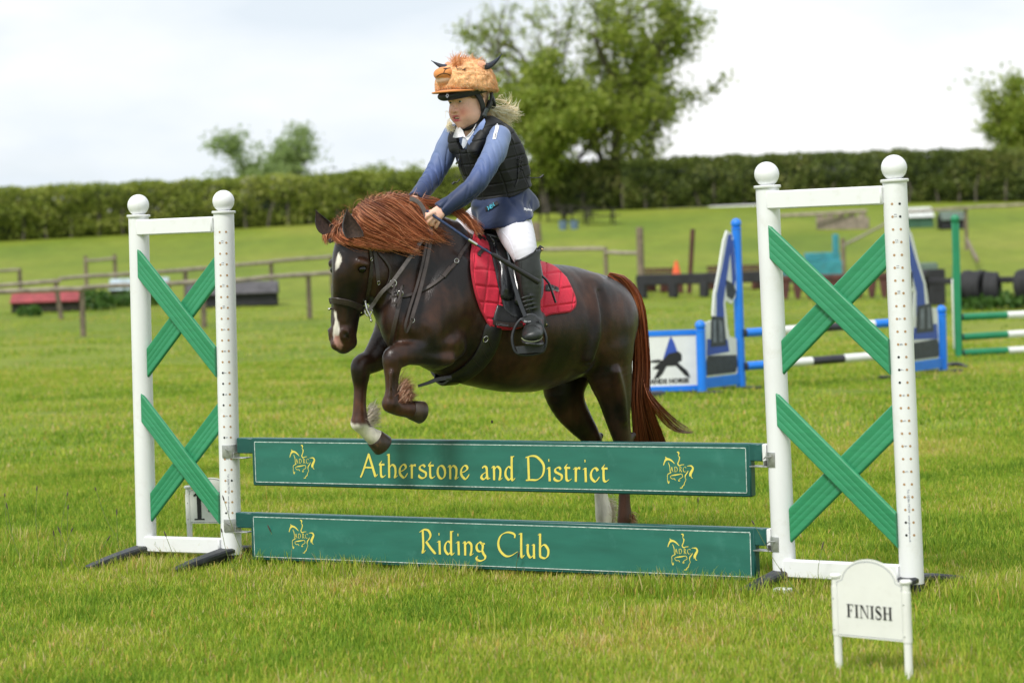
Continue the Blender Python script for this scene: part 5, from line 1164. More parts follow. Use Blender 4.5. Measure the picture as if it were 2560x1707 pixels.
for s0, u0, rr in ((1, -.0595, .0036), (-1, -.0775, .0046)):
    Fh.chain([(.071, -.0255, -.069, .003, .003), (.0815, -.012, u0, rr * .9, rr * .9), (.0845, 0, u0 - .0006 * s0, rr, rr), (.0815, .012, u0, rr * .9, rr * .9), (.071, .0255, -.069, .003, .003)], A=(1, 0, 0), k=.003)
for s in (1, -1):
    Fh.ball((-.008, .073 * s, -.012), .02, .004, sc=(.017, .007, .027)); Fh.ball((-.004, .080 * s, -.008), .01, .004, 's', sc=(.009, .005, .014)); Fh.ball((-.002, .072 * s, -.034), .008, .005, sc=(.008, .006, .010))
    Fh.chain([(.0765, .018 * s, .0005, .0025, .003), (.0805, .030 * s, .0068, .0030, .003), (.072, .043 * s, .003, .0025, .003)], k=.003); Fh.chain([(.0765, .019 * s, -.003, .0025, .0025), (.0800, .030 * s, -.0066, .0028, .0025), (.072, .042 * s, -.002, .0025, .0025)], k=.003)
Fh.chain([(-.025, 0, -.06, .046, .045), (-.035, 0, -.12, .043, .043), (-.050, 0, -.175, .046, .046)], k=.02)
fv, fq = Fh.mesh(2)
skin = np.array((.82, .49, .37)); blush = np.array((.70, .22, .17)); lip = np.array((.46, .11, .12)); dk = np.array((.10, .03, .03)); brow = np.array((.30, .19, .11)); freck = np.array((.38, .16, .09))
hc_ = np.repeat(skin[None], len(fv), 0)
def mixc(t, c):
    global hc_
    t = np.clip(t, 0, 1)[:, None]; hc_ = hc_ * (1 - t) + c * t
f_, l_, u_ = fv.T; fr = sst(.02, .06, f_)
for s in (1, -1):
    mixc(.75 * np.exp(-(((l_ - .040 * s) / .020) ** 2 + ((u_ + .045) / .022) ** 2)) * fr, blush)
    mixc(.5 * np.exp(-(((l_ - .031 * s) / .019) ** 2 + ((u_ - .021 + .004 * abs(l_ - .031 * s) / .01) / .0035) ** 2)) * fr, brow)
    mixc(.5 * np.exp(-(((l_ - .031 * s) / .018) ** 2 + ((u_ + .010) / .006) ** 2)) * fr, np.array((.40, .19, .17)))
mixc(.35 * np.exp(-((l_ / .014) ** 2 + ((u_ + .033) / .014) ** 2)) * fr, blush)
fn = np.array([mnoise.noise(Vector((a, b, c)) * 300) for a, b, c in fv]); mixc(sst(.22, .42, fn) * .8 * np.exp(-((l_ / .05) ** 2 + ((u_ + .018) / .02) ** 2)) * fr, freck)
lm = np.exp(-((l_ / .024) ** 4)) * (f_ > .068); mixc(sst(.010, .006, np.abs(u_ + .0602)) * lm * (u_ > -.069) * sst(-.0530, -.0560, u_), lip); mixc(sst(.010, .006, np.abs(u_ + .0775)) * lm * (u_ <= -.069) * sst(-.0855, -.0812, u_), lip * 1.25)
mixc((f_ > .07) * (f_ < .0815) * (np.abs(l_) < .019) * (np.abs(u_ + .069) < .0055) * 1.0, dk)
# ---- hands
def handf(st, fingers, h=.0024):
    al = [p for f in [st] + fingers for p in f]; A_ = np.array([PB(*p[:3]) for p in al]); Fx = Field(A_.min(0) - .045, A_.max(0) + .045, h); Fx.chain([S(*p) for p in st], A=toloc(np.array([tuple(P0 - CF)]))[0], k=.01)
    for f in fingers: Fx.chain([S(*p) for p in f], k=.004, n=4)
    return Fx.mesh(2)
lh = handf([(1114, 518, .135, .026, .020), (1104, 525, .14, .027, .019), (1092, 535, .147, .030, .0165), (1081, 542, .15, .026, .015)],
 [[(1084, 533, .158, .010, .010), (1072, 537, .165, .0105, .0105), (1067, 545, .155, .009, .009), (1072, 551, .14, .008, .008)],
  [(1084, 541, .158, .010, .010), (1075, 548, .163, .0102, .0102), (1072, 557, .152, .009, .009), (1078, 559, .138, .008, .008)],
  [(1090, 545, .156, .0098, .0098), (1083, 553, .160, .0098, .0098), (1079, 562, .150, .0088, .0088), (1084, 560, .137, .0078, .0078)],
  [(1100, 545, .150, .0095, .0095), (1095, 556, .154, .0095, .0095), (1090, 566, .148, .0085, .0085), (1089, 569, .143, .0075, .0075)],
  [(1098, 528, .130, .012, .012), (1086, 528, .118, .011, .011), (1074, 531, .122, .0095, .0095), (1067, 535, .135, .0085, .0085)]])
rh = handf([(1046, 490, -.085, .026, .020), (1038, 500, -.075, .027, .018), (1030, 507, -.07, .027, .016)],
 [[(1030, 500, -.06, .0098, .0098), (1021, 503, -.055, .0098, .0098), (1020, 510, -.06, .0085, .0085)], [(1032, 506, -.055, .0098, .0098), (1025, 511, -.05, .0098, .0098), (1026, 517, -.06, .0085, .0085)],
  [(1036, 510, -.055, .0095, .0095), (1031, 517, -.05, .0092, .0092), (1033, 521, -.06, .008, .008)], [(1042, 512, -.06, .009, .009), (1038, 519, -.055, .0088, .0088), (1040, 523, -.065, .0075, .0075)],
  [(1036, 496, -.09, .011, .011), (1027, 496, -.095, .010, .010), (1020, 499, -.085, .0085, .0085)]])
allv = [bv, hw(fv), toworld(lh[0]), toworld(rh[0])]; allq = [bq, fq, lh[1], rh[1]]; off_ = np.cumsum([0] + [len(v) for v in allv[:-1]])
ln3 = nz3(allv[2], 60.0)[:, None]; handc = skin * (1 + .10 * ln3)
bodyc = np.repeat(skin[None], len(bv), 0)
qmesh('body', np.vstack(allv), np.vstack([q + o for q, o in zip(allq, off_)]), M_skin, rider, np.vstack([bodyc, hc_, handc, np.repeat(skin[None], len(rh[0]), 0)]))
M_eyew = mat('eye_white', (.55, .52, .50), .3); M_iris = mat('iris', (.05, .06, .06), .1, spec=.8)
for s in (1, -1):
    c = hp(.0690, .030 * s, -.0002); mb = MB(); mb.ball(c, .0120, 20); eo = part('eye', mb, M_eyew, rider, sharp=0)
    gd = (hf * .95 + hl * -.06 - hu * .04).normalized(); mb = MB(); mb.ball(c + gd * .0074, .0075, 16); part('iris', mb, M_iris, eo, sharp=0)
mb = MB(); mb.box(hp(.0785, 0, -.0665), (hl, hf, hu), (.0150, .0035, .0042), .0015); part('teeth', mb, mat('teeth', (.72, .66, .52), .3), rider)
# ---- jacket with a flared skirt and sleeves
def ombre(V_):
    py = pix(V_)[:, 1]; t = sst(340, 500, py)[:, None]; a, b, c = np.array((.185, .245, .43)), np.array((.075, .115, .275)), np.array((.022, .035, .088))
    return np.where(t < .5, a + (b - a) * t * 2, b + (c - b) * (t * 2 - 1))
Fj = fld(TOR + ARML + ARMR, .0048, .13)
JT = [(1266, 580, 0, .112, .150), (1268, 548, 0, .114, .150), (1266, 515, 0, .112, .142), (1250, 470, 0, .104, .130), (1224, 412, 0, .104, .136), (1206, 362, 0, .096, .142), (1194, 334, 0, .068, .108), (1188, 318, 0, .05, .06)]
Fj.chain([S(*s) for s in JT], k=.02); Fj.ball(PB(1296, 520, 0), .1, .05, sc=(.07, .12, .08)); Fj.chain([S(1212, 515, .0, .045, .085), S(1222, 545, .0, .045, .09), S(1228, 562, .02, .035, .08)], k=.04); Fj.chain([S(1232, 546, .05, .055, .075), S(1231, 566, .08, .042, .07), S(1234, 582, .09, .032, .055)], k=.04); Fj.chain([S(1276, 532, .09, .100, .085), S(1284, 550, .13, .097, .09), S(1290, 574, .165, .097, .098)], k=.045); Fj.chain([(*PB(1184, 296, 0), .045, .045), (*PB(1172, 325, 0), .046, .042), (*PB(1154, 352, 0), .030, .028)], k=.006, op='s')
for a in (ARML, ARMR): Fj.chain([S(*s) for s in a] + [S(2 * a[-1][0] - a[-2][0] * 1.0 if 0 else a[-1][0] - 14, a[-1][1] + 12, a[-1][2] - .01, a[-1][3] + .002, a[-1][4] + .002)], k=.022)
wr = Fj.h
cl, cr_ = np.array(PB(1100, 528, .135)), np.array(PB(1038, 498, -.07))
d1 = np.array(PB(1104, 524, .135)) - np.array(PB(1150, 494, .17)); d2 = np.array(PB(1036, 502, -.07)) - np.array(PB(1058, 476, -.12))
jv, jq = None, None
def localcut(Fx, p, n, rad):
    n = n / np.linalg.norm(n); q = Fx.sl(p - rad, p + rad); T = ((Fx.ax[0][q[0]][:, None, None] - p[0]) * n[0] + (Fx.ax[1][q[1]][None, :, None] - p[1]) * n[1] + (Fx.ax[2][q[2]][None, None, :] - p[2]) * n[2]).astype(np.float32); Fx.D[q] = np.maximum(Fx.D[q], T)
localcut(Fj, cl, d1, .085); localcut(Fj, cr_, d2, .08)
Fj.chain([(*(cl + d1 * .3), .028, .028), (*(cl - d1 * .15), .026, .026)], k=.002, op='s'); Fj.chain([(*(cr_ + d2 * .3), .027, .027), (*(cr_ - d2 * .25), .025, .025)], k=.002, op='s')
pA, pB2 = np.array(PB(1221, 574, .1)), np.array(PB(1300, 547, .16)); dd = pB2 - pA; nn = np.array((dd[2], 0, -dd[0])); nn = nn if nn[2] < 0 else -nn; Fj.cut((pA + pB2) / 2, nn)
jv, jq = Fj.mesh(2); jv = toworld(jv)
# cloth folds: fine ripples across the sleeves and skirt
jn = vnormals(jv, jq); jl = toloc(jv); px_j = pix(jv)
fold = nz3(np.column_stack([jl[:, 0] * 1.0 + jl[:, 2] * .6, jl[:, 1], jl[:, 2] * 1.6 - jl[:, 0] * 1.2]), 12.0) * .4
def creases(q, ax, f, seed, cross=.16):
    """ridged noise squeezed along ax: cloth creases that run across it"""
    ax = np.array(ax) / np.linalg.norm(ax); al = q @ ax; pr = q - al[:, None] * ax; m = pr * cross * f + al[:, None] * ax * f + np.array((seed, 0, 0)); n = nz3(m, 1.0); return .35 - 1.5 * np.exp(-(n / .11) ** 2) + .5 * n
sL = np.array(PB(1248, 342, .14)); eL = np.array(PB(1104, 524, .135)); sR = np.array(PB(1134, 338, -.14)); eR = np.array(PB(1036, 502, -.07))
for A0, A1, seed, sk in ((sL, eL, 3, (.25, 0, .55)), (sR, eR, 9, (.2, 0, .5))):
    d = (A1 - A0) / np.linalg.norm(A1 - A0); tl_ = (jl - A0) @ d / np.linalg.norm(A1 - A0); dist = np.linalg.norm(jl - A0 - np.outer(np.clip(tl_, 0, 1) * np.linalg.norm(A1 - A0), d), axis=1)
    wt = np.exp(-(dist / .12) ** 4) * sst(-.05, .1, tl_) * sst(1.0, .82, tl_) * (.35 + .65 * np.exp(-((tl_ - .45) / .28) ** 2)); fold = fold + creases(jl, d + np.array(sk) * 1.6, 34, seed) * wt * .62
fold = fold + creases(jl, (.75, .0, .65), 20, 15) * sst(PB(1250, 470, 0)[2], PB(1250, 510, 0)[2], jl[:, 2]) * .7
jv = jv + jn * (fold * .0062)[:, None]
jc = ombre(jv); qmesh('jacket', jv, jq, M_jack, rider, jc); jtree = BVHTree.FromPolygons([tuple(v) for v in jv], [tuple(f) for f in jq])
# ---- body protector
Fv = fld(TOR, .0036, .15)
VT = [(1262, 560, 0, .140, .172), (1258, 510, 0, .140, .168), (1248, 465, 0, .132, .154), (1226, 412, 0, .132, .156), (1210, 364, 0, .128, .152), (1200, 338, 0, .098, .120), (1193, 326, 0, .06, .085)]
Fv.chain([S(*s) for s in VT], k=.015)
for s in (1, -1): Fv.chain([*([S(1184, 376, .080, .026, .034), S(1198, 345, .090, .022, .032), S(1219, 317, .095, .018, .030), S(1242, 318, .095, .022, .034)] if s > 0 else [S(1134, 372, -.085, .020, .026), S(1130, 345, -.095, .016, .024), S(1142, 322, -.10, .014, .024), S(1170, 326, -.10, .022, .034)]), S(1222 + 36 * s, 356, .10 * s, .03, .05)], k=.03)
Fv.chain([S(1240, 340, 0, .05, .12), S(1256, 380, 0, .06, .14), S(1272, 430, 0, .06, .13)], k=.04)
a, b = np.array(PB(1187, 530, .08)), np.array(PB(1292, 488, .15)); dd = b - a; nn = np.array((dd[2], 0, -dd[0])); nn = nn if nn[2] < 0 else -nn; Fv.cut((a + b) / 2, nn)
for sgn, px, py in ((1, 1254, 356), (-1, 1122, 352)): Fv.chain([S(px + 4 * sgn, py - 16, .205 * sgn, .056, .055), S(px + (6 if sgn > 0 else -2), py + 20, .21 * sgn, .056, .055)], k=.006, op='s')
Fv.chain([(*PB(1180, 302, 0), .066, .066), (*PB(1164, 336, 0), .058, .054), (*PB(1144, 372, 0), .022, .018)], k=.006, op='s'); Fv.chain([(*PB(1196, 292, 0), .06, .062), (*PB(1192, 312, 0), .052, .056)], k=.004, op='s')
vv, vq = Fv.mesh(2); vl = vv.copy(); cxs = np.interp(-vl[:, 2], [-PB(s[0], s[1], 0)[2] for s in VT][::-1], [PB(s[0], s[1], 0)[0] for s in VT][::-1]); th = np.degrees(np.arctan2(vl[:, 1], vl[:, 0] - cxs)); tt = vl[:, 2] + (vl[:, 0]) * .18
g = np.zeros(len(vv)); sp_ = .053; q = tt / sp_; g = np.maximum(g, np.exp(-((np.abs(q - np.round(q)) * sp_ / .0026) ** 2)))
for a in (10, 60, 108, 150, -10, -60, -108, -150, 180): d_ = np.abs((th - a + 180) % 360 - 180); g = np.maximum(g, np.exp(-((d_ * .0024 / .0028) ** 2)))
vn = vnormals(vv, vq); vv = vv - vn * (g * .0045)[:, None]; vvw = toworld(vv); vo = qmesh('body_protector', vvw, vq, M_vest, rider); vtree = BVHTree.FromPolygons([tuple(v) for v in vvw], [tuple(f) for f in vq])
M_trim = mat('black_trim', (.01, .01, .011), .45, bump=(500, .3, .0006)); M_zip = mat('dark_zip', (.05, .05, .055), .35, metal=.6)
def vband(name, pts, width, m, off=.003, th=.003, tree=vtree, n=5, parent_=rider):
    p, nr = drape(pts, off, n, tree); mb = MB(); mb.strap(p, nr, width, th); return part(name, mb, m, parent_, sharp=30)
vband('zip', [(1149, 374), (1151, 400), (1156, 428), (1166, 450), (1176, 472)], .009, M_zip, .001); vband('zip_pull', [(1150, 396), (1146, 404), (1142, 410)], .006, M_steel, .006)
vband('trim', [(1152, 374), (1160, 364), (1172, 352), (1186, 338)], .008, M_trim, .002); vband('trim', [(1300, 392), (1296, 420), (1294, 448), (1287, 466)], .008, M_trim, .004)
for k, (a, b) in enumerate((((1292, 398), (1306, 404)), ((1306, 408), (1293, 414)), ((1293, 420), (1308, 424)), ((1308, 428), (1294, 434)), ((1292, 404), (1308, 396)), ((1307, 418), (1292, 408)))): vband('lace', [a, ((a[0] + b[0]) / 2, (a[1] + b[1]) / 2), b], .004, M_trim, .006)
t0 = P(1305, 443, pix(np.array([PBw(1305, 443, .03)]))[0, 2] - .12)
mb = MB(); z_ = proj(t0)[2]; mb.tube([P(1303, 442, z_), P(1325, 445, z_), P(1345, 445, z_ + .01), P(1353, 443, z_ + .01)], .0025, 8); mb.tube([P(1350, 445, z_ + .01), P(1359, 438, z_ + .01)], .0055, 8); part('toggle_cord', mb, M_trim, rider)
mb = MB(); z2 = proj(PBw(1150, 455, -.12))[2]; mb.tube([P(1150, 448, z2), P(1144, 455, z2), P(1134, 458, z2)], .0028, 8); mb.tube([P(1137, 455, z2), P(1131, 461, z2)], .006, 8); part('toggle_cord', mb, M_trim, rider)
M_teal = mat('teal_print', (.05, .42, .58), .5); h, n = hit(1228, 520, vtree) if hit(1228, 514, vtree)[0] else hit(1228, 514, jtree)
def decal(px, py, tree, off=.003):
    h, n = hit(px, py, tree); u = (CR - n * CR.dot(n)).normalized(); v = n.cross(u) ; return h + n * off, u, v, n
def ang(u, v, a): c_, s_ = math.cos(math.radians(a)), math.sin(math.radians(a)); return u * c_ + v * s_, v * c_ - u * s_
vband('label', [(1215, 524), (1232, 516), (1246, 508)], .022, M_trim, .004, .003, jtree)
o_, u, v, n = decal(1230, 518, jtree, .009); u, v = ang(u, v, 22); mb = MB(); R_ = .011
mb.add([o_ + u * (R_ * math.cos(a)) + v * (R_ * math.sin(a)) for a in np.linspace(0, 6.2832, 22)[:-1]] + [o_ + u * (R_ * .8 * math.cos(a)) + v * (R_ * .8 * math.sin(a)) for a in np.linspace(0, 6.2832, 22)[:-1]], [(i, (i + 1) % 21, 21 + (i + 1) % 21, 21 + i) for i in range(21)])
mb.add([o_ + u * x * R_ + v * y * R_ for x, y in ((-.6, -.5), (-.5, .2), (-.1, .6), (.3, .5), (.62, .1), (.4, -.05), (.1, .0), (-.05, -.35), (.1, -.7), (-.3, -.75))], [tuple(range(10))])
for sg in (-1, 1): mb.add([o_ + u * (sg * x * R_) + v * y * R_ for x, y in ((1.25, .8), (1.75, 1.1), (1.5, .2), (1.8, -.9), (1.2, -.7))], [(0, 1, 2, 3, 4)])
part('logo', mb, M_teal, rider, sm=False, recalc=False)
o_, u, v, n = decal(1318, 528, jtree, .002); o_ = decal(1308, 527, jtree, .006)[0]; n = (-CF * .8 + n * .2).normalized(); u = (CR - n * CR.dot(n)).normalized(); v = n.cross(u); u, v = ang(u, v, -6); text_mesh('Skyline', .0135, u, v, o_, 'lettering', M_collar, rider, off=.0004)
p, nr = drape([(1244, 308 + 4), (1242, 324), (1238, 338), (1236, 349)], .002, 4, jtree); mb = MB(); mb.strap(p, nr, .0165, .0015); part('sleeve_tab', mb, M_collar, rider)
o_, u, v, n = decal(1238.5, 347, jtree, .0055); up_ = (p[0] - p[-1]).normalized(); text_mesh('ANIMO', .0115, up_, n.cross(up_), o_ - n.cross(up_) * .002, 'lettering', M_inkk, rider, shear=.25)
# ---- breeches and boots
Fl = fld(LEGL, .0045, .13); Fl.chain([S(*s) for s in LEGL], k=.02); 
bp0, bp1 = np.array(PB(1286, 658, .30)), np.array(PB(1350, 626, .26)); bpn = np.cross(bp1 - bp0, np.array(PB(1300, 640, .34)) - np.array(PB(1300, 640, .24))); bpn = bpn if bpn[2] > 0 else -bpn; Fl.cut((bp0 + bp1) / 2 - np.array((0, 0, .02)), -bpn)
lv, lq = Fl.mesh(2); lw_ = toworld(lv); lm_ = lv * [1, -1, 1]; qmesh('breeches', np.vstack([lw_, toworld(lm_)]), np.vstack([lq, lq[:, ::-1] + len(lv)]), M_brch, rider); ltree = BVHTree.FromPolygons([tuple(v) for v in lw_], [tuple(f) for f in lq])
vband('seam', [(1256, 580), (1272, 600), (1283, 625), (1289, 646)], .0035, M_brch, .0012, .0016, ltree); vband('seam', [(1281, 546), (1296, 560), (1310, 566), (1322, 584)], .002, M_brch, .0008, .001, ltree)
Fo = fld(BOOTL + FOOTL, .0042, .10); Fo.chain([S(*s) for s in BOOTL], k=.02); Fo.chain([S(*s) for s in FOOTL], k=.02); Fo.chain([S(1346, 795, .28, .034, .032), S(1348, 806, .275, .034, .034)], k=.02)
a, b = np.array(PB(1286, 654, .30)), np.array(PB(1350, 622, .26)); dd = b - a; nn = np.cross(dd, np.array(PB(1300, 640, .34)) - np.array(PB(1300, 640, .24))); nn = nn if nn[2] > 0 else -nn; Fo.cut((a + b) / 2, nn)
for k, (px, py) in enumerate(((1316, 742), (1318, 752), (1321, 762), (1324, 772))): Fo.chain([S(px - 16, py + 5, .34, .003, .003), S(px, py, .355, .0055, .0055), S(px + 16, py - 3, .34, .003, .003)], k=.010)
ov, oq = Fo.mesh(2); ow_ = toworld(ov); qmesh('boot', ow_, oq, M_boot, rider); otree = BVHTree.FromPolygons([tuple(v) for v in ow_], [tuple(f) for f in oq])
om = ov * [1, -1, 1]; 
far_toe = toloc(np.array([tuple(P(948, 827, 10.95))]))[0]; low = sst(PB(1330, 740, .3)[2], PB(1330, 800, .3)[2], om[:, 2])
om[:, 0] += low * .15; qmesh('boot', toworld(om), oq[:, ::-1], M_boot, rider)
# toe of the far boot shows in front of the chest
Ft = Field(far_toe - .14, far_toe + .14, .004); c0 = np.array(PB(958, 830, 0)); 
pts = [toloc(np.array([tuple(P(x, y, 11.0))]))[0] for x, y in ((1000, 822), (975, 822), (955, 824), (943, 826))]; Ft.chain([(*q, r_, r_ * 1.1) for q, r_ in zip(pts, (.035, .034, .028, .018))], k=.01); v_, q_ = Ft.mesh(2); qmesh('boot_toe', toworld(v_), q_, M_boot, rider)
M_sole = mat('tan_sole_edge', (.20, .22, .12), .7)
Fx = Field(np.array(PB(1331, 850, .42)) - .11, np.array(PB(1331, 850, .42)) + .11, .0035); so = [S(1334, 846, .37, .010, .040), S(1332, 853, .42, .011, .050), S(1331, 858, .46, .011, .046), S(1331, 860, .48, .008, .036)]
Fx.chain(so, A=tuple(np.array(PB(1400, 850, .42)) - np.array(PB(1331, 850, .42))), k=.005); v_, q_ = Fx.mesh(1); qmesh('sole', toworld(v_), q_, M_boot, rider)
p = [PBw(x, y, w) for x, y, w in ((1304, 845, .455), (1312, 851, .487), (1331, 854, .497), (1349, 850, .487), (1356, 842, .455))]; mb = MB(); mb.tube(crom(p, 6), .0022, 8); part('sole_edge', mb, M_sole, rider)
vband('toe_cap_seam', [(1305, 828), (1318, 816), (1334, 813), (1350, 822)], .004, M_trim, .001, .002, otree)
for (x, y, tabs) in ((1355, 624, [(1340, 652), (1346, 628), (1353, 618), (1358, 622)]), (1364, 811, [(1344, 800), (1354, 806), (1366, 810), (1370, 816)])):
    z = proj(PBw(x, y, .27))[2] - .03; mb = MB(); mb.strap([P(a, b, z) for a, b in tabs], [-CF] * 4, [.022, .024, .024, .012], .005); part('heel_tab', mb, M_leather, rider); mb = MB(); mb.ball(P(x + 1, y, z - .004), .0062, 12, sc=(1, .5, 1)); part('stud', mb, M_brass, rider)
vband('boot_binding', [(1286, 651), (1300, 650), (1318, 643), (1334, 632), (1343, 620)], .006, M_trim, .001, .003, otree); vband('boot_seam', [(1304, 655), (1304, 700), (1308, 745)], .002, M_trim, .0005, .0015, otree)
# ---- collar
def flapq(name, pts, d, m, th=.003):
    mb = MB(); q = [P(x, y, z) for (x, y), z in zip(pts, d)]; c = sum(q, Vector()) / len(q); n = (q[1] - q[0]).cross(q[2] - q[0]).normalized(); n = n if n.dot(CF) < 0 else -n
    k = len(q); mb.add(q + [c + n * .004] + [v - n * th for v in q], [(i, (i + 1) % k, k) for i in range(k)] + [(i, k + 1 + i, k + 1 + (i + 1) % k, (i + 1) % k) for i in range(k)]); return part(name, mb, m, rider, sharp=50)
zc = proj(PBw(1160, 340, 0))[2] - .035
flapq('collar', [(1143, 315), (1150, 321), (1156, 328), (1163, 345), (1157, 342), (1141, 345), (1132, 344), (1136, 330)], [zc + .03, zc, zc, zc - .01, zc - .01, zc - .005, zc, zc + .02], M_collar)
flapq('collar', [(1190, 310), (1184, 322), (1176, 334), (1163, 345), (1168, 352), (1176, 346), (1186, 330), (1192, 316)], [zc + .0, zc - .02, zc - .02, zc - .01, zc - .01, zc - .02, zc - .02, zc], M_collar)
M_lapel = mat('light_blue_lapel', (.20, .28, .55), .55, sheen=.2, noise=(20, .05)); M_shirt = mat('shirt_placket', (.62, .66, .76), .6)
flapq('lapel', [(1211, 297), (1200, 308), (1190, 322), (1178, 340), (1168, 354), (1172, 362), (1186, 346), (1198, 338), (1208, 318), (1213, 304)], [zc - .02] * 2 + [zc - .035] * 7 + [zc - .025], M_lapel)
flapq('shirt_placket', [(1157, 343), (1164, 346), (1169, 354), (1164, 366), (1158, 372), (1154, 362)], [zc - .004] * 6, M_shirt)
# ---- helmet, its harness, and the fluffy cover
t = rider
Fk = Field((-.16, -.14, -.06), (.19, .14, .17), .0035); Fk.ball((-.004, 0, .045), .1, .01, sc=(.118, .094, .10)); h1, h2 = np.array(hloc(1107, 256, 0)), np.array(hloc(1216, 231, .088))
Fk.chain([(.075, 0, h1[2] + .030, .040, .072), (h1[0] - .022, 0, h1[2] + .022, .020, .048)], A=(0, 1, 0), k=.03)
dd = h2 - h1; nn = np.array((dd[2], 0, -dd[0])); nn = nn if nn[2] < 0 else -nn; Fk.cut(h1, nn); Fk.ball((-.012, 0, .005), .1, .004, 's', sc=(.103, .082, .075)); Fk.ball((.045, 0, h1[2] - .01), .1, .004, 's', sc=(.065, .062, .034))
v_, q_ = Fk.mesh(2); kv = hw(v_); qmesh('helmet', kv, q_, M_shell, t); ktree = BVHTree.FromPolygons([tuple(v) for v in kv], [tuple(f) for f in q_])
o_, u, v, n = decal(1119, 240, ktree, .003); mb = MB(); s_ = .0115
for a, b in ((1, .82), (.62, .45)): mb.add([o_ + u * (x * s_ * .75) + v * (y * s_) for x, y in ((a, 0), (0, a), (-a, 0), (0, -a), (b, 0), (0, b), (-b, 0), (0, -b))], [(0, 1, 5, 4), (1, 2, 6, 5), (2, 3, 7, 6), (3, 0, 4, 7)])
part('badge', mb, M_steel, t, sm=False, recalc=False)
def hstrap(name, pts, w, th, m=M_shell): 
    q = [hp(*p) for p in pts]; a = crom(q, 5); c = hp(-.01, 0, -.03); nr = [(Vector(tuple(x)) - c) for x in a]; mb = MB(); mb.strap(a, nr, w, th); return part(name, mb, m, t, sharp=40)
for s in (1, -1):
    hstrap('harness_strap', [(.022, .078 * s, .024), (.010, .083 * s, .0), (.0, .082 * s, -.03), (-.004, .078 * s, -.055)], .026, .009); hstrap('harness_strap', [(-.070, .075 * s, .02), (-.055, .083 * s, -.015), (-.03, .086 * s, -.045), (-.006, .080 * s, -.062)], .022, .010)
    hstrap('chin_strap', [(-.006, .078 * s, -.058), (.010, .066 * s, -.088), (.028, .045 * s, -.110), (.045, .012 * s, -.121), (.046, -.0, -.1215)], .020, .008)
hstrap('neck_guard', [(-.065, .078, -.005), (-.09, .06, -.03), (-.105, 0, -.04), (-.09, -.06, -.03), (-.065, -.078, -.005)], .045, .012)
c = hp(-.004, .088, -.062); mb = MB(); dn = (hp(.006, .08, -.08) - hp(-.01, .088, -.05)).normalized(); sd = dn.cross(hl).normalized(); mb.box(c, (sd, hl, dn), (.010, .004, .019), .003); mb.box(c + dn * .014 + hl * .003, (sd, hl, dn), (.012, .003, .004), .001); part('buckle', mb, mat('grey_buckle', (.10, .11, .13), .3), t)
# cover: fur dome with a felt peak, stuffed muzzle, horns and ears
hat = thing('hat_cover', 'fluffy orange hat cover with horns and a sleeping cow face, over the helmet', 'hat cover', hp(0, 0, .1))
def HX(px, py, l=0.0): return hloc(px, py, l)
Fc = Field((-.19, -.18, -.02), (.25, .18, .26), .004); c1, c2 = np.array(hloc(1104, 222, 0)), np.array(hloc(1243, 231, 0)); cu = (c1[2] + c2[2]) / 2; cs = (c1[2] - c2[2]) / (c1[0] - c2[0])
Fc.ball((-.004, 0, cu + .022), .1, .02, sc=(.124, .116, .092)); Fc.ball((.025, 0, cu + .055), .06, .05, sc=(.075, .085, .056)); Fc.ball((-.02, 0, cu + .062), .06, .05, sc=(.085, .082, .060))
for k, (u0, s0) in enumerate(((.008, 1.01), (.025, 1.0), (.043, .97), (.061, .90), (.078, .80))):
    ring = [(.126 * s0 * math.cos(a), .118 * s0 * math.sin(a), cu + cs * .13 * math.cos(a) + u0 + .004 * math.sin(3 * a + k) + .006 * math.cos(a), .0062, .0085) for a in np.linspace(0, 6.2832, 26)]; Fc.chain(ring, A=(0, 0, 1), k=.014, n=1)
Fc.cut((0, 0, cu), (cs, 0, -1)); Fc.ball((0, 0, cu - .01), .1, .004, 's', sc=(.118, .10, .05))
v_, q_ = Fc.mesh(2); cvw = hw(v_); cn = vnormals(cvw, q_); cvw = cvw + cn * (nz3(cvw, 38.0, 5) * .0055 + nz3(cvw, 110.0, 9) * .0022)[:, None]
M_fur = mat('orange_fur_backing', (.86, .50, .24), .9, sheen=.5, noise=(60, .35), bump=(300, .6, .002)); M_furh = hair_mat('orange_fur', [(0, (.80, .42, .18)), (.4, (.93, .60, .32)), (.75, (.97, .76, .50)), (1, (.98, .90, .74))], rough=.6, trans=.4, spec=.2)
qmesh('fur_dome', cvw, q_, M_fur, hat); ctree = BVHTree.FromPolygons([tuple(v) for v in cvw], [tuple(f) for f in q_])
r = np.random.default_rng(31); idx = r.integers(0, len(cvw), 24000); b0 = cvw[idx]; nn_ = cn[idx]; dr = nn_ * .75 + np.array(tuple(-hu)) * .45 + np.array(tuple(-hf)) * .5 + r.normal(size=b0.shape) * .32; dr /= np.linalg.norm(dr, axis=1)[:, None]
ln_ = (.0022 + .0030 * r.random(len(b0)))[:, None]; lc = (b0 - np.array(hO)) @ HM.T / SC; ln_ = ln_ * (1 + .8 * (lc[:, 2:3] - cs * lc[:, 0:1] < cu + .014)); strands('fur', np.stack([b0 + dr * ln_ * t_ + np.array((0, 0, -.002)) * t_ ** 2 for t_ in (0, .35, .7, 1)], 1), .0006, .0003, M_furh, hat, 31, kind='stuff')
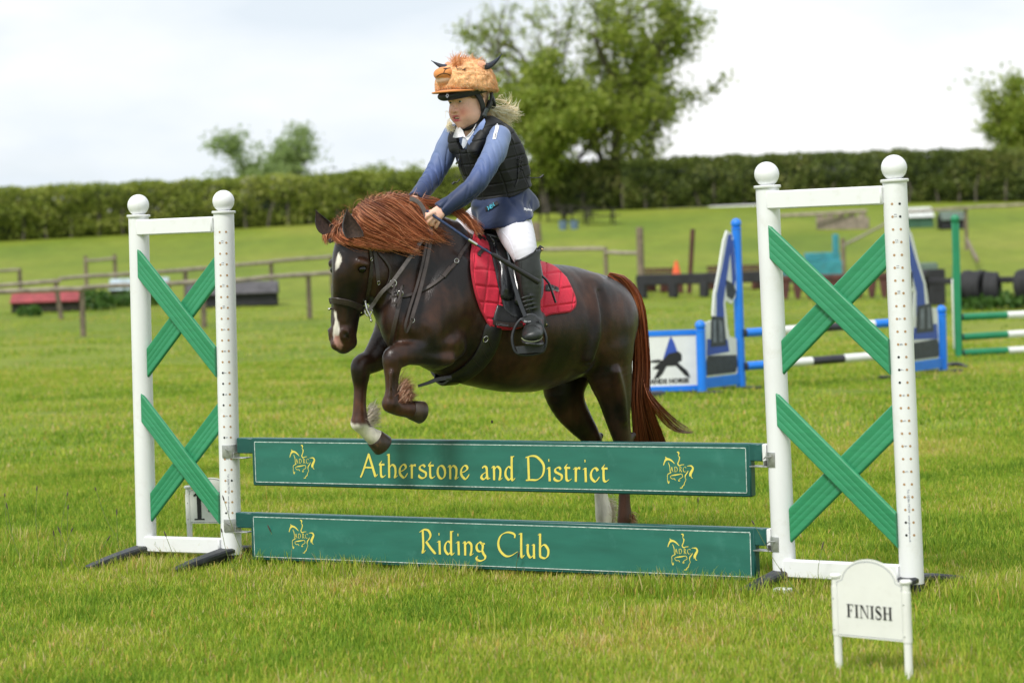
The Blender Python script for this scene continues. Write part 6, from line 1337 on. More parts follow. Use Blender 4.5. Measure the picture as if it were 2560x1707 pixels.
# tuft on top
tf = []
for i in range(520):
    b = HX(r.uniform(1130, 1208), 163 + r.uniform(-3, 8), r.uniform(-.05, .05)); a = r.uniform(-.5, .9) ; L0 = r.uniform(.028, .066) * (1.15 - abs(b[0] - .03) * 5); p = []; q = np.array(b) + (0, 0, .0); d = np.array((-.25 + r.normal() * .35, r.normal() * .35, 1.0))
    for k in range(8): p.append(q.copy()); d = d + np.array((-.22 * a, .05 * r.normal(), -.07)); q = q + d / np.linalg.norm(d) * L0 / 7
    tf.append(hw(np.array(p)))
strands('tuft', np.array(tf), .0011, .0003, hair_mat('orange_tuft', [(0, (.62, .22, .06)), (.6, (.85, .42, .16)), (1, (.95, .66, .38))], rough=.5, trans=.35), hat, 32, kind='stuff')
M_felt = mat('orange_felt', (.68, .26, .075), .85, sheen=.4, noise=(80, .12), bump=(500, .3, .0006)); M_tan = mat('pale_tan_felt', (.62, .42, .30), .85, sheen=.3, noise=(60, .1), bump=(500, .3, .0006)); M_thread = mat('dark_thread', (.02, .014, .012), .7)
mb = MB(); nU, nV = 26, 8; top = []; bot = []
for j in range(nV + 1):
    for i in range(nU + 1):
        a = math.radians(lerp(-66, 66, i / nU)); rr0 = .112; ext = .060 * math.cos(a * .98) ** 1.1 * (j / nV); x = (rr0 + ext) * math.cos(a); y = (.100 + ext * .55) * math.sin(a); z = cu + cs * rr0 * math.cos(a) + .004 - .12 * ext - .4 * y * y; top.append(hp(x, y, z)); bot.append(hp(x, y, z - .004))
w_ = nU + 1; fs = [(j * w_ + i, j * w_ + i + 1, (j + 1) * w_ + i + 1, (j + 1) * w_ + i) for j in range(nV) for i in range(nU)]; o0 = len(top); mb.add(top + bot, fs + [tuple(o0 + x for x in f[::-1]) for f in fs] + [(nV * w_ + i, nV * w_ + i + 1, o0 + nV * w_ + i + 1, o0 + nV * w_ + i) for i in range(nU)])
mb.tube([top[nV * w_ + i] for i in range(nU + 1)], .0035, 6); part('peak', mb, M_felt, hat, sharp=60)
mz = HX(1110, 189, 0); Fm = Field(np.array(mz) - .09, np.array(mz) + .09, .003); Fm.ball((mz[0] + .002, 0, mz[2] + .008), .04, .01, sc=(.042, .043, .028)); Fm.ball((mz[0] - .003, 0, mz[2] - .015), .04, .006, sc=(.039, .039, .028)); v_, q_ = Fm.mesh(2)
mi_ = (v_[q_].mean(1)[:, 2] < mz[2] - .006 + 8.0 * v_[q_].mean(1)[:, 1] ** 2 * -.6).astype(int); mo = qmesh('muzzle', hw(v_), q_, [M_felt, M_tan], hat, mi=mi_); mtree = BVHTree.FromPolygons([tuple(x) for x in hw(v_)], [tuple(f) for f in q_])
for pts in ([(1092, 192), (1101, 186), (1112, 184), (1122, 187), (1129, 192)], [(1109, 184), (1111, 178), (1116, 173), (1124, 171), (1130, 173)], [(1109, 172), (1113, 173), (1117, 172)]): vband('stitch', pts, .003, M_thread, .001, .002, mtree, parent_=hat)
vband('nostril', [(1109, 173), (1113, 172.5), (1117, 172)], .006, M_thread, .001, .002, mtree, parent_=hat)
for pts in ([(1142, 169), (1145, 174), (1152, 176), (1158, 177), (1163, 172)], [(1153, 176), (1155, 178), (1160, 179)], [(1157, 177), (1161, 177), (1164, 175)]): vband('eye_stitch', pts, .0028, M_thread, .008, .002, ctree, parent_=hat)
M_hornf = mat('navy_horn_cloth', (.028, .034, .055), .7, noise=(25, .5), dirt=(18, .8, (.30, .16, .09)), bump=(300, .3, .0008))
for pts, lv, ln2 in (([(1205, 168), (1220, 166), (1234, 158), (1246, 146), (1255, 134)], .085, 1), ([(1116, 168), (1106, 167), (1097, 163), (1088, 158), (1078, 152)], -.085, .8)):
    p = [HX(x, y, lv + (.01 if lv > 0 else -.01) * k) for k, (x, y) in enumerate(pts)]; a = crom([hp(*q) for q in p], 5); n_ = len(a); mb = MB(); mb.tube(a, [max(.016 * (1 - (i / (n_ - 1)) ** 1.6) , .0022) * ln2 for i in range(n_)], 14); part('horn', mb, M_hornf, hat, sharp=0)
for lv, pts in ((.088, [(1196, 158), (1202, 162), (1207, 166), (1207, 172)]), (-.088, [(1130, 164), (1124, 165), (1118, 166), (1114, 168)])):
    p = [hp(*HX(x, y, lv + .004 * k * (1 if lv > 0 else -1))) for k, (x, y) in enumerate(pts)]; mb = MB(); a = crom(p, 5); n_ = len(a); mb.tube(a, [.018 * math.sin(.35 + 2.5 * i / (n_ - 1)) + .002 for i in range(n_)], 12, flat=(ZZ, .5)); part('ear', mb, mat('peach_ear_plush', (.75, .38, .24), .9, sheen=.5, noise=(90, .15)), hat, sharp=0)
# ---- hair of the rider
M_blond = hair_mat('blonde_hair', [(0, (.94, .80, .54)), (.5, (1, .94, .76)), (1, (1, .98, .92))], rough=.3, trans=.45)
def curls(guides, n, k, sp, seed, amp, w0, rad=.0009):
    r = np.random.default_rng(seed); out = []
    for i in range(n):
        g = crom(guides[r.integers(len(guides))], 8); g = np.array([np.interp(np.linspace(0, (len(g) - 1) * (1 - .45 * r.random() ** 1.4), k), range(len(g)), g[:, c]) for c in (0, 1)]).T; ph, fq_ = r.random() * 6.28, r.uniform(9, 20); am = amp * r.uniform(.4, 1.3); ts = np.linspace(0, 1, k)
        sx, sy = r.normal(size=2) * sp; x = g[:, 0] + sx * (.5 + .8 * ts) + am * np.sin(ts * fq_ + ph) * ts ** .6; y = g[:, 1] + sy * (.5 + .8 * ts) + am * np.cos(ts * fq_ + ph) * ts ** .6; w = w0 + r.normal() * .018 + am / 548 * np.sin(ts * fq_ + ph + 1) * .5
        out.append([tuple(PBw(a, b, c)) for a, b, c in zip(x, y, w)])
    return strands('hair', np.array(out), rad, .0004, M_blond, rider, seed, kind='stuff')
curls([[(1222, 270), (1240, 284), (1262, 300), (1278, 312)], [(1224, 276), (1250, 284), (1275, 292), (1298, 302)], [(1220, 282), (1238, 296), (1256, 306), (1274, 318)], [(1226, 268), (1254, 274), (1280, 280), (1296, 284)]], 330, 26, 5.0, 51, 2.4, .0, .0017)
curls([[(1236, 262), (1256, 272), (1280, 276), (1290, 262), (1292, 248)], [(1240, 250), (1256, 254), (1270, 262), (1276, 274)], [(1236, 264), (1262, 262), (1272, 240), (1264, 226)], [(1245, 244), (1250, 240), (1256, 250), (1252, 262)], [(1250, 275), (1285, 272), (1298, 285), (1304, 300)]], 60, 30, 3.5, 52, 2.2, .0, .0011)
curls([[(1126, 305), (1124, 312), (1128, 320), (1136, 326)], [(1128, 308), (1120, 314), (1124, 322), (1132, 330)]], 130, 18, 2.5, 53, 2.2, .0); curls([[(1126, 296), (1118, 304), (1124, 310), (1132, 306)], [(1124, 285), (1114, 278), (1112, 284), (1122, 298)]], 10, 22, 1.5, 54, 1.5, .0, .0006)
hs = []
for i in range(260):
    s = r.random(); p0 = (.055 - .05 * s + r.normal() * .004, .066 + .012 * s, .028 - .004 * s); q = np.array(p0); d = np.array((-.5 - .3 * r.random(), .10, -1.0)); p = []
    for k in range(7): p.append(q.copy()); q = q + d / np.linalg.norm(d) * r.uniform(.020, .042) / 6; d = d + (-.08, .0, .02)
    hs.append(hw(np.array(p)))
strands('hair', np.array(hs), .0008, .0003, hair_mat('dark_blonde_hair', [(0, (.22, .13, .06)), (.6, (.42, .28, .14)), (1, (.62, .46, .26))]), rider, 55, kind='stuff')
# ---- stirrup and leather
t = thing('stirrup', 'black safety stirrup on its leather, holding the near boot', 'stirrup', PBw(1325, 840, .4))
zf = proj(PBw(1332, 832, .40))[2]
fr = [(1308, 797), (1318, 788), (1334, 788), (1346, 800), (1358, 822), (1365, 846), (1361, 872), (1350, 882), (1318, 887), (1292, 882), (1282, 862), (1281, 838), (1289, 815), (1300, 800), (1308, 797)]
mb = MB(); mb.tube(crom([P(x, y, zf) for x, y in fr], 5), .0085, 10, cap=False, flat=(CF, .8)); part('frame', mb, M_black, t, sharp=0)
mb = MB(); mb.prism([(1290, 867), (1362, 862), (1358, 878), (1340, 884), (1304, 886), (1292, 880)], P(0, 0, zf) - CF * .0 , CR * (zf / FPX), -CU * (zf / FPX) * -1 * -1, .05); 
mb = MB(); q = [P(x, y, zf + dz) for dz in (-.035, .035) for x, y in ((1288, 866), (1362, 860), (1358, 880), (1296, 884))]; mb.add(q, [(0, 1, 2, 3), (7, 6, 5, 4), (0, 4, 5, 1), (1, 5, 6, 2), (2, 6, 7, 3), (3, 7, 4, 0)]); part('tread', mb, M_black, t, sm=False)
mb = MB(); q = [P(x, y, zf - .008 + dz) for dz in (0, .016) for x, y in ((1302, 800), (1312, 789), (1338, 788), (1348, 800), (1338, 806), (1312, 808))]; mb.add(q, [(0, 1, 2, 3, 4, 5), (11, 10, 9, 8, 7, 6)] + [(i, (i + 1) % 6, 6 + (i + 1) % 6, 6 + i) for i in range(6)]); part('yoke', mb, M_black, t)
text_mesh('flex-on', .011, CR, CU, P(1309, 805, zf - .0095), 'lettering', M_collar, t, shear=.3)
zz = [proj(PBw(1266, 630, .27))[2], zf]
mb = MB(); p = crom([P(1270, 650, zz[0] - .02), P(1279, 685, lerp(zz[0], zf, .25) - .02), P(1288, 720, lerp(zz[0], zf, .5) - .02), P(1299, 755, lerp(zz[0], zf, .8) - .012), P(1313, 791, zf - .01)], 6); mb.strap(p, [-CF] * len(p), .017, .0035); part('leather', mb, M_sad, t)
mb = MB(); z_ = proj(PBw(1370, 690, .26))[2] - .03; mb.tube(crom([P(1352, 688, z_), P(1364, 698, z_), P(1374, 712, z_), P(1381, 732, z_), P(1389, 757, z_ + .01)], 5), .0055, 8); part('cord', mb, M_sad, bpy.data.objects['saddle'])
# ---- riding whip
w0, w1, w2 = P(1064, 526, 10.62), P(1171, 599, 10.40), P(1228, 633, 10.30)
wq = toworld(np.array([PB(1348, 708, .43)]))[0]; M_navy = mat('navy_whip_grip', (.022, .04, .10), .35, spec=.5, noise=(60, .4))
a1 = PBw(1066, 527, .150); a2 = PBw(1171, 599, .275); a3 = PBw(1228, 634, .335); a4 = PBw(1347, 706, .400)
t = thing('riding_whip', 'navy and black jumping whip held in the near hand, across the boot', 'whip', a1)
mb = MB(); mb.tube([a1, lerp(a1, a2, .3)], [.0062, .0062], 10); mb.tube([lerp(a1, a2, .3), a2], [.0068, .006], 12); part('grip', mb, M_navy, t); mb = MB(); mb.tube([a2, lerp(a2, a3, .38)], .0072, 12); part('ferrule', mb, M_steel, t)
mb = MB(); mb.tube([lerp(a2, a3, .38), a3], [.0055, .0045], 10); part('shaft', mb, M_navy, t); mb = MB(); d = (a4 - a3).normalized(); mb.tube([a3, a3 + d * .012, lerp(a3, a4, .5), a4 - d * .006, a4], [.004, .0095, .0105, .0125, .0115], 12, flat=(ZZ, .6)); part('flap', mb, M_leather, t)
# ------------------------------------------------------------------ the other jumps in the field
M_blue = mat('bright_blue_paint', (.012, .20, .80), .35, noise=(6, .08), dirt=(14, .15, (.1, .25, .5))); M_bluep = mat('excavator_blue_print', (.035, .085, .42), .45, noise=(8, .1)); M_dkg = mat('dark_grey_print', (.035, .042, .055), .5, noise=(20, .3)); M_greyp = mat('grey_print', (.16, .18, .22), .5, noise=(14, .3))
M_wood = mat('weathered_wood', (.20, .155, .11), .85, noise=(9, .35), dirt=(12, .5, (.10, .13, .05)), bump=(40, .5, .006), aniso_scale=(1, 1, 1)); M_rail = mat('grey_fence_rail', (.30, .25, .20), .85, noise=(5, .3), dirt=(8, .5, (.16, .18, .09)), bump=(30, .5, .006))
M_tar = mat('black_sleeper', (.018, .018, .022), .7, noise=(5, .4), bump=(20, .4, .01)); M_brown = mat('red_brown_stain', (.085, .028, .022), .7, noise=(6, .35), bump=(30, .3, .006)); M_grn = mat('green_paint', (.015, .22, .10), .4, noise=(5, .1))
M_teal2 = mat('teal_paint', (.035, .24, .28), .6, noise=(5, .3), dirt=(8, .4, (.12, .22, .16))); M_bw = mat('white_paint', (.78, .79, .78), .4, noise=(8, .05), dirt=(10, .15, (.4, .42, .34))); M_tyre = mat('tyre_rubber', (.016, .016, .018), .75, noise=(14, .3), bump=(40, .4, .006))
def onground(px, py): p = G(px, py); return p
def pole(t, a, b, segs, r=.05, cap=M_black, mk=None):
    """round pole painted in bands: segs = [(end fraction, material)]"""
    f0 = 0.0; d = b - a
    for f1, m in segs:
        mb = MB(); mb.tube([a + d * f0, a + d * f1], r, 18); part('painted_band', mb, m, t); f0 = f1
    for e, s_ in ((a, -1), (b, 1)):
        mb = MB(); mb.tube([e, e + d.normalized() * (.025 * s_)], r * .92, 16); part('end_cap', mb, M_black, t)
# blue stands: tall post, short post, cut-out excavator between
def blue_stand(tall, short, ht, hs, label, seed, face):
    b = (tall + short) / 2; b.z = 0; t = thing('blue_jump_stand', label, 'jump stand', b); ex = (tall - short).normalized(); ny = Vector((ex.y, -ex.x, 0))
    if ny.dot(-CF) < 0: ny = -ny
    for q, h in ((tall, ht), (short, hs)):
        mb = MB(); mb.lathe(q + ZZ * .02, ZZ, [(0, .046), (h - .02, .046)], 20); part('post', mb, M_blue, t); mb = MB(); mb.lathe(q + ZZ * h, ZZ, [(0, .05), (.012, .05), (.02, .03)], 20); mb.ball(q + ZZ * (h + .055), .052, 18); part('ball', mb, M_blue, t)
        mb = MB(); mb.box(q + ZZ * .014 - ny * .0, (ny, ex, ZZ), (.22, .035, .014), .006); part('foot', mb, M_black, t)
    W = (tall - short).length; X = ex
    mb = MB(); mb.box((tall + short) / 2 + ZZ * .10, (ex, ny, ZZ), (W / 2 - .047, .018, .05), .004); part('bottom_rail', mb, M_blue, t)
    # cut-out board: u from short post (0) to tall post (1), v metres up
    def pr(poly, m, n0, n1, name='cutout_board'):
        mb = MB(); o_ = short + ny * n0; YY = ZZ; XX = ex * W
        q = [o_ + XX * u + YY * v for u, v in poly]; k = len(q); mb.add(q + [x + ny * (n1 - n0) for x in q], [tuple(range(k))[::-1], tuple(range(k, 2 * k))] + [(i, (i + 1) % k, k + (i + 1) % k, k + i) for i in range(k)]); return part(name, mb, m, t)
    pr([(.08, .16), (.9, .16), (.9, .80), (.68, .80), (.64, 1.02), (.52, 1.12), (.40, 1.46 - .33), (.44, 1.28), (.60, 1.02), (.70, 1.04), (.86, 1.30), (.80, 1.40), (.74, 1.55), (.66, 1.55), (.50, 1.36), (.36, 1.20), (.26, 1.02), (.10, 1.00), (.08, .70)][:0] or
       [(.10, .16), (.90, .16), (.90, .50), (.72, .53), (.68, .62), (.64, .86), (.66, .88), (.80, .84), (.90, .90), (.96, 1.02), (.88, 1.52), (.74, 1.56), (.64, 1.46), (.50, 1.18), (.36, .95), (.33, .84), (.30, .70), (.12, .68), (.10, .60)], M_bw, -.008, .008)
    f = .0095
    pr([(.38, .62), (.60, .62), (.58, .86), (.82, 1.38), (.86, 1.52), (.76, 1.52), (.58, 1.20), (.42, .95)], M_bluep, f, f + .002, 'arm_print'); pr([(.80, 1.48), (.88, 1.46), (.92, 1.08), (.86, 1.00), (.83, 1.05)], M_bluep, f + .001, f + .003, 'arm_print')
    pr([(.66, 1.08), (.84, 1.04), (.92, .96), (.82, .88), (.68, .92)], M_dkg, f + .002, f + .004, 'bucket_print'); pr([(.14, .52), (.66, .50), (.70, .38), (.12, .36)], M_bluep, f, f + .002, 'body_print')
    pr([(.22, .44), (.62, .44), (.58, .72), (.26, .74)], M_dkg, f + .003, f + .005, 'cab_print'); pr([(.28, .48), (.36, .48), (.36, .70), (.30, .70)], M_greyp, f + .006, f + .007, 'window_print'); pr([(.44, .48), (.54, .48), (.52, .68), (.43, .70)], M_greyp, f + .006, f + .007, 'window_print')
    pr([(.10, .17), (.84, .17), (.90, .24), (.88, .34), (.14, .36), (.10, .30)], M_dkg, f, f + .002, 'track_print')
    return t
q1 = onground(1853, 972); q2 = onground(1756, 984); blue_stand(q1, q2, 1.57, .60, 'blue jump stand with a cut-out digger, left end of the blue poles', 1, 1)
q3 = onground(2248, 946); q4 = onground(2358, 930); blue_stand(q3, q4, 1.57, .60, 'blue jump stand with a cut-out digger, behind the right white stand', 2, 1)
BK = mat('black_pole_paint', (.03, .03, .04), .4, noise=(8, .2))
def zat(q, px, py): # height above q's ground for a pixel row at q's distance
    d = proj(q)[2]; return P(px, py, d).z
for z0, z1, lab in ((zat(q1, 1860, 832), zat(q3, 2214, 806), 'upper blue, white and black pole between the blue stands'), (zat(q1, 1866, 915), zat(q3, 2216, 885), 'lower blue, white and black pole between the blue stands')):
    a = q1.copy(); a.z = z0; b = q3.copy(); b.z = z1; t = thing('jump_pole', lab, 'pole', a, 'poles between the blue stands'); d = (b - a).normalized(); n = Vector((d.y, -d.x, 0)); 
    if n.dot(CF) > 0: n = -n
    pole(t, a + d * .04 + n * .05, b - d * .04 + n * .05, [(.13, M_blue), (.30, M_bw), (.42, BK), (.60, M_bw), (.68, BK), (.86, M_bw), (1, M_blue)] if z0 > .6 else [(.13, M_blue), (.32, M_bw), (.42, M_bw), (.63, BK), (.84, M_bw), (1, M_blue)], .042)
# banner with the star horse
bl = onground(1534, 990); br = onground(1744, 982); t = thing('banner_board', 'white sponsor board with a black and blue horse star, left of the blue stand', 'board', (bl + br) / 2); ex = (br - bl).normalized(); ny = Vector((ex.y, -ex.x, 0)); ny = ny if ny.dot(-CF) > 0 else -ny
WB = .86; s0 = br - ex * WB
mb = MB(); mb.box(s0 + ex * WB / 2 + ZZ * .32, (ex, ny, ZZ), (WB / 2, .012, .27), .003); part('face_panel', mb, M_bw, t)
for z in (.052, .588): mb = MB(); mb.box(s0 + ex * WB / 2 + ZZ * z, (ex, ny, ZZ), (WB / 2, .02, .026), .004); part('edge_strip', mb, M_blue, t)
text_mesh('MIDLANDS HORSE', .062, ex, ZZ, br - ex * .60 + ZZ * .105 + ny * .0135, 'lettering', M_inkk, t, off=.0035)
def flat(name, poly, o, m, lift): mb = MB(); mb.add([o + ex * x + ZZ * z + ny * lift for x, z in poly], [tuple(range(len(poly)))]); return part(name, mb, m, t, sm=False, recalc=False)
o = br - ex * .235 + ZZ * .22
flat('logo', [(-.10, .10), (-.03, .30), (-.01, .34), (.02, .28), (.08, .10), (.0, .14)], o, M_bluep, .0136); flat('logo', [(-.20, .03), (-.10, .11), (-.04, .17), (.06, .19), (.09, .16), (.09, .10), (.05, .08), (.14, .0), (.17, -.07), (.12, -.05), (.03, .05), (-.06, .05), (-.10, -.02), (-.14, -.06), (-.19, -.07), (-.14, .02)], o, M_inkk, .0142)
flat('logo', [(-.26, .10), (-.14, .12), (-.08, .10), (-.16, .085)], o, M_inkk, .0144)
for px, py in ((1640, 988), (1618, 992)): pass
q = onground(1635, 994); mb = MB(); mb.box(q + ZZ * .03, (ex, ny, ZZ), (.10, .09, .03), .02); tag(part('rubber_foot', mb, M_black, base=q), 'black rubber foot in the grass under the end of the white sponsor board', 'foot')
q = onground(2385, 922); mb = MB(); mb.tube(crom([q + V(-.13, .05, .01), q + V(-.06, .0, .045), q + V(.05, 0, .05), q + V(.14, -.04, .008)], 5), .022, 8); tag(part('curved_foot', mb, M_black, base=q), 'loose black curved foot lying in the grass right of the blue posts', 'foot')
# green jump on the right
g1 = onground(2397, 892); g2 = onground(2360, 876); t = thing('green_jump_stand', 'green jump stand with a sloping arm and a white post, at the right edge', 'jump stand', g1)
gd = (g1 - g2); gd.z = 0; gd.normalize(); g2 = g1 - gd * .30; gn = Vector((gd.y, -gd.x, 0)); gn = gn if gn.dot(-CF) > 0 else -gn
mb = MB(); mb.box(g1 + ZZ * .79, (gd, gn, ZZ), (.042, .042, .79), .01); part('post', mb, M_grn, t); mb = MB(); mb.ball(g1 + ZZ * 1.63, .055, 16); mb.lathe(g1 + ZZ * 1.575, ZZ, [(0, .05), (.015, .05)], 16); part('ball', mb, M_grn, t)
mb = MB(); mb.box(g2 + ZZ * .50, (gd, gn, ZZ), (.034, .030, .42), .008); part('white_post', mb, M_bw, t); mb = MB(); a = g2 + ZZ * .95; b = g1 + ZZ * 1.42 - gd * .02; dd = (b - a).normalized(); mb.box((a + b) / 2, (dd, gn, dd.cross(gn)), ((b - a).length / 2 + .04, .02, .045), .006); part('sloping_arm', mb, M_grn, t)
mb = MB(); mb.box((g1 + g2) / 2 + ZZ * .07, (gd, gn, ZZ), (.13, .02, .045), .006); part('bottom_rail', mb, M_grn, t)
mb = MB(); mb.box(g1 - gd * .12 + ZZ * .26 + gn * .02, (gd, gn, ZZ), (.055, .012, .14), .006); part('white_plate', mb, M_bw, t); mb = MB(); mb.tube([g1 - gd * .12 + ZZ * .24 + gn * .033, g1 - gd * .12 + ZZ * .24 + gn * .036], .024, 12); part('plate_hole', mb, M_tar, t)
ge = P(2700, 870, 29.5); ge.z = 0
for k, (ya, yb) in enumerate(((793, 783), (843, 827), (892, 876))):
    a = g1 + gd * .0; za = zat(g1, 2401, ya); dz = 0; b = P(2760, 0, 29.0); b.z = 0; zb = zat(b, 2560, yb) - .0; za = max(za, .045); zb = max(zb - (.03 if k == 2 else 0), .045); a = a.copy(); a.z = za; b.z = zb
    dv = (b - a).normalized(); t = thing('jump_pole', ('top', 'middle', 'ground')[k] + ' green and white pole on the right edge' + (', lying in the grass' if k == 2 else ''), 'pole', a, 'green and white poles at the right edge')
    L0 = (b - a).length; pole(t, a + dv * .06, b, [(.62 / L0, M_grn), (1.24 / L0, M_bw), (min(.99, 1.86 / L0), M_grn), (1, M_bw)], .042)

# ------------------------------------------------------------------ rails, cross-country fences and huts
def log(t, a, b, r, m, name='rail', n=9, seed=0):
    rr = random.Random(seed); k = 7; mb = MB(); pts = [a.lerp(b, i / k) + V(0, 0, rr.uniform(-.012, .012)) for i in range(k + 1)]; mb.tube(pts, [r * rr.uniform(.9, 1.1) for _ in pts], n); return part(name, mb, m, t)
def rail_fence(posts, rails, label, hpost=1.05, r=.05, m1=None, m2=None, lean=None):
    b = posts[0].copy(); t = thing('rail_fence', label, 'fence', b)
    for i, p in enumerate(posts):
        l = (lean or {}).get(i, 0); mb = MB(); mb.tube([p - ZZ * .05, p + ZZ * (hpost) + CR * l], [.062, .055], 9); part('post', mb, m1 or M_wood, t)
    for i, (a, za, c, zc) in enumerate(rails): log(t, posts[a] + ZZ * za - CF * .07, posts[c] + ZZ * zc - CF * .07, r, m2 or M_rail, seed=i)
    return t
def atd(px, d): p = P(px, 700, d); p.z = gz(p.y); return p
rail_fence([atd(-140, 46.5), atd(203, 48.6), atd(506, 51.2), atd(771, 54), atd(1010, 56.5)], [(0, .98, 1, .96), (1, .98, 2, .98), (2, .97, 3, 1.0), (3, 1.0, 4, 1.0)], 'weathered grey post and rail fence across the field, nearest on the left', 1.0, .052)
rail_fence([atd(-120, 56), atd(150, 58), atd(464, 61.5), atd(679, 64.8), atd(830, 67)], [(0, .88, 1, .92), (1, .98, 2, .96), (2, .96, 3, .98), (3, 1.0, 4, 1.0)], 'second old rail fence just behind the nearest fence on the left', .98, .05, lean={1: -.12})
rail_fence([atd(-60, 64), atd(50, 65)], [(0, 1.0, 1, 1.0)], 'short rail at the far left edge beyond the two long fences', 1.05, .04); rail_fence([atd(216, 70), atd(289, 70.6)], [(0, 1.0, 1, 1.02)], 'short high rail between two dark posts above the pale blue jump', 1.15, .04)
rail_fence([atd(1310, 66), atd(1516, 63), atd(1603, 60)], [(0, 1.05, 1, 1.1), (1, 1.0, 2, 1.05)], 'old rails and leaning post behind the pony rump', 1.15, .05)
q = atd(1603, 59.5); mb = MB(); mb.tube([q, q + ZZ * 1.72], .09, 10); tag(part('tall_post', mb, M_wood, base=q), 'tall brown post at the left end of the black sleeper wall', 'post'); q = atd(1722, 60); mb = MB(); mb.tube([q, q + ZZ * 1.62 + CR * .14], .06, 10); tag(part('tall_post', mb, M_brown, base=q), 'thinner red brown post leaning right, beside the orange cone', 'post')
rail_fence([atd(2240, 78), atd(2419, 79), atd(2640, 80)], [(0, 1.35, 1, 1.4), (1, 1.4, 2, 1.42)], 'pale rail high at the right edge with a slanting strut', 1.4, .05)
a = atd(2445, 62); t = log(None, a + ZZ * .5, P(2418, 600, 78.5), .05, M_wood, 'strut'); tag(t, 'slanting wooden strut dropping from the pale rail at the right', 'strut')
def bx(t, name, c, hx, hy, hz, m, yaw=0, b=.02): X = V(math.cos(yaw), math.sin(yaw), 0); mb = MB(); mb.box(c, (X, V(-X.y, X.x, 0), ZZ), (hx, hy, hz), b); return part(name, mb, m, t)
def hut(px0, px1, py, h, d, roof, wall, label, cat='jump', yaw=.06, name='roofed_jump', depth=.5):
    a, b = atd(px0, d), atd(px1, d); c = (a + b) / 2; w = (b - a).length / 2; t = thing(name, label, cat, c); bx(t, 'wall', c + ZZ * h * .30, w, depth * .8, h * .30, wall, yaw)
    X = V(math.cos(yaw), math.sin(yaw), 0); Y = V(-X.y, X.x, 0)
    for s_ in (-1, 1):
        nn = 6
        for k in range(nn):
            f0, f1 = k / nn, (k + 1) / nn; y = s_ * depth * (1 - (f0 + f1) / 2); z = h * (.52 + .48 * (f0 + f1) / 2); sl = Vector(Y * (-s_ * depth) + ZZ * (h * .48)).normalized(); mb = MB(); mb.box(c + Y * y + ZZ * z, (X, sl, X.cross(sl)), (w * 1.03, (Vector((depth, h * .48, 0)).length) / nn / 2 - .004, .016), .004); part('roof_board', mb, roof, t)
    for s_ in (-1, 1): mb = MB(); mb.add([c + X * (w * s_) + Y * (depth * .8 * q) + ZZ * z for q, z in ((-1, 0), (1, 0), (1, h * .6), (0, h * .97), (-1, h * .6))], [(0, 1, 2, 3, 4)]); part('gable', mb, M_tar, t, sm=False)
    return t
M_redr = mat('faded_red_paint', (.30, .05, .055), .6, noise=(4, .3), dirt=(6, .3, (.3, .15, .12))); M_dkw = mat('dark_wood', (.035, .032, .022), .85, noise=(6, .4)); M_pale = mat('pale_blue_paint', (.38, .46, .50), .7, noise=(3, .3), dirt=(5, .5, (.2, .24, .14))); M_gr = mat('grey_slate_boards', (.085, .08, .085), .7, noise=(6, .3))  # M_dkw: near-black wood colour of the jump bases and picnic tables
hut(32, 197, 0, .50, 62, M_redr, M_dkw, 'low jump with a faded red roof over a dark base, behind the left fences'); hut(278, 420, 0, .62, 66, M_pale, M_dkw, 'low pale blue topped jump overgrown with nettles, behind the left stand'); hut(470, 692, 0, .62, 61.5, M_gr, M_tar, 'low jump with a grey boarded roof, right of the left stand', depth=.55)
def bush(px, d, w, h, n, seed, label, cols=((.05, .12, .02), (.10, .20, .04))):
    p = atd(px, d); r = np.random.default_rng(seed); v = []; 
    for i in range(n):
        a, e, rr = r.random() * 6.28, r.random() ** .6, r.random() ** .4; c = np.array(p) + (math.cos(a) * w * rr * .5, math.sin(a) * w * rr * .35, e * h * (1.05 - rr * .5)); s = .05 + .06 * r.random(); q = r.normal(size=(2, 3)); q /= np.linalg.norm(q, axis=1)[:, None]; v += [c - q[0] * s, c + q[1] * s * .6, c + q[0] * s, c - q[1] * s * .6]
    me = npmesh('weed_bush', np.array(v) - np.array(p), np.arange(4 * n).reshape(-1, 4), np.zeros((0, 3), int), leafmat('weed_leaves_%d' % seed, cols), np.repeat(r.random(n), 4), False); o = link('weed_bush', me, None, p); o['kind'] = 'stuff'; tag(o, label, 'weeds'); return o
def leafmat(name, cols, trans=.4, pale=None):
    m = bpy.data.materials.new(name); m.use_nodes = True; nt = m.node_tree; b = nt.nodes['Principled BSDF']; lk = nt.links.new; b.inputs['Roughness'].default_value = .5; b.inputs['Specular IOR Level'].default_value = .3
    a = nt.nodes.new('ShaderNodeAttribute'); a.attribute_name = 'rnd'; r = nt.nodes.new('ShaderNodeValToRGB'); e = r.color_ramp.elements; e[0].color = (*cols[0], 1); e[1].color = (*cols[-1], 1)
    for i, c in enumerate(cols[1:-1]): x = e.new((i + 1) / (len(cols) - 1)); x.color = (*c, 1)
    if pale: e[-1].position = .955; x = e.new(.975); x.color = (*pale, 1)
    lk(a.outputs['Fac'], r.inputs[0]); lk(r.outputs[0], b.inputs['Base Color']); tb = nt.nodes.new('ShaderNodeBsdfTranslucent'); lk(r.outputs[0], tb.inputs['Color']); ms = nt.nodes.new('ShaderNodeMixShader'); ms.inputs[0].default_value = trans
    lk(b.outputs[0], ms.inputs[1]); lk(tb.outputs[0], ms.inputs[2]); lk(ms.outputs[0], nt.nodes['Material Output'].inputs['Surface']); return m
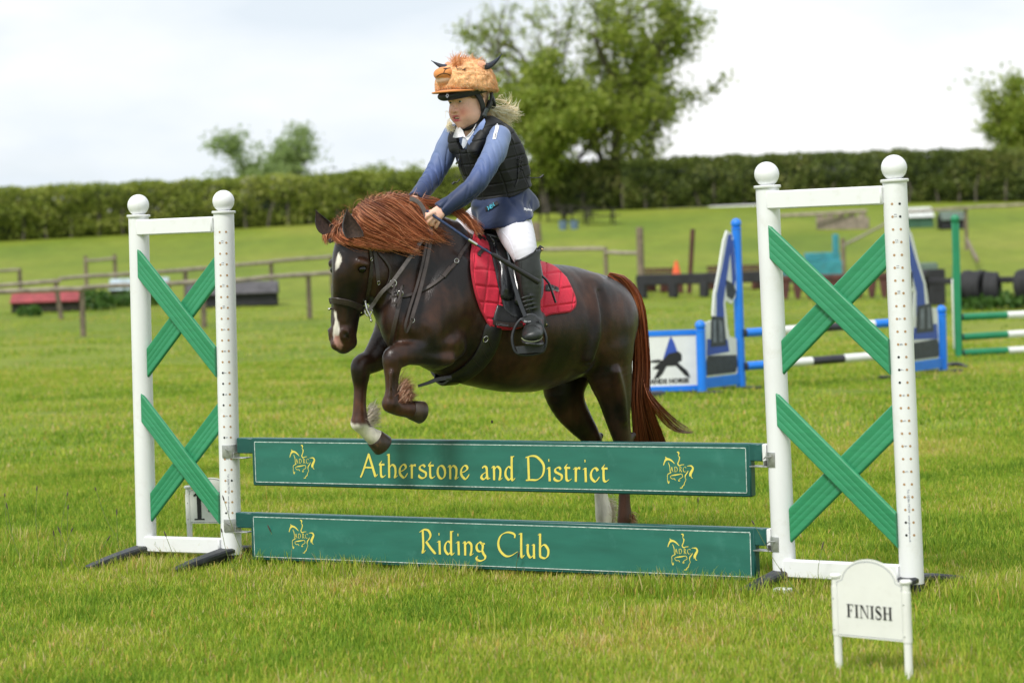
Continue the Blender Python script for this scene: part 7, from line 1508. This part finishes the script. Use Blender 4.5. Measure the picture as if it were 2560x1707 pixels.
bush(235, 62, 1.0, .62, 500, 61, 'dark green weeds between the red and the pale blue jump'); bush(325, 63.5, 1.7, .42, 600, 62, 'nettles along the foot of the pale blue jump'); bush(70, 60, .6, .28, 200, 63, 'small green weeds in front of the red roofed jump'); bush(2490, 46, 1.4, .35, 500, 64, 'green weeds growing round the tyre jump')
# black sleeper wall with brown planks behind
a, b = atd(1592, 58.5), atd(1925, 57.5); t = thing('sleeper_wall', 'low black sleeper wall on stout legs, right of the pony tail', 'jump', a); d = b - a; yaw = math.atan2(d.y, d.x)
bx(t, 'beam', (a + b) / 2 + ZZ * .46, d.length / 2, .12, .13, M_tar, yaw)
for k in range(5): bx(t, 'leg', a + d * (.04 + .235 * k) + ZZ * .2, .10, .13, .2, M_tar, yaw)
for (p0, p1, lab) in ((1608, 1682, 'stack of red brown planks behind the left end of the sleeper wall'), (1775, 1912, 'red brown planks behind the right end of the sleeper wall')):
    a, b = atd(p0, 62), atd(p1, 61); t = thing('plank_stack', lab, 'planks', a); d = b - a; yaw = math.atan2(d.y, d.x)
    for k in range(4): bx(t, 'plank', (a + b) / 2 + ZZ * (.36 + .075 * k) + V(0, .16 * k, 0), d.length / 2, .10, .03, M_brown, yaw)
    bx(t, 'bearer', a + d * .1 + ZZ * .16, .06, .3, .16, M_brown, yaw); bx(t, 'bearer', a + d * .9 + ZZ * .16, .06, .3, .16, M_brown, yaw)
q = atd(1692, 60.5); t = thing('traffic_cone', 'orange cone standing behind the black sleeper wall', 'cone', q); M_or = mat('orange_cone', (.80, .12, .03), .5, noise=(8, .1)); bx(t, 'cone_base', q + ZZ * .38, .17, .17, .02, M_or); mb = MB(); mb.lathe(q + ZZ * .40, ZZ, [(0, .13), (.4, .035), (.42, .03)], 16); part('cone_body', mb, M_or, t); bx(t, 'stand_block', q + ZZ * .18, .15, .15, .18, M_brown)
# scalloped brown board
a, b = atd(1950, 55.5), atd(2225, 54.5); t = thing('scalloped_jump', 'brown jump rail with pointed teeth hanging below, seen through the right stand', 'jump', a); d = b - a; yaw = math.atan2(d.y, d.x); bx(t, 'beam', (a + b) / 2 + ZZ * .50, d.length / 2, .08, .07, M_brown, yaw); ux = d.normalized()
for k in range(9):
    c = a + d * (.05 + .1125 * k); mb = MB(); mb.prism([(-.12, .45), (.12, .45), (.06, .06), (0, .0), (-.06, .06)], c + Vector((ux.y, -ux.x, 0)) * 0, ux, ZZ, .05); part('tooth', mb, M_brown, t)
# teal boat-shaped jump
a = atd(2030, 60); t = thing('teal_jump', 'teal painted box jump with a raised post, behind the right stand', 'jump', a); bx(t, 'lower_box', a + ZZ * .45, .72, .3, .26, M_teal2, .03); bx(t, 'upper_box', a + V(.28, .1, .80), .42, .25, .12, M_teal2, .03); bx(t, 'tall_end', a + V(.63, .1, .95), .07, .1, .42, M_teal2, .0)
for k in range(4): bx(t, 'deck_board', a + V(-.25, -.24 + .16 * k, .735), .45, .07, .018, M_teal2, .03)
q = atd(2175, 76); rail_fence([atd(2110, 62), atd(2230, 75)], [(0, 1.0, 1, 1.2)], 'thin grey rail running back from the teal jump', 1.2, .035)
# tyre jump and dark boxes at the right
a, b = atd(2268, 47), atd(2680, 45.5); t = thing('tyre_jump', 'black beam with heaps of old tyres hung on it, at the right edge', 'jump', a); d = b - a; yaw = math.atan2(d.y, d.x); bx(t, 'beam', (a + b) / 2 + ZZ * .56, d.length / 2, .06, .06, M_tar, yaw)
def tyre(c, R_, yaw, lean): 
    mb = MB(); X = V(math.cos(yaw), math.sin(yaw), 0); Zt = (ZZ + X * lean).normalized(); X = X - Zt * X.dot(Zt); X.normalize(); Y = Zt.cross(X); n = 20; prof = [(-.09, .62), (-.10, .8), (-.085, .97), (-.04, 1.0), (.04, 1.0), (.085, .97), (.10, .8), (.09, .62)]; vs = [c + X * (w_ ) + (Y * math.cos(6.2832 * j / n) + Zt * math.sin(6.2832 * j / n)) * (R_ * r_) for j in range(n) for w_, r_ in prof]; k = len(prof); mb.add(vs, [(j * k + i, j * k + i + 1, ((j + 1) % n) * k + i + 1, ((j + 1) % n) * k + i) for j in range(n) for i in range(k - 1)]); return part('tyre', mb, M_tyre, t, recalc=False)
rr = random.Random(5)
for f in (.04, .09, .34, .38, .42, .46, .50, .54, .72, .76, .80, .84, .88, .96): tyre(a + d * f + ZZ * rr.uniform(.36, .46), .34, yaw + rr.uniform(-.25, .25), rr.uniform(-.12, .12))
a = atd(2314, 50); t = thing('dark_box_jump', 'dark box jump with a grey green lid, behind the digger cut-out on the right', 'jump', a); bx(t, 'box_body', a + ZZ * .38, .36, .3, .38, M_tar); bx(t, 'lid', a + V(-.02, 0, .80), .24, .28, .09, mat('grey_green_lid', (.12, .17, .14), .6, noise=(5, .2)))
# log pile, huts and picnic tables near the hedge
a, b = atd(2050, 97), atd(2172, 96); t = thing('log_palisade', 'palisade of upright weathered logs with a pale rail, below the right hedge', 'jump', a); d = b - a
for k in range(15): q = a + d * (k / 14); mb = MB(); mb.tube([q, q + ZZ * (.62 + .12 * math.sin(k * 2.1))], .085, 8); part('upright_log', mb, M_rail, t)
log(t, a + ZZ * .62 - V(1.6, 0, 0), b + ZZ * .75, .07, M_rail)
M_hutw = mat('pale_hut_roof', (.60, .62, .60), .6, noise=(3, .12)); M_hutg = mat('green_hut_wall', (.05, .13, .08), .6, noise=(3, .2)); M_hutd = mat('dull_green_roof', (.11, .15, .12), .7, noise=(3, .2))
hut(2268, 2332, 0, .82, 96, M_hutw, M_hutg, 'small hut shaped jump with a pale roof, right of the white stand below the hedge', depth=.55); hut(2352, 2412, 0, .72, 94, M_hutd, M_tar, 'small hut shaped jump with a dull green roof at the right', depth=.5)
def table(px, d, label, yaw, sc=1.0):
    q = atd(px, d); t = thing('picnic_table', label, 'picnic table', q, 'picnic tables by the hedge'); X = V(math.cos(yaw), math.sin(yaw), 0); Y = V(-X.y, X.x, 0)
    for k in range(5): bx(t, 'top_board', q + Y * (-.30 + .15 * k) + ZZ * .74, .85, .066, .022, M_dkw, yaw)
    for s_ in (-1, 1):
        for k in (0, 1): bx(t, 'seat_board', q + Y * (s_ * (.62 + .14 * k)) + ZZ * .44, .85, .06, .02, M_dkw, yaw)
        mb = MB(); mb.box(q + X * (.6 * s_) + ZZ * .42, (Y, X, ZZ), (.78, .03, .045), .005); part('crossbar', mb, M_dkw, t)
        for u in (-1, 1): mb = MB(); a_ = q + X * (.6 * s_) + Y * (.62 * u); b_ = q + X * (.6 * s_) + Y * (.28 * u) + ZZ * .72; dd = (b_ - a_).normalized(); mb.box((a_ + b_) / 2, (dd, X, dd.cross(X)), ((b_ - a_).length / 2, .03, .045), .005); part('leg', mb, M_dkw, t)
table(1395, 112, 'dark picnic table standing closest to the rider back', .35); table(1448, 110, 'dark picnic table in the middle of the row by the hedge', -.2); table(1503, 107, 'dark picnic table at the right end of the row by the hedge', .1)
M_tub = mat('blue_grey_tub', (.12, .18, .26), .6)
for px, l in ((1412, 'blue grey tub left of the other tub, under the picnic tables'), (1440, 'blue grey tub right of the other tub, under the picnic tables')): q = atd(px, 104); mb = MB(); mb.lathe(q, ZZ, [(0, .16), (.42, .2), (.42, .17), (.05, .14)], 14); tag(part('tub', mb, M_tub, base=q), l, 'tub')
q = atd(1345, 96); mb = MB(); mb.tube([q, q + ZZ * .75], [.22, .17], 12); tag(part('tree_stump', mb, M_wood, base=q), 'grey stump in the field just right of the rider back', 'stump')

# ------------------------------------------------------------------ hedges and trees
def leaves(name, pts, nrm, size, m, parent, seed, loc, flat_=.5, sh=0):
    """one two-sided diamond per point, turned at random about the crown's outward direction"""
    r = np.random.default_rng(seed); n = len(pts); a = r.normal(size=(n, 3)); a += nrm * flat_ * 0; u = np.cross(a, nrm + r.normal(size=(n, 3)) * .8); u /= np.linalg.norm(u, axis=1)[:, None] + 1e-9; v = np.cross(u, a); v /= np.linalg.norm(v, axis=1)[:, None] + 1e-9
    s = (size * (.55 + .9 * r.random(n)))[:, None]; q = np.stack([pts - u * s, pts + v * s * .55, pts + u * s, pts - v * s * .55], 1).reshape(-1, 3) - np.array(loc)
    me = npmesh(name, q, np.arange(4 * n).reshape(-1, 4), np.zeros((0, 3), int), m, np.repeat(np.clip(r.random(n) * .7 + .3 * np.repeat(r.random(n // 40 + 1), 40)[:n] + sh, 0, 1), 4), False)
    o = link(name, me, parent); o['kind'] = 'stuff'; return o
M_bark = mat('grey_bark', (.10, .085, .065), .9, noise=(3, .3), bump=(14, .6, .03))
def hedge(label, x0, x1, dfun, h, wd, dens, size, cols, seed, pale=None, gaps=False, holes=0.0):
    r = np.random.default_rng(seed); a = atd(x0, dfun(x0)); b = atd(x1, dfun(x1)); base = (a + b) / 2; t = thing('hedge', label, 'hedge', base); n = 60
    line_ = [atd(lerp(x0, x1, i / n), dfun(lerp(x0, x1, i / n))) for i in range(n + 1)]; hh = [h * (1 + .09 * mnoise.noise(V(i * .37, seed, 0)) + .07 * mnoise.noise(V(i * 1.3, seed, 5))) for i in range(n + 1)]
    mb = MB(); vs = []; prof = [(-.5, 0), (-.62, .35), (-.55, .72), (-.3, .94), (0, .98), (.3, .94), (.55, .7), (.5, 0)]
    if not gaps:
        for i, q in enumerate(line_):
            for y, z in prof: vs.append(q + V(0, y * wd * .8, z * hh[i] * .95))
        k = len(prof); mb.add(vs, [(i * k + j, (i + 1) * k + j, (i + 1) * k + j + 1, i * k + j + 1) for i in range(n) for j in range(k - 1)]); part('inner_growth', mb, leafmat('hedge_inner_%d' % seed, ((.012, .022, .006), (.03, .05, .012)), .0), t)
    N = dens; s = r.random(N) * n; i0 = s.astype(int); f = s - i0; L_ = np.array([tuple(p) for p in line_]); H_ = np.array(hh); c = L_[i0] * (1 - f)[:, None] + L_[np.minimum(i0 + 1, n)] * f[:, None]; hv = H_[i0] * (1 - f) + H_[np.minimum(i0 + 1, n)] * f
    th = r.random(N) * np.pi * 1.0; ph = r.random(N); side = r.random(N) < .62; y = np.where(side, -.5 - .12 * np.sin(ph * np.pi), (r.random(N) - .5) * 1.1) * wd; z = np.where(side, ph ** .9 * 1.02, .84 + .19 * r.random(N)) * hv; y = y + r.normal(size=N) * .10; z = z + np.abs(r.normal(size=N)) * .04
    lump = np.array([mnoise.noise(V(q[0] * .9, seed, q[2] * 1.1)) for q in c + np.column_stack([np.zeros(N), y, z])]); y -= lump * .45; keep = np.ones(N, bool)
    if holes: keep = ~((lump > .1) & (r.random(N) < holes))
    p = (c + np.column_stack([np.zeros(N), y, z]))[keep]; nrm = np.column_stack([np.zeros(len(p)), np.where(side, -1, -.2)[keep], np.where(side, .2, 1)[keep]])
    leaves('foliage', p, nrm, size, leafmat('hedge_leaves_%d' % seed, cols, .35, pale), t, seed + 1, base, sh=np.array([.55 * mnoise.noise(V(q[0] * .25, seed, q[2] * .5)) + .3 * mnoise.noise(V(q[0] * 1.1, seed, q[2] * 1.4)) for q in p]))
    for k in range(int((x1 - x0) / 60)):
        q = atd(x0 + 60 * k + r.uniform(-20, 20), dfun(x0 + 60 * k) - wd * .55); mb = MB(); mb.tube([q, q + V(r.normal() * .08, 0, h * .28), q + V(r.normal() * .15, .1, h * .55)], [.06, .05, .03], 6); part('stem', mb, M_bark, t)
    return t
dl = lambda x: np.interp(x, [-300, 0, 500, 900, 1300, 1500], [111, 112.5, 115.5, 119, 122, 124]); dr_ = lambda x: np.interp(x, [1200, 1700, 2200, 2700], [124, 125, 121, 115])
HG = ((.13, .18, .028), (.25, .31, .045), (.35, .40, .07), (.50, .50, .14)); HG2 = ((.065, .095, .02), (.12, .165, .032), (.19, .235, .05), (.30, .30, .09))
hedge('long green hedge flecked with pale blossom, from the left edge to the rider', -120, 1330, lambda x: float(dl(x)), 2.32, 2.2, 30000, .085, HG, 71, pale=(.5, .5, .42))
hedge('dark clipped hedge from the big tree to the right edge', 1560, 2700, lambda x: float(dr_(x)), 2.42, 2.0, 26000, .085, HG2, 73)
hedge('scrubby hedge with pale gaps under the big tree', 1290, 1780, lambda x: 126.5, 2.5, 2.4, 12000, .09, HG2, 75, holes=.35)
def tree(label, base, H, spread, seed, ncl, cl_r, per, size, cols, trunk_r=.3, low=.15, limbs=7, lean=0, name='tree', shape=None):
    """tapered trunk, limbs that fork into twigs, and leaf clumps at the twig ends"""
    r = random.Random(seed); t = thing(name, label, 'tree', base); mb = MB(); tips = []
    def grow(p, d, L0, rad, lev):
        n = 4; pts = [p]; q = p.copy(); dd = d.copy()
        for i in range(n): dd = (dd + V(r.gauss(0, .13), r.gauss(0, .13), .05 + r.gauss(0, .06))).normalized(); q = q + dd * (L0 / n); pts.append(q.copy())
        mb.tube(pts, [rad * (1 - .5 * i / n) for i in range(n + 1)], 7 if lev < 2 else 4)
        if lev >= 2: tips.extend(pts[1:])
        if lev < 3:
            for k in range(r.choice((3, 4)) if lev else limbs):
                j = r.choice((1, 2, 3, 4)) if lev else r.choice((1, 2, 3, 4, 4)); a = r.uniform(0, 6.28); e = r.uniform(.35, 1.15) if lev else r.uniform(.25, .95)
                nd = (dd * math.cos(e) + (V(math.cos(a), math.sin(a) * .8, .15) * math.sin(e))).normalized(); nd.x *= spread; nd.normalize(); grow(pts[j], nd, L0 * r.uniform(.5, .78), rad * r.uniform(.35, .55), lev + 1)
    grow(base - ZZ * .1, V(lean, 0, 1).normalized(), H * .46, trunk_r, 0); part('trunk', mb, M_bark, t)
    rg = np.random.default_rng(seed); tips = np.array([tuple(x) for x in tips]); 
    if shape: tips = np.array([x for x in tips if shape(x)])
    zlo = base.z + H * low; tips = tips[tips[:, 2] > zlo]; tips = tips[rg.permutation(len(tips))[:ncl]]
    if len(tips) == 0: return t
    sz = cl_r * (.5 + .9 * rg.random(len(tips))); pts = np.concatenate([c + rg.normal(size=(int(per * (.4 + 1.2 * rg.random())), 3)) * (s * .5, s * .5, s * .38) for c, s in zip(tips, sz)])
    leaves('crown', pts, np.tile((0, 0, 1.0), (len(pts), 1)), size, leafmat('leaves_%d' % seed, cols, .45), t, seed + 1, base); return t
LG = ((.13, .19, .025), (.22, .30, .035), (.33, .40, .06), (.43, .46, .11)); LG2 = ((.20, .28, .09), (.28, .38, .13), (.38, .46, .20)); LD = ((.03, .055, .014), (.06, .10, .02), (.11, .15, .035))
tree('big leafy tree rising out of the frame behind the rider, right hand stem', atd(1520, 128), 13.6, 1.35, 104, 660, .92, 30, .12, LG, .38, .10, 10)
tree('big leafy tree behind the rider, left hand stem beside the other', atd(1420, 127), 13.6, 1.0, 205, 230, .6, 18, .11, LG, .26, .22, 9)
tree('rounded darker green tree crowding the big tree on its left', atd(1372, 125), 8.6, 1.1, 306, 520, .85, 46, .13, LG, .26, .12, 9)
tree('lower bushy tree under the right side of the big tree', atd(1640, 126), 6.6, 1.1, 407, 150, .6, 26, .11, LG, .16, .12, 8)
tree('pale green tree behind the hedge at the left, smaller of the pair', atd(668, 185), 8.6, 1.3, 508, 130, .9, 30, .15, LG2, .14, .45, 6); tree('pale green rounded tree behind the hedge at the left, larger of the pair', atd(742, 190), 9.4, 1.5, 609, 210, 1.0, 28, .15, LG2, .18, .42, 8)
tree('leafy tree at the right edge behind the hedge', atd(2560, 150), 7.6, 1.3, 710, 380, .85, 46, .13, LG, .22, .3, 8)
for k, (px, d, H) in enumerate(((50, 210, 6.4), (2080, 230, 8.2))): tree(('thin bare sapling far behind the hedge at the far left', 'thin bare sapling far behind the right hedge')[k], atd(px, d), H, 1.0, 800 + k, 6, .3, 5, .1, LG2, .05, .6, 4, name='sapling')
tree('low round pale tree far beyond the right hedge', atd(2245, 240), 6.3, 1.5, 911, 90, .9, 34, .2, LG2, .12, .5, 6); tree('low scrub tree far beyond the hedge behind the rider elbow', atd(860, 200), 6.4, 1.4, 922, 90, .8, 30, .16, LD, .1, .5, 6); tree('low scrub tree far beyond the hedge left of the rider', atd(985, 205), 6.8, 1.4, 933, 90, .8, 30, .16, LG, .1, .5, 6)

# ------------------------------------------------------------------ tall grass stalks in front
M_stalk = mat('dry_green_stalk', (.18, .22, .07), .6, noise=(20, .2)); M_seed = mat('purple_brown_seed_head', (.10, .075, .065), .85, noise=(60, .4), bump=(200, .6, .003))
SK = [(30, 1300, 12, 1240, 'far left edge'), (60, 1420, 18, 1270, 0), (100, 1390, 92, 1225, 0), (150, 1400, 168, 1238, 0), (210, 1440, 150, 1330, 0), (165, 1430, 135, 1338, 0), (150, 1440, 178, 1328, 0), (240, 1420, 268, 1350, 0), (310, 1420, 292, 1285, 0), (180, 1340, 170, 1272, 0), (300, 1300, 240, 1225, 0), (470, 1440, 415, 1340, 0), (635, 1440, 560, 1250, 0), (595, 1440, 555, 1330, 0), (730, 1410, 675, 1325, 0), (798, 1410, 803, 1355, 0), (835, 1400, 820, 1382, 0), (845, 1405, 868, 1375, 0), (1028, 1405, 1015, 1345, 0), (1170, 1420, 1135, 1315, 0), (1216, 1400, 1218, 1350, 0), (1300, 1440, 1295, 1392, 0), (1530, 1430, 1520, 1325, 0), (2010, 1500, 1885, 1310, 0), (2050, 1480, 2055, 1370, 0), (1760, 1290, 1745, 1255, 0), (1990, 1500, 1955, 1430, 0)]
for k, (bx_, by, tx, ty, _) in enumerate(SK):
    g_ = G(bx_, max(by, 1380) if by > 1345 else by + 60); d = proj(g_)[2]; top = P(tx, ty, d - .05); gb = Vector((g_.x, g_.y, 0)); midp = (gb + top) / 2 + (top - gb).cross(CF).normalized() * .012
    lx = sorted(q[2] for q in SK); ordn = lx.index(tx) + 1; od = ('%d%s' % (ordn, 'th' if 10 < ordn < 20 else {1: 'st', 2: 'nd', 3: 'rd'}.get(ordn % 10, 'th')))
    wh = 'in the open grass left of the stand' if tx < 330 else 'before the left jump stand' if tx < 600 else 'before the lower green board' if tx < 1860 else 'before the right jump stand'
    t = thing('grass_stalk', od + ' thin flowering grass stalk from the left, ' + wh, 'grass stalk', gb, 'flowering grass stalks in front'); pth = crom([gb, midp, top], 6); mb = MB(); mb.tube(pth, [.0013] * len(pth), 5); sto = part('stem', mb, M_stalk, t)
    dv = Vector(tuple(pth[-1] - pth[-3])).normalized(); mb = MB(); L0 = .018 + .016 * ((k * 37) % 10) / 10; mb.tube([top - dv * L0 * .2, top + dv * L0 * .2, top + dv * L0 * .7, top + dv * L0], [.0012, .0035, .003, .0008], 7); part('seed_head', mb, M_seed, sto)
# two clods of earth thrown up by the hooves
M_mud = mat('dark_mud', (.03, .022, .015), .9, noise=(60, .4))
q = P(1230, 1054, 10.6); mb = MB(); mb.ball(q, .006, 8, sc=(.8, .6, 1.3)); tag(part('mud_clod', mb, M_mud, base=q), 'small dark clod of mud flying in the air under the pony belly', 'clod')
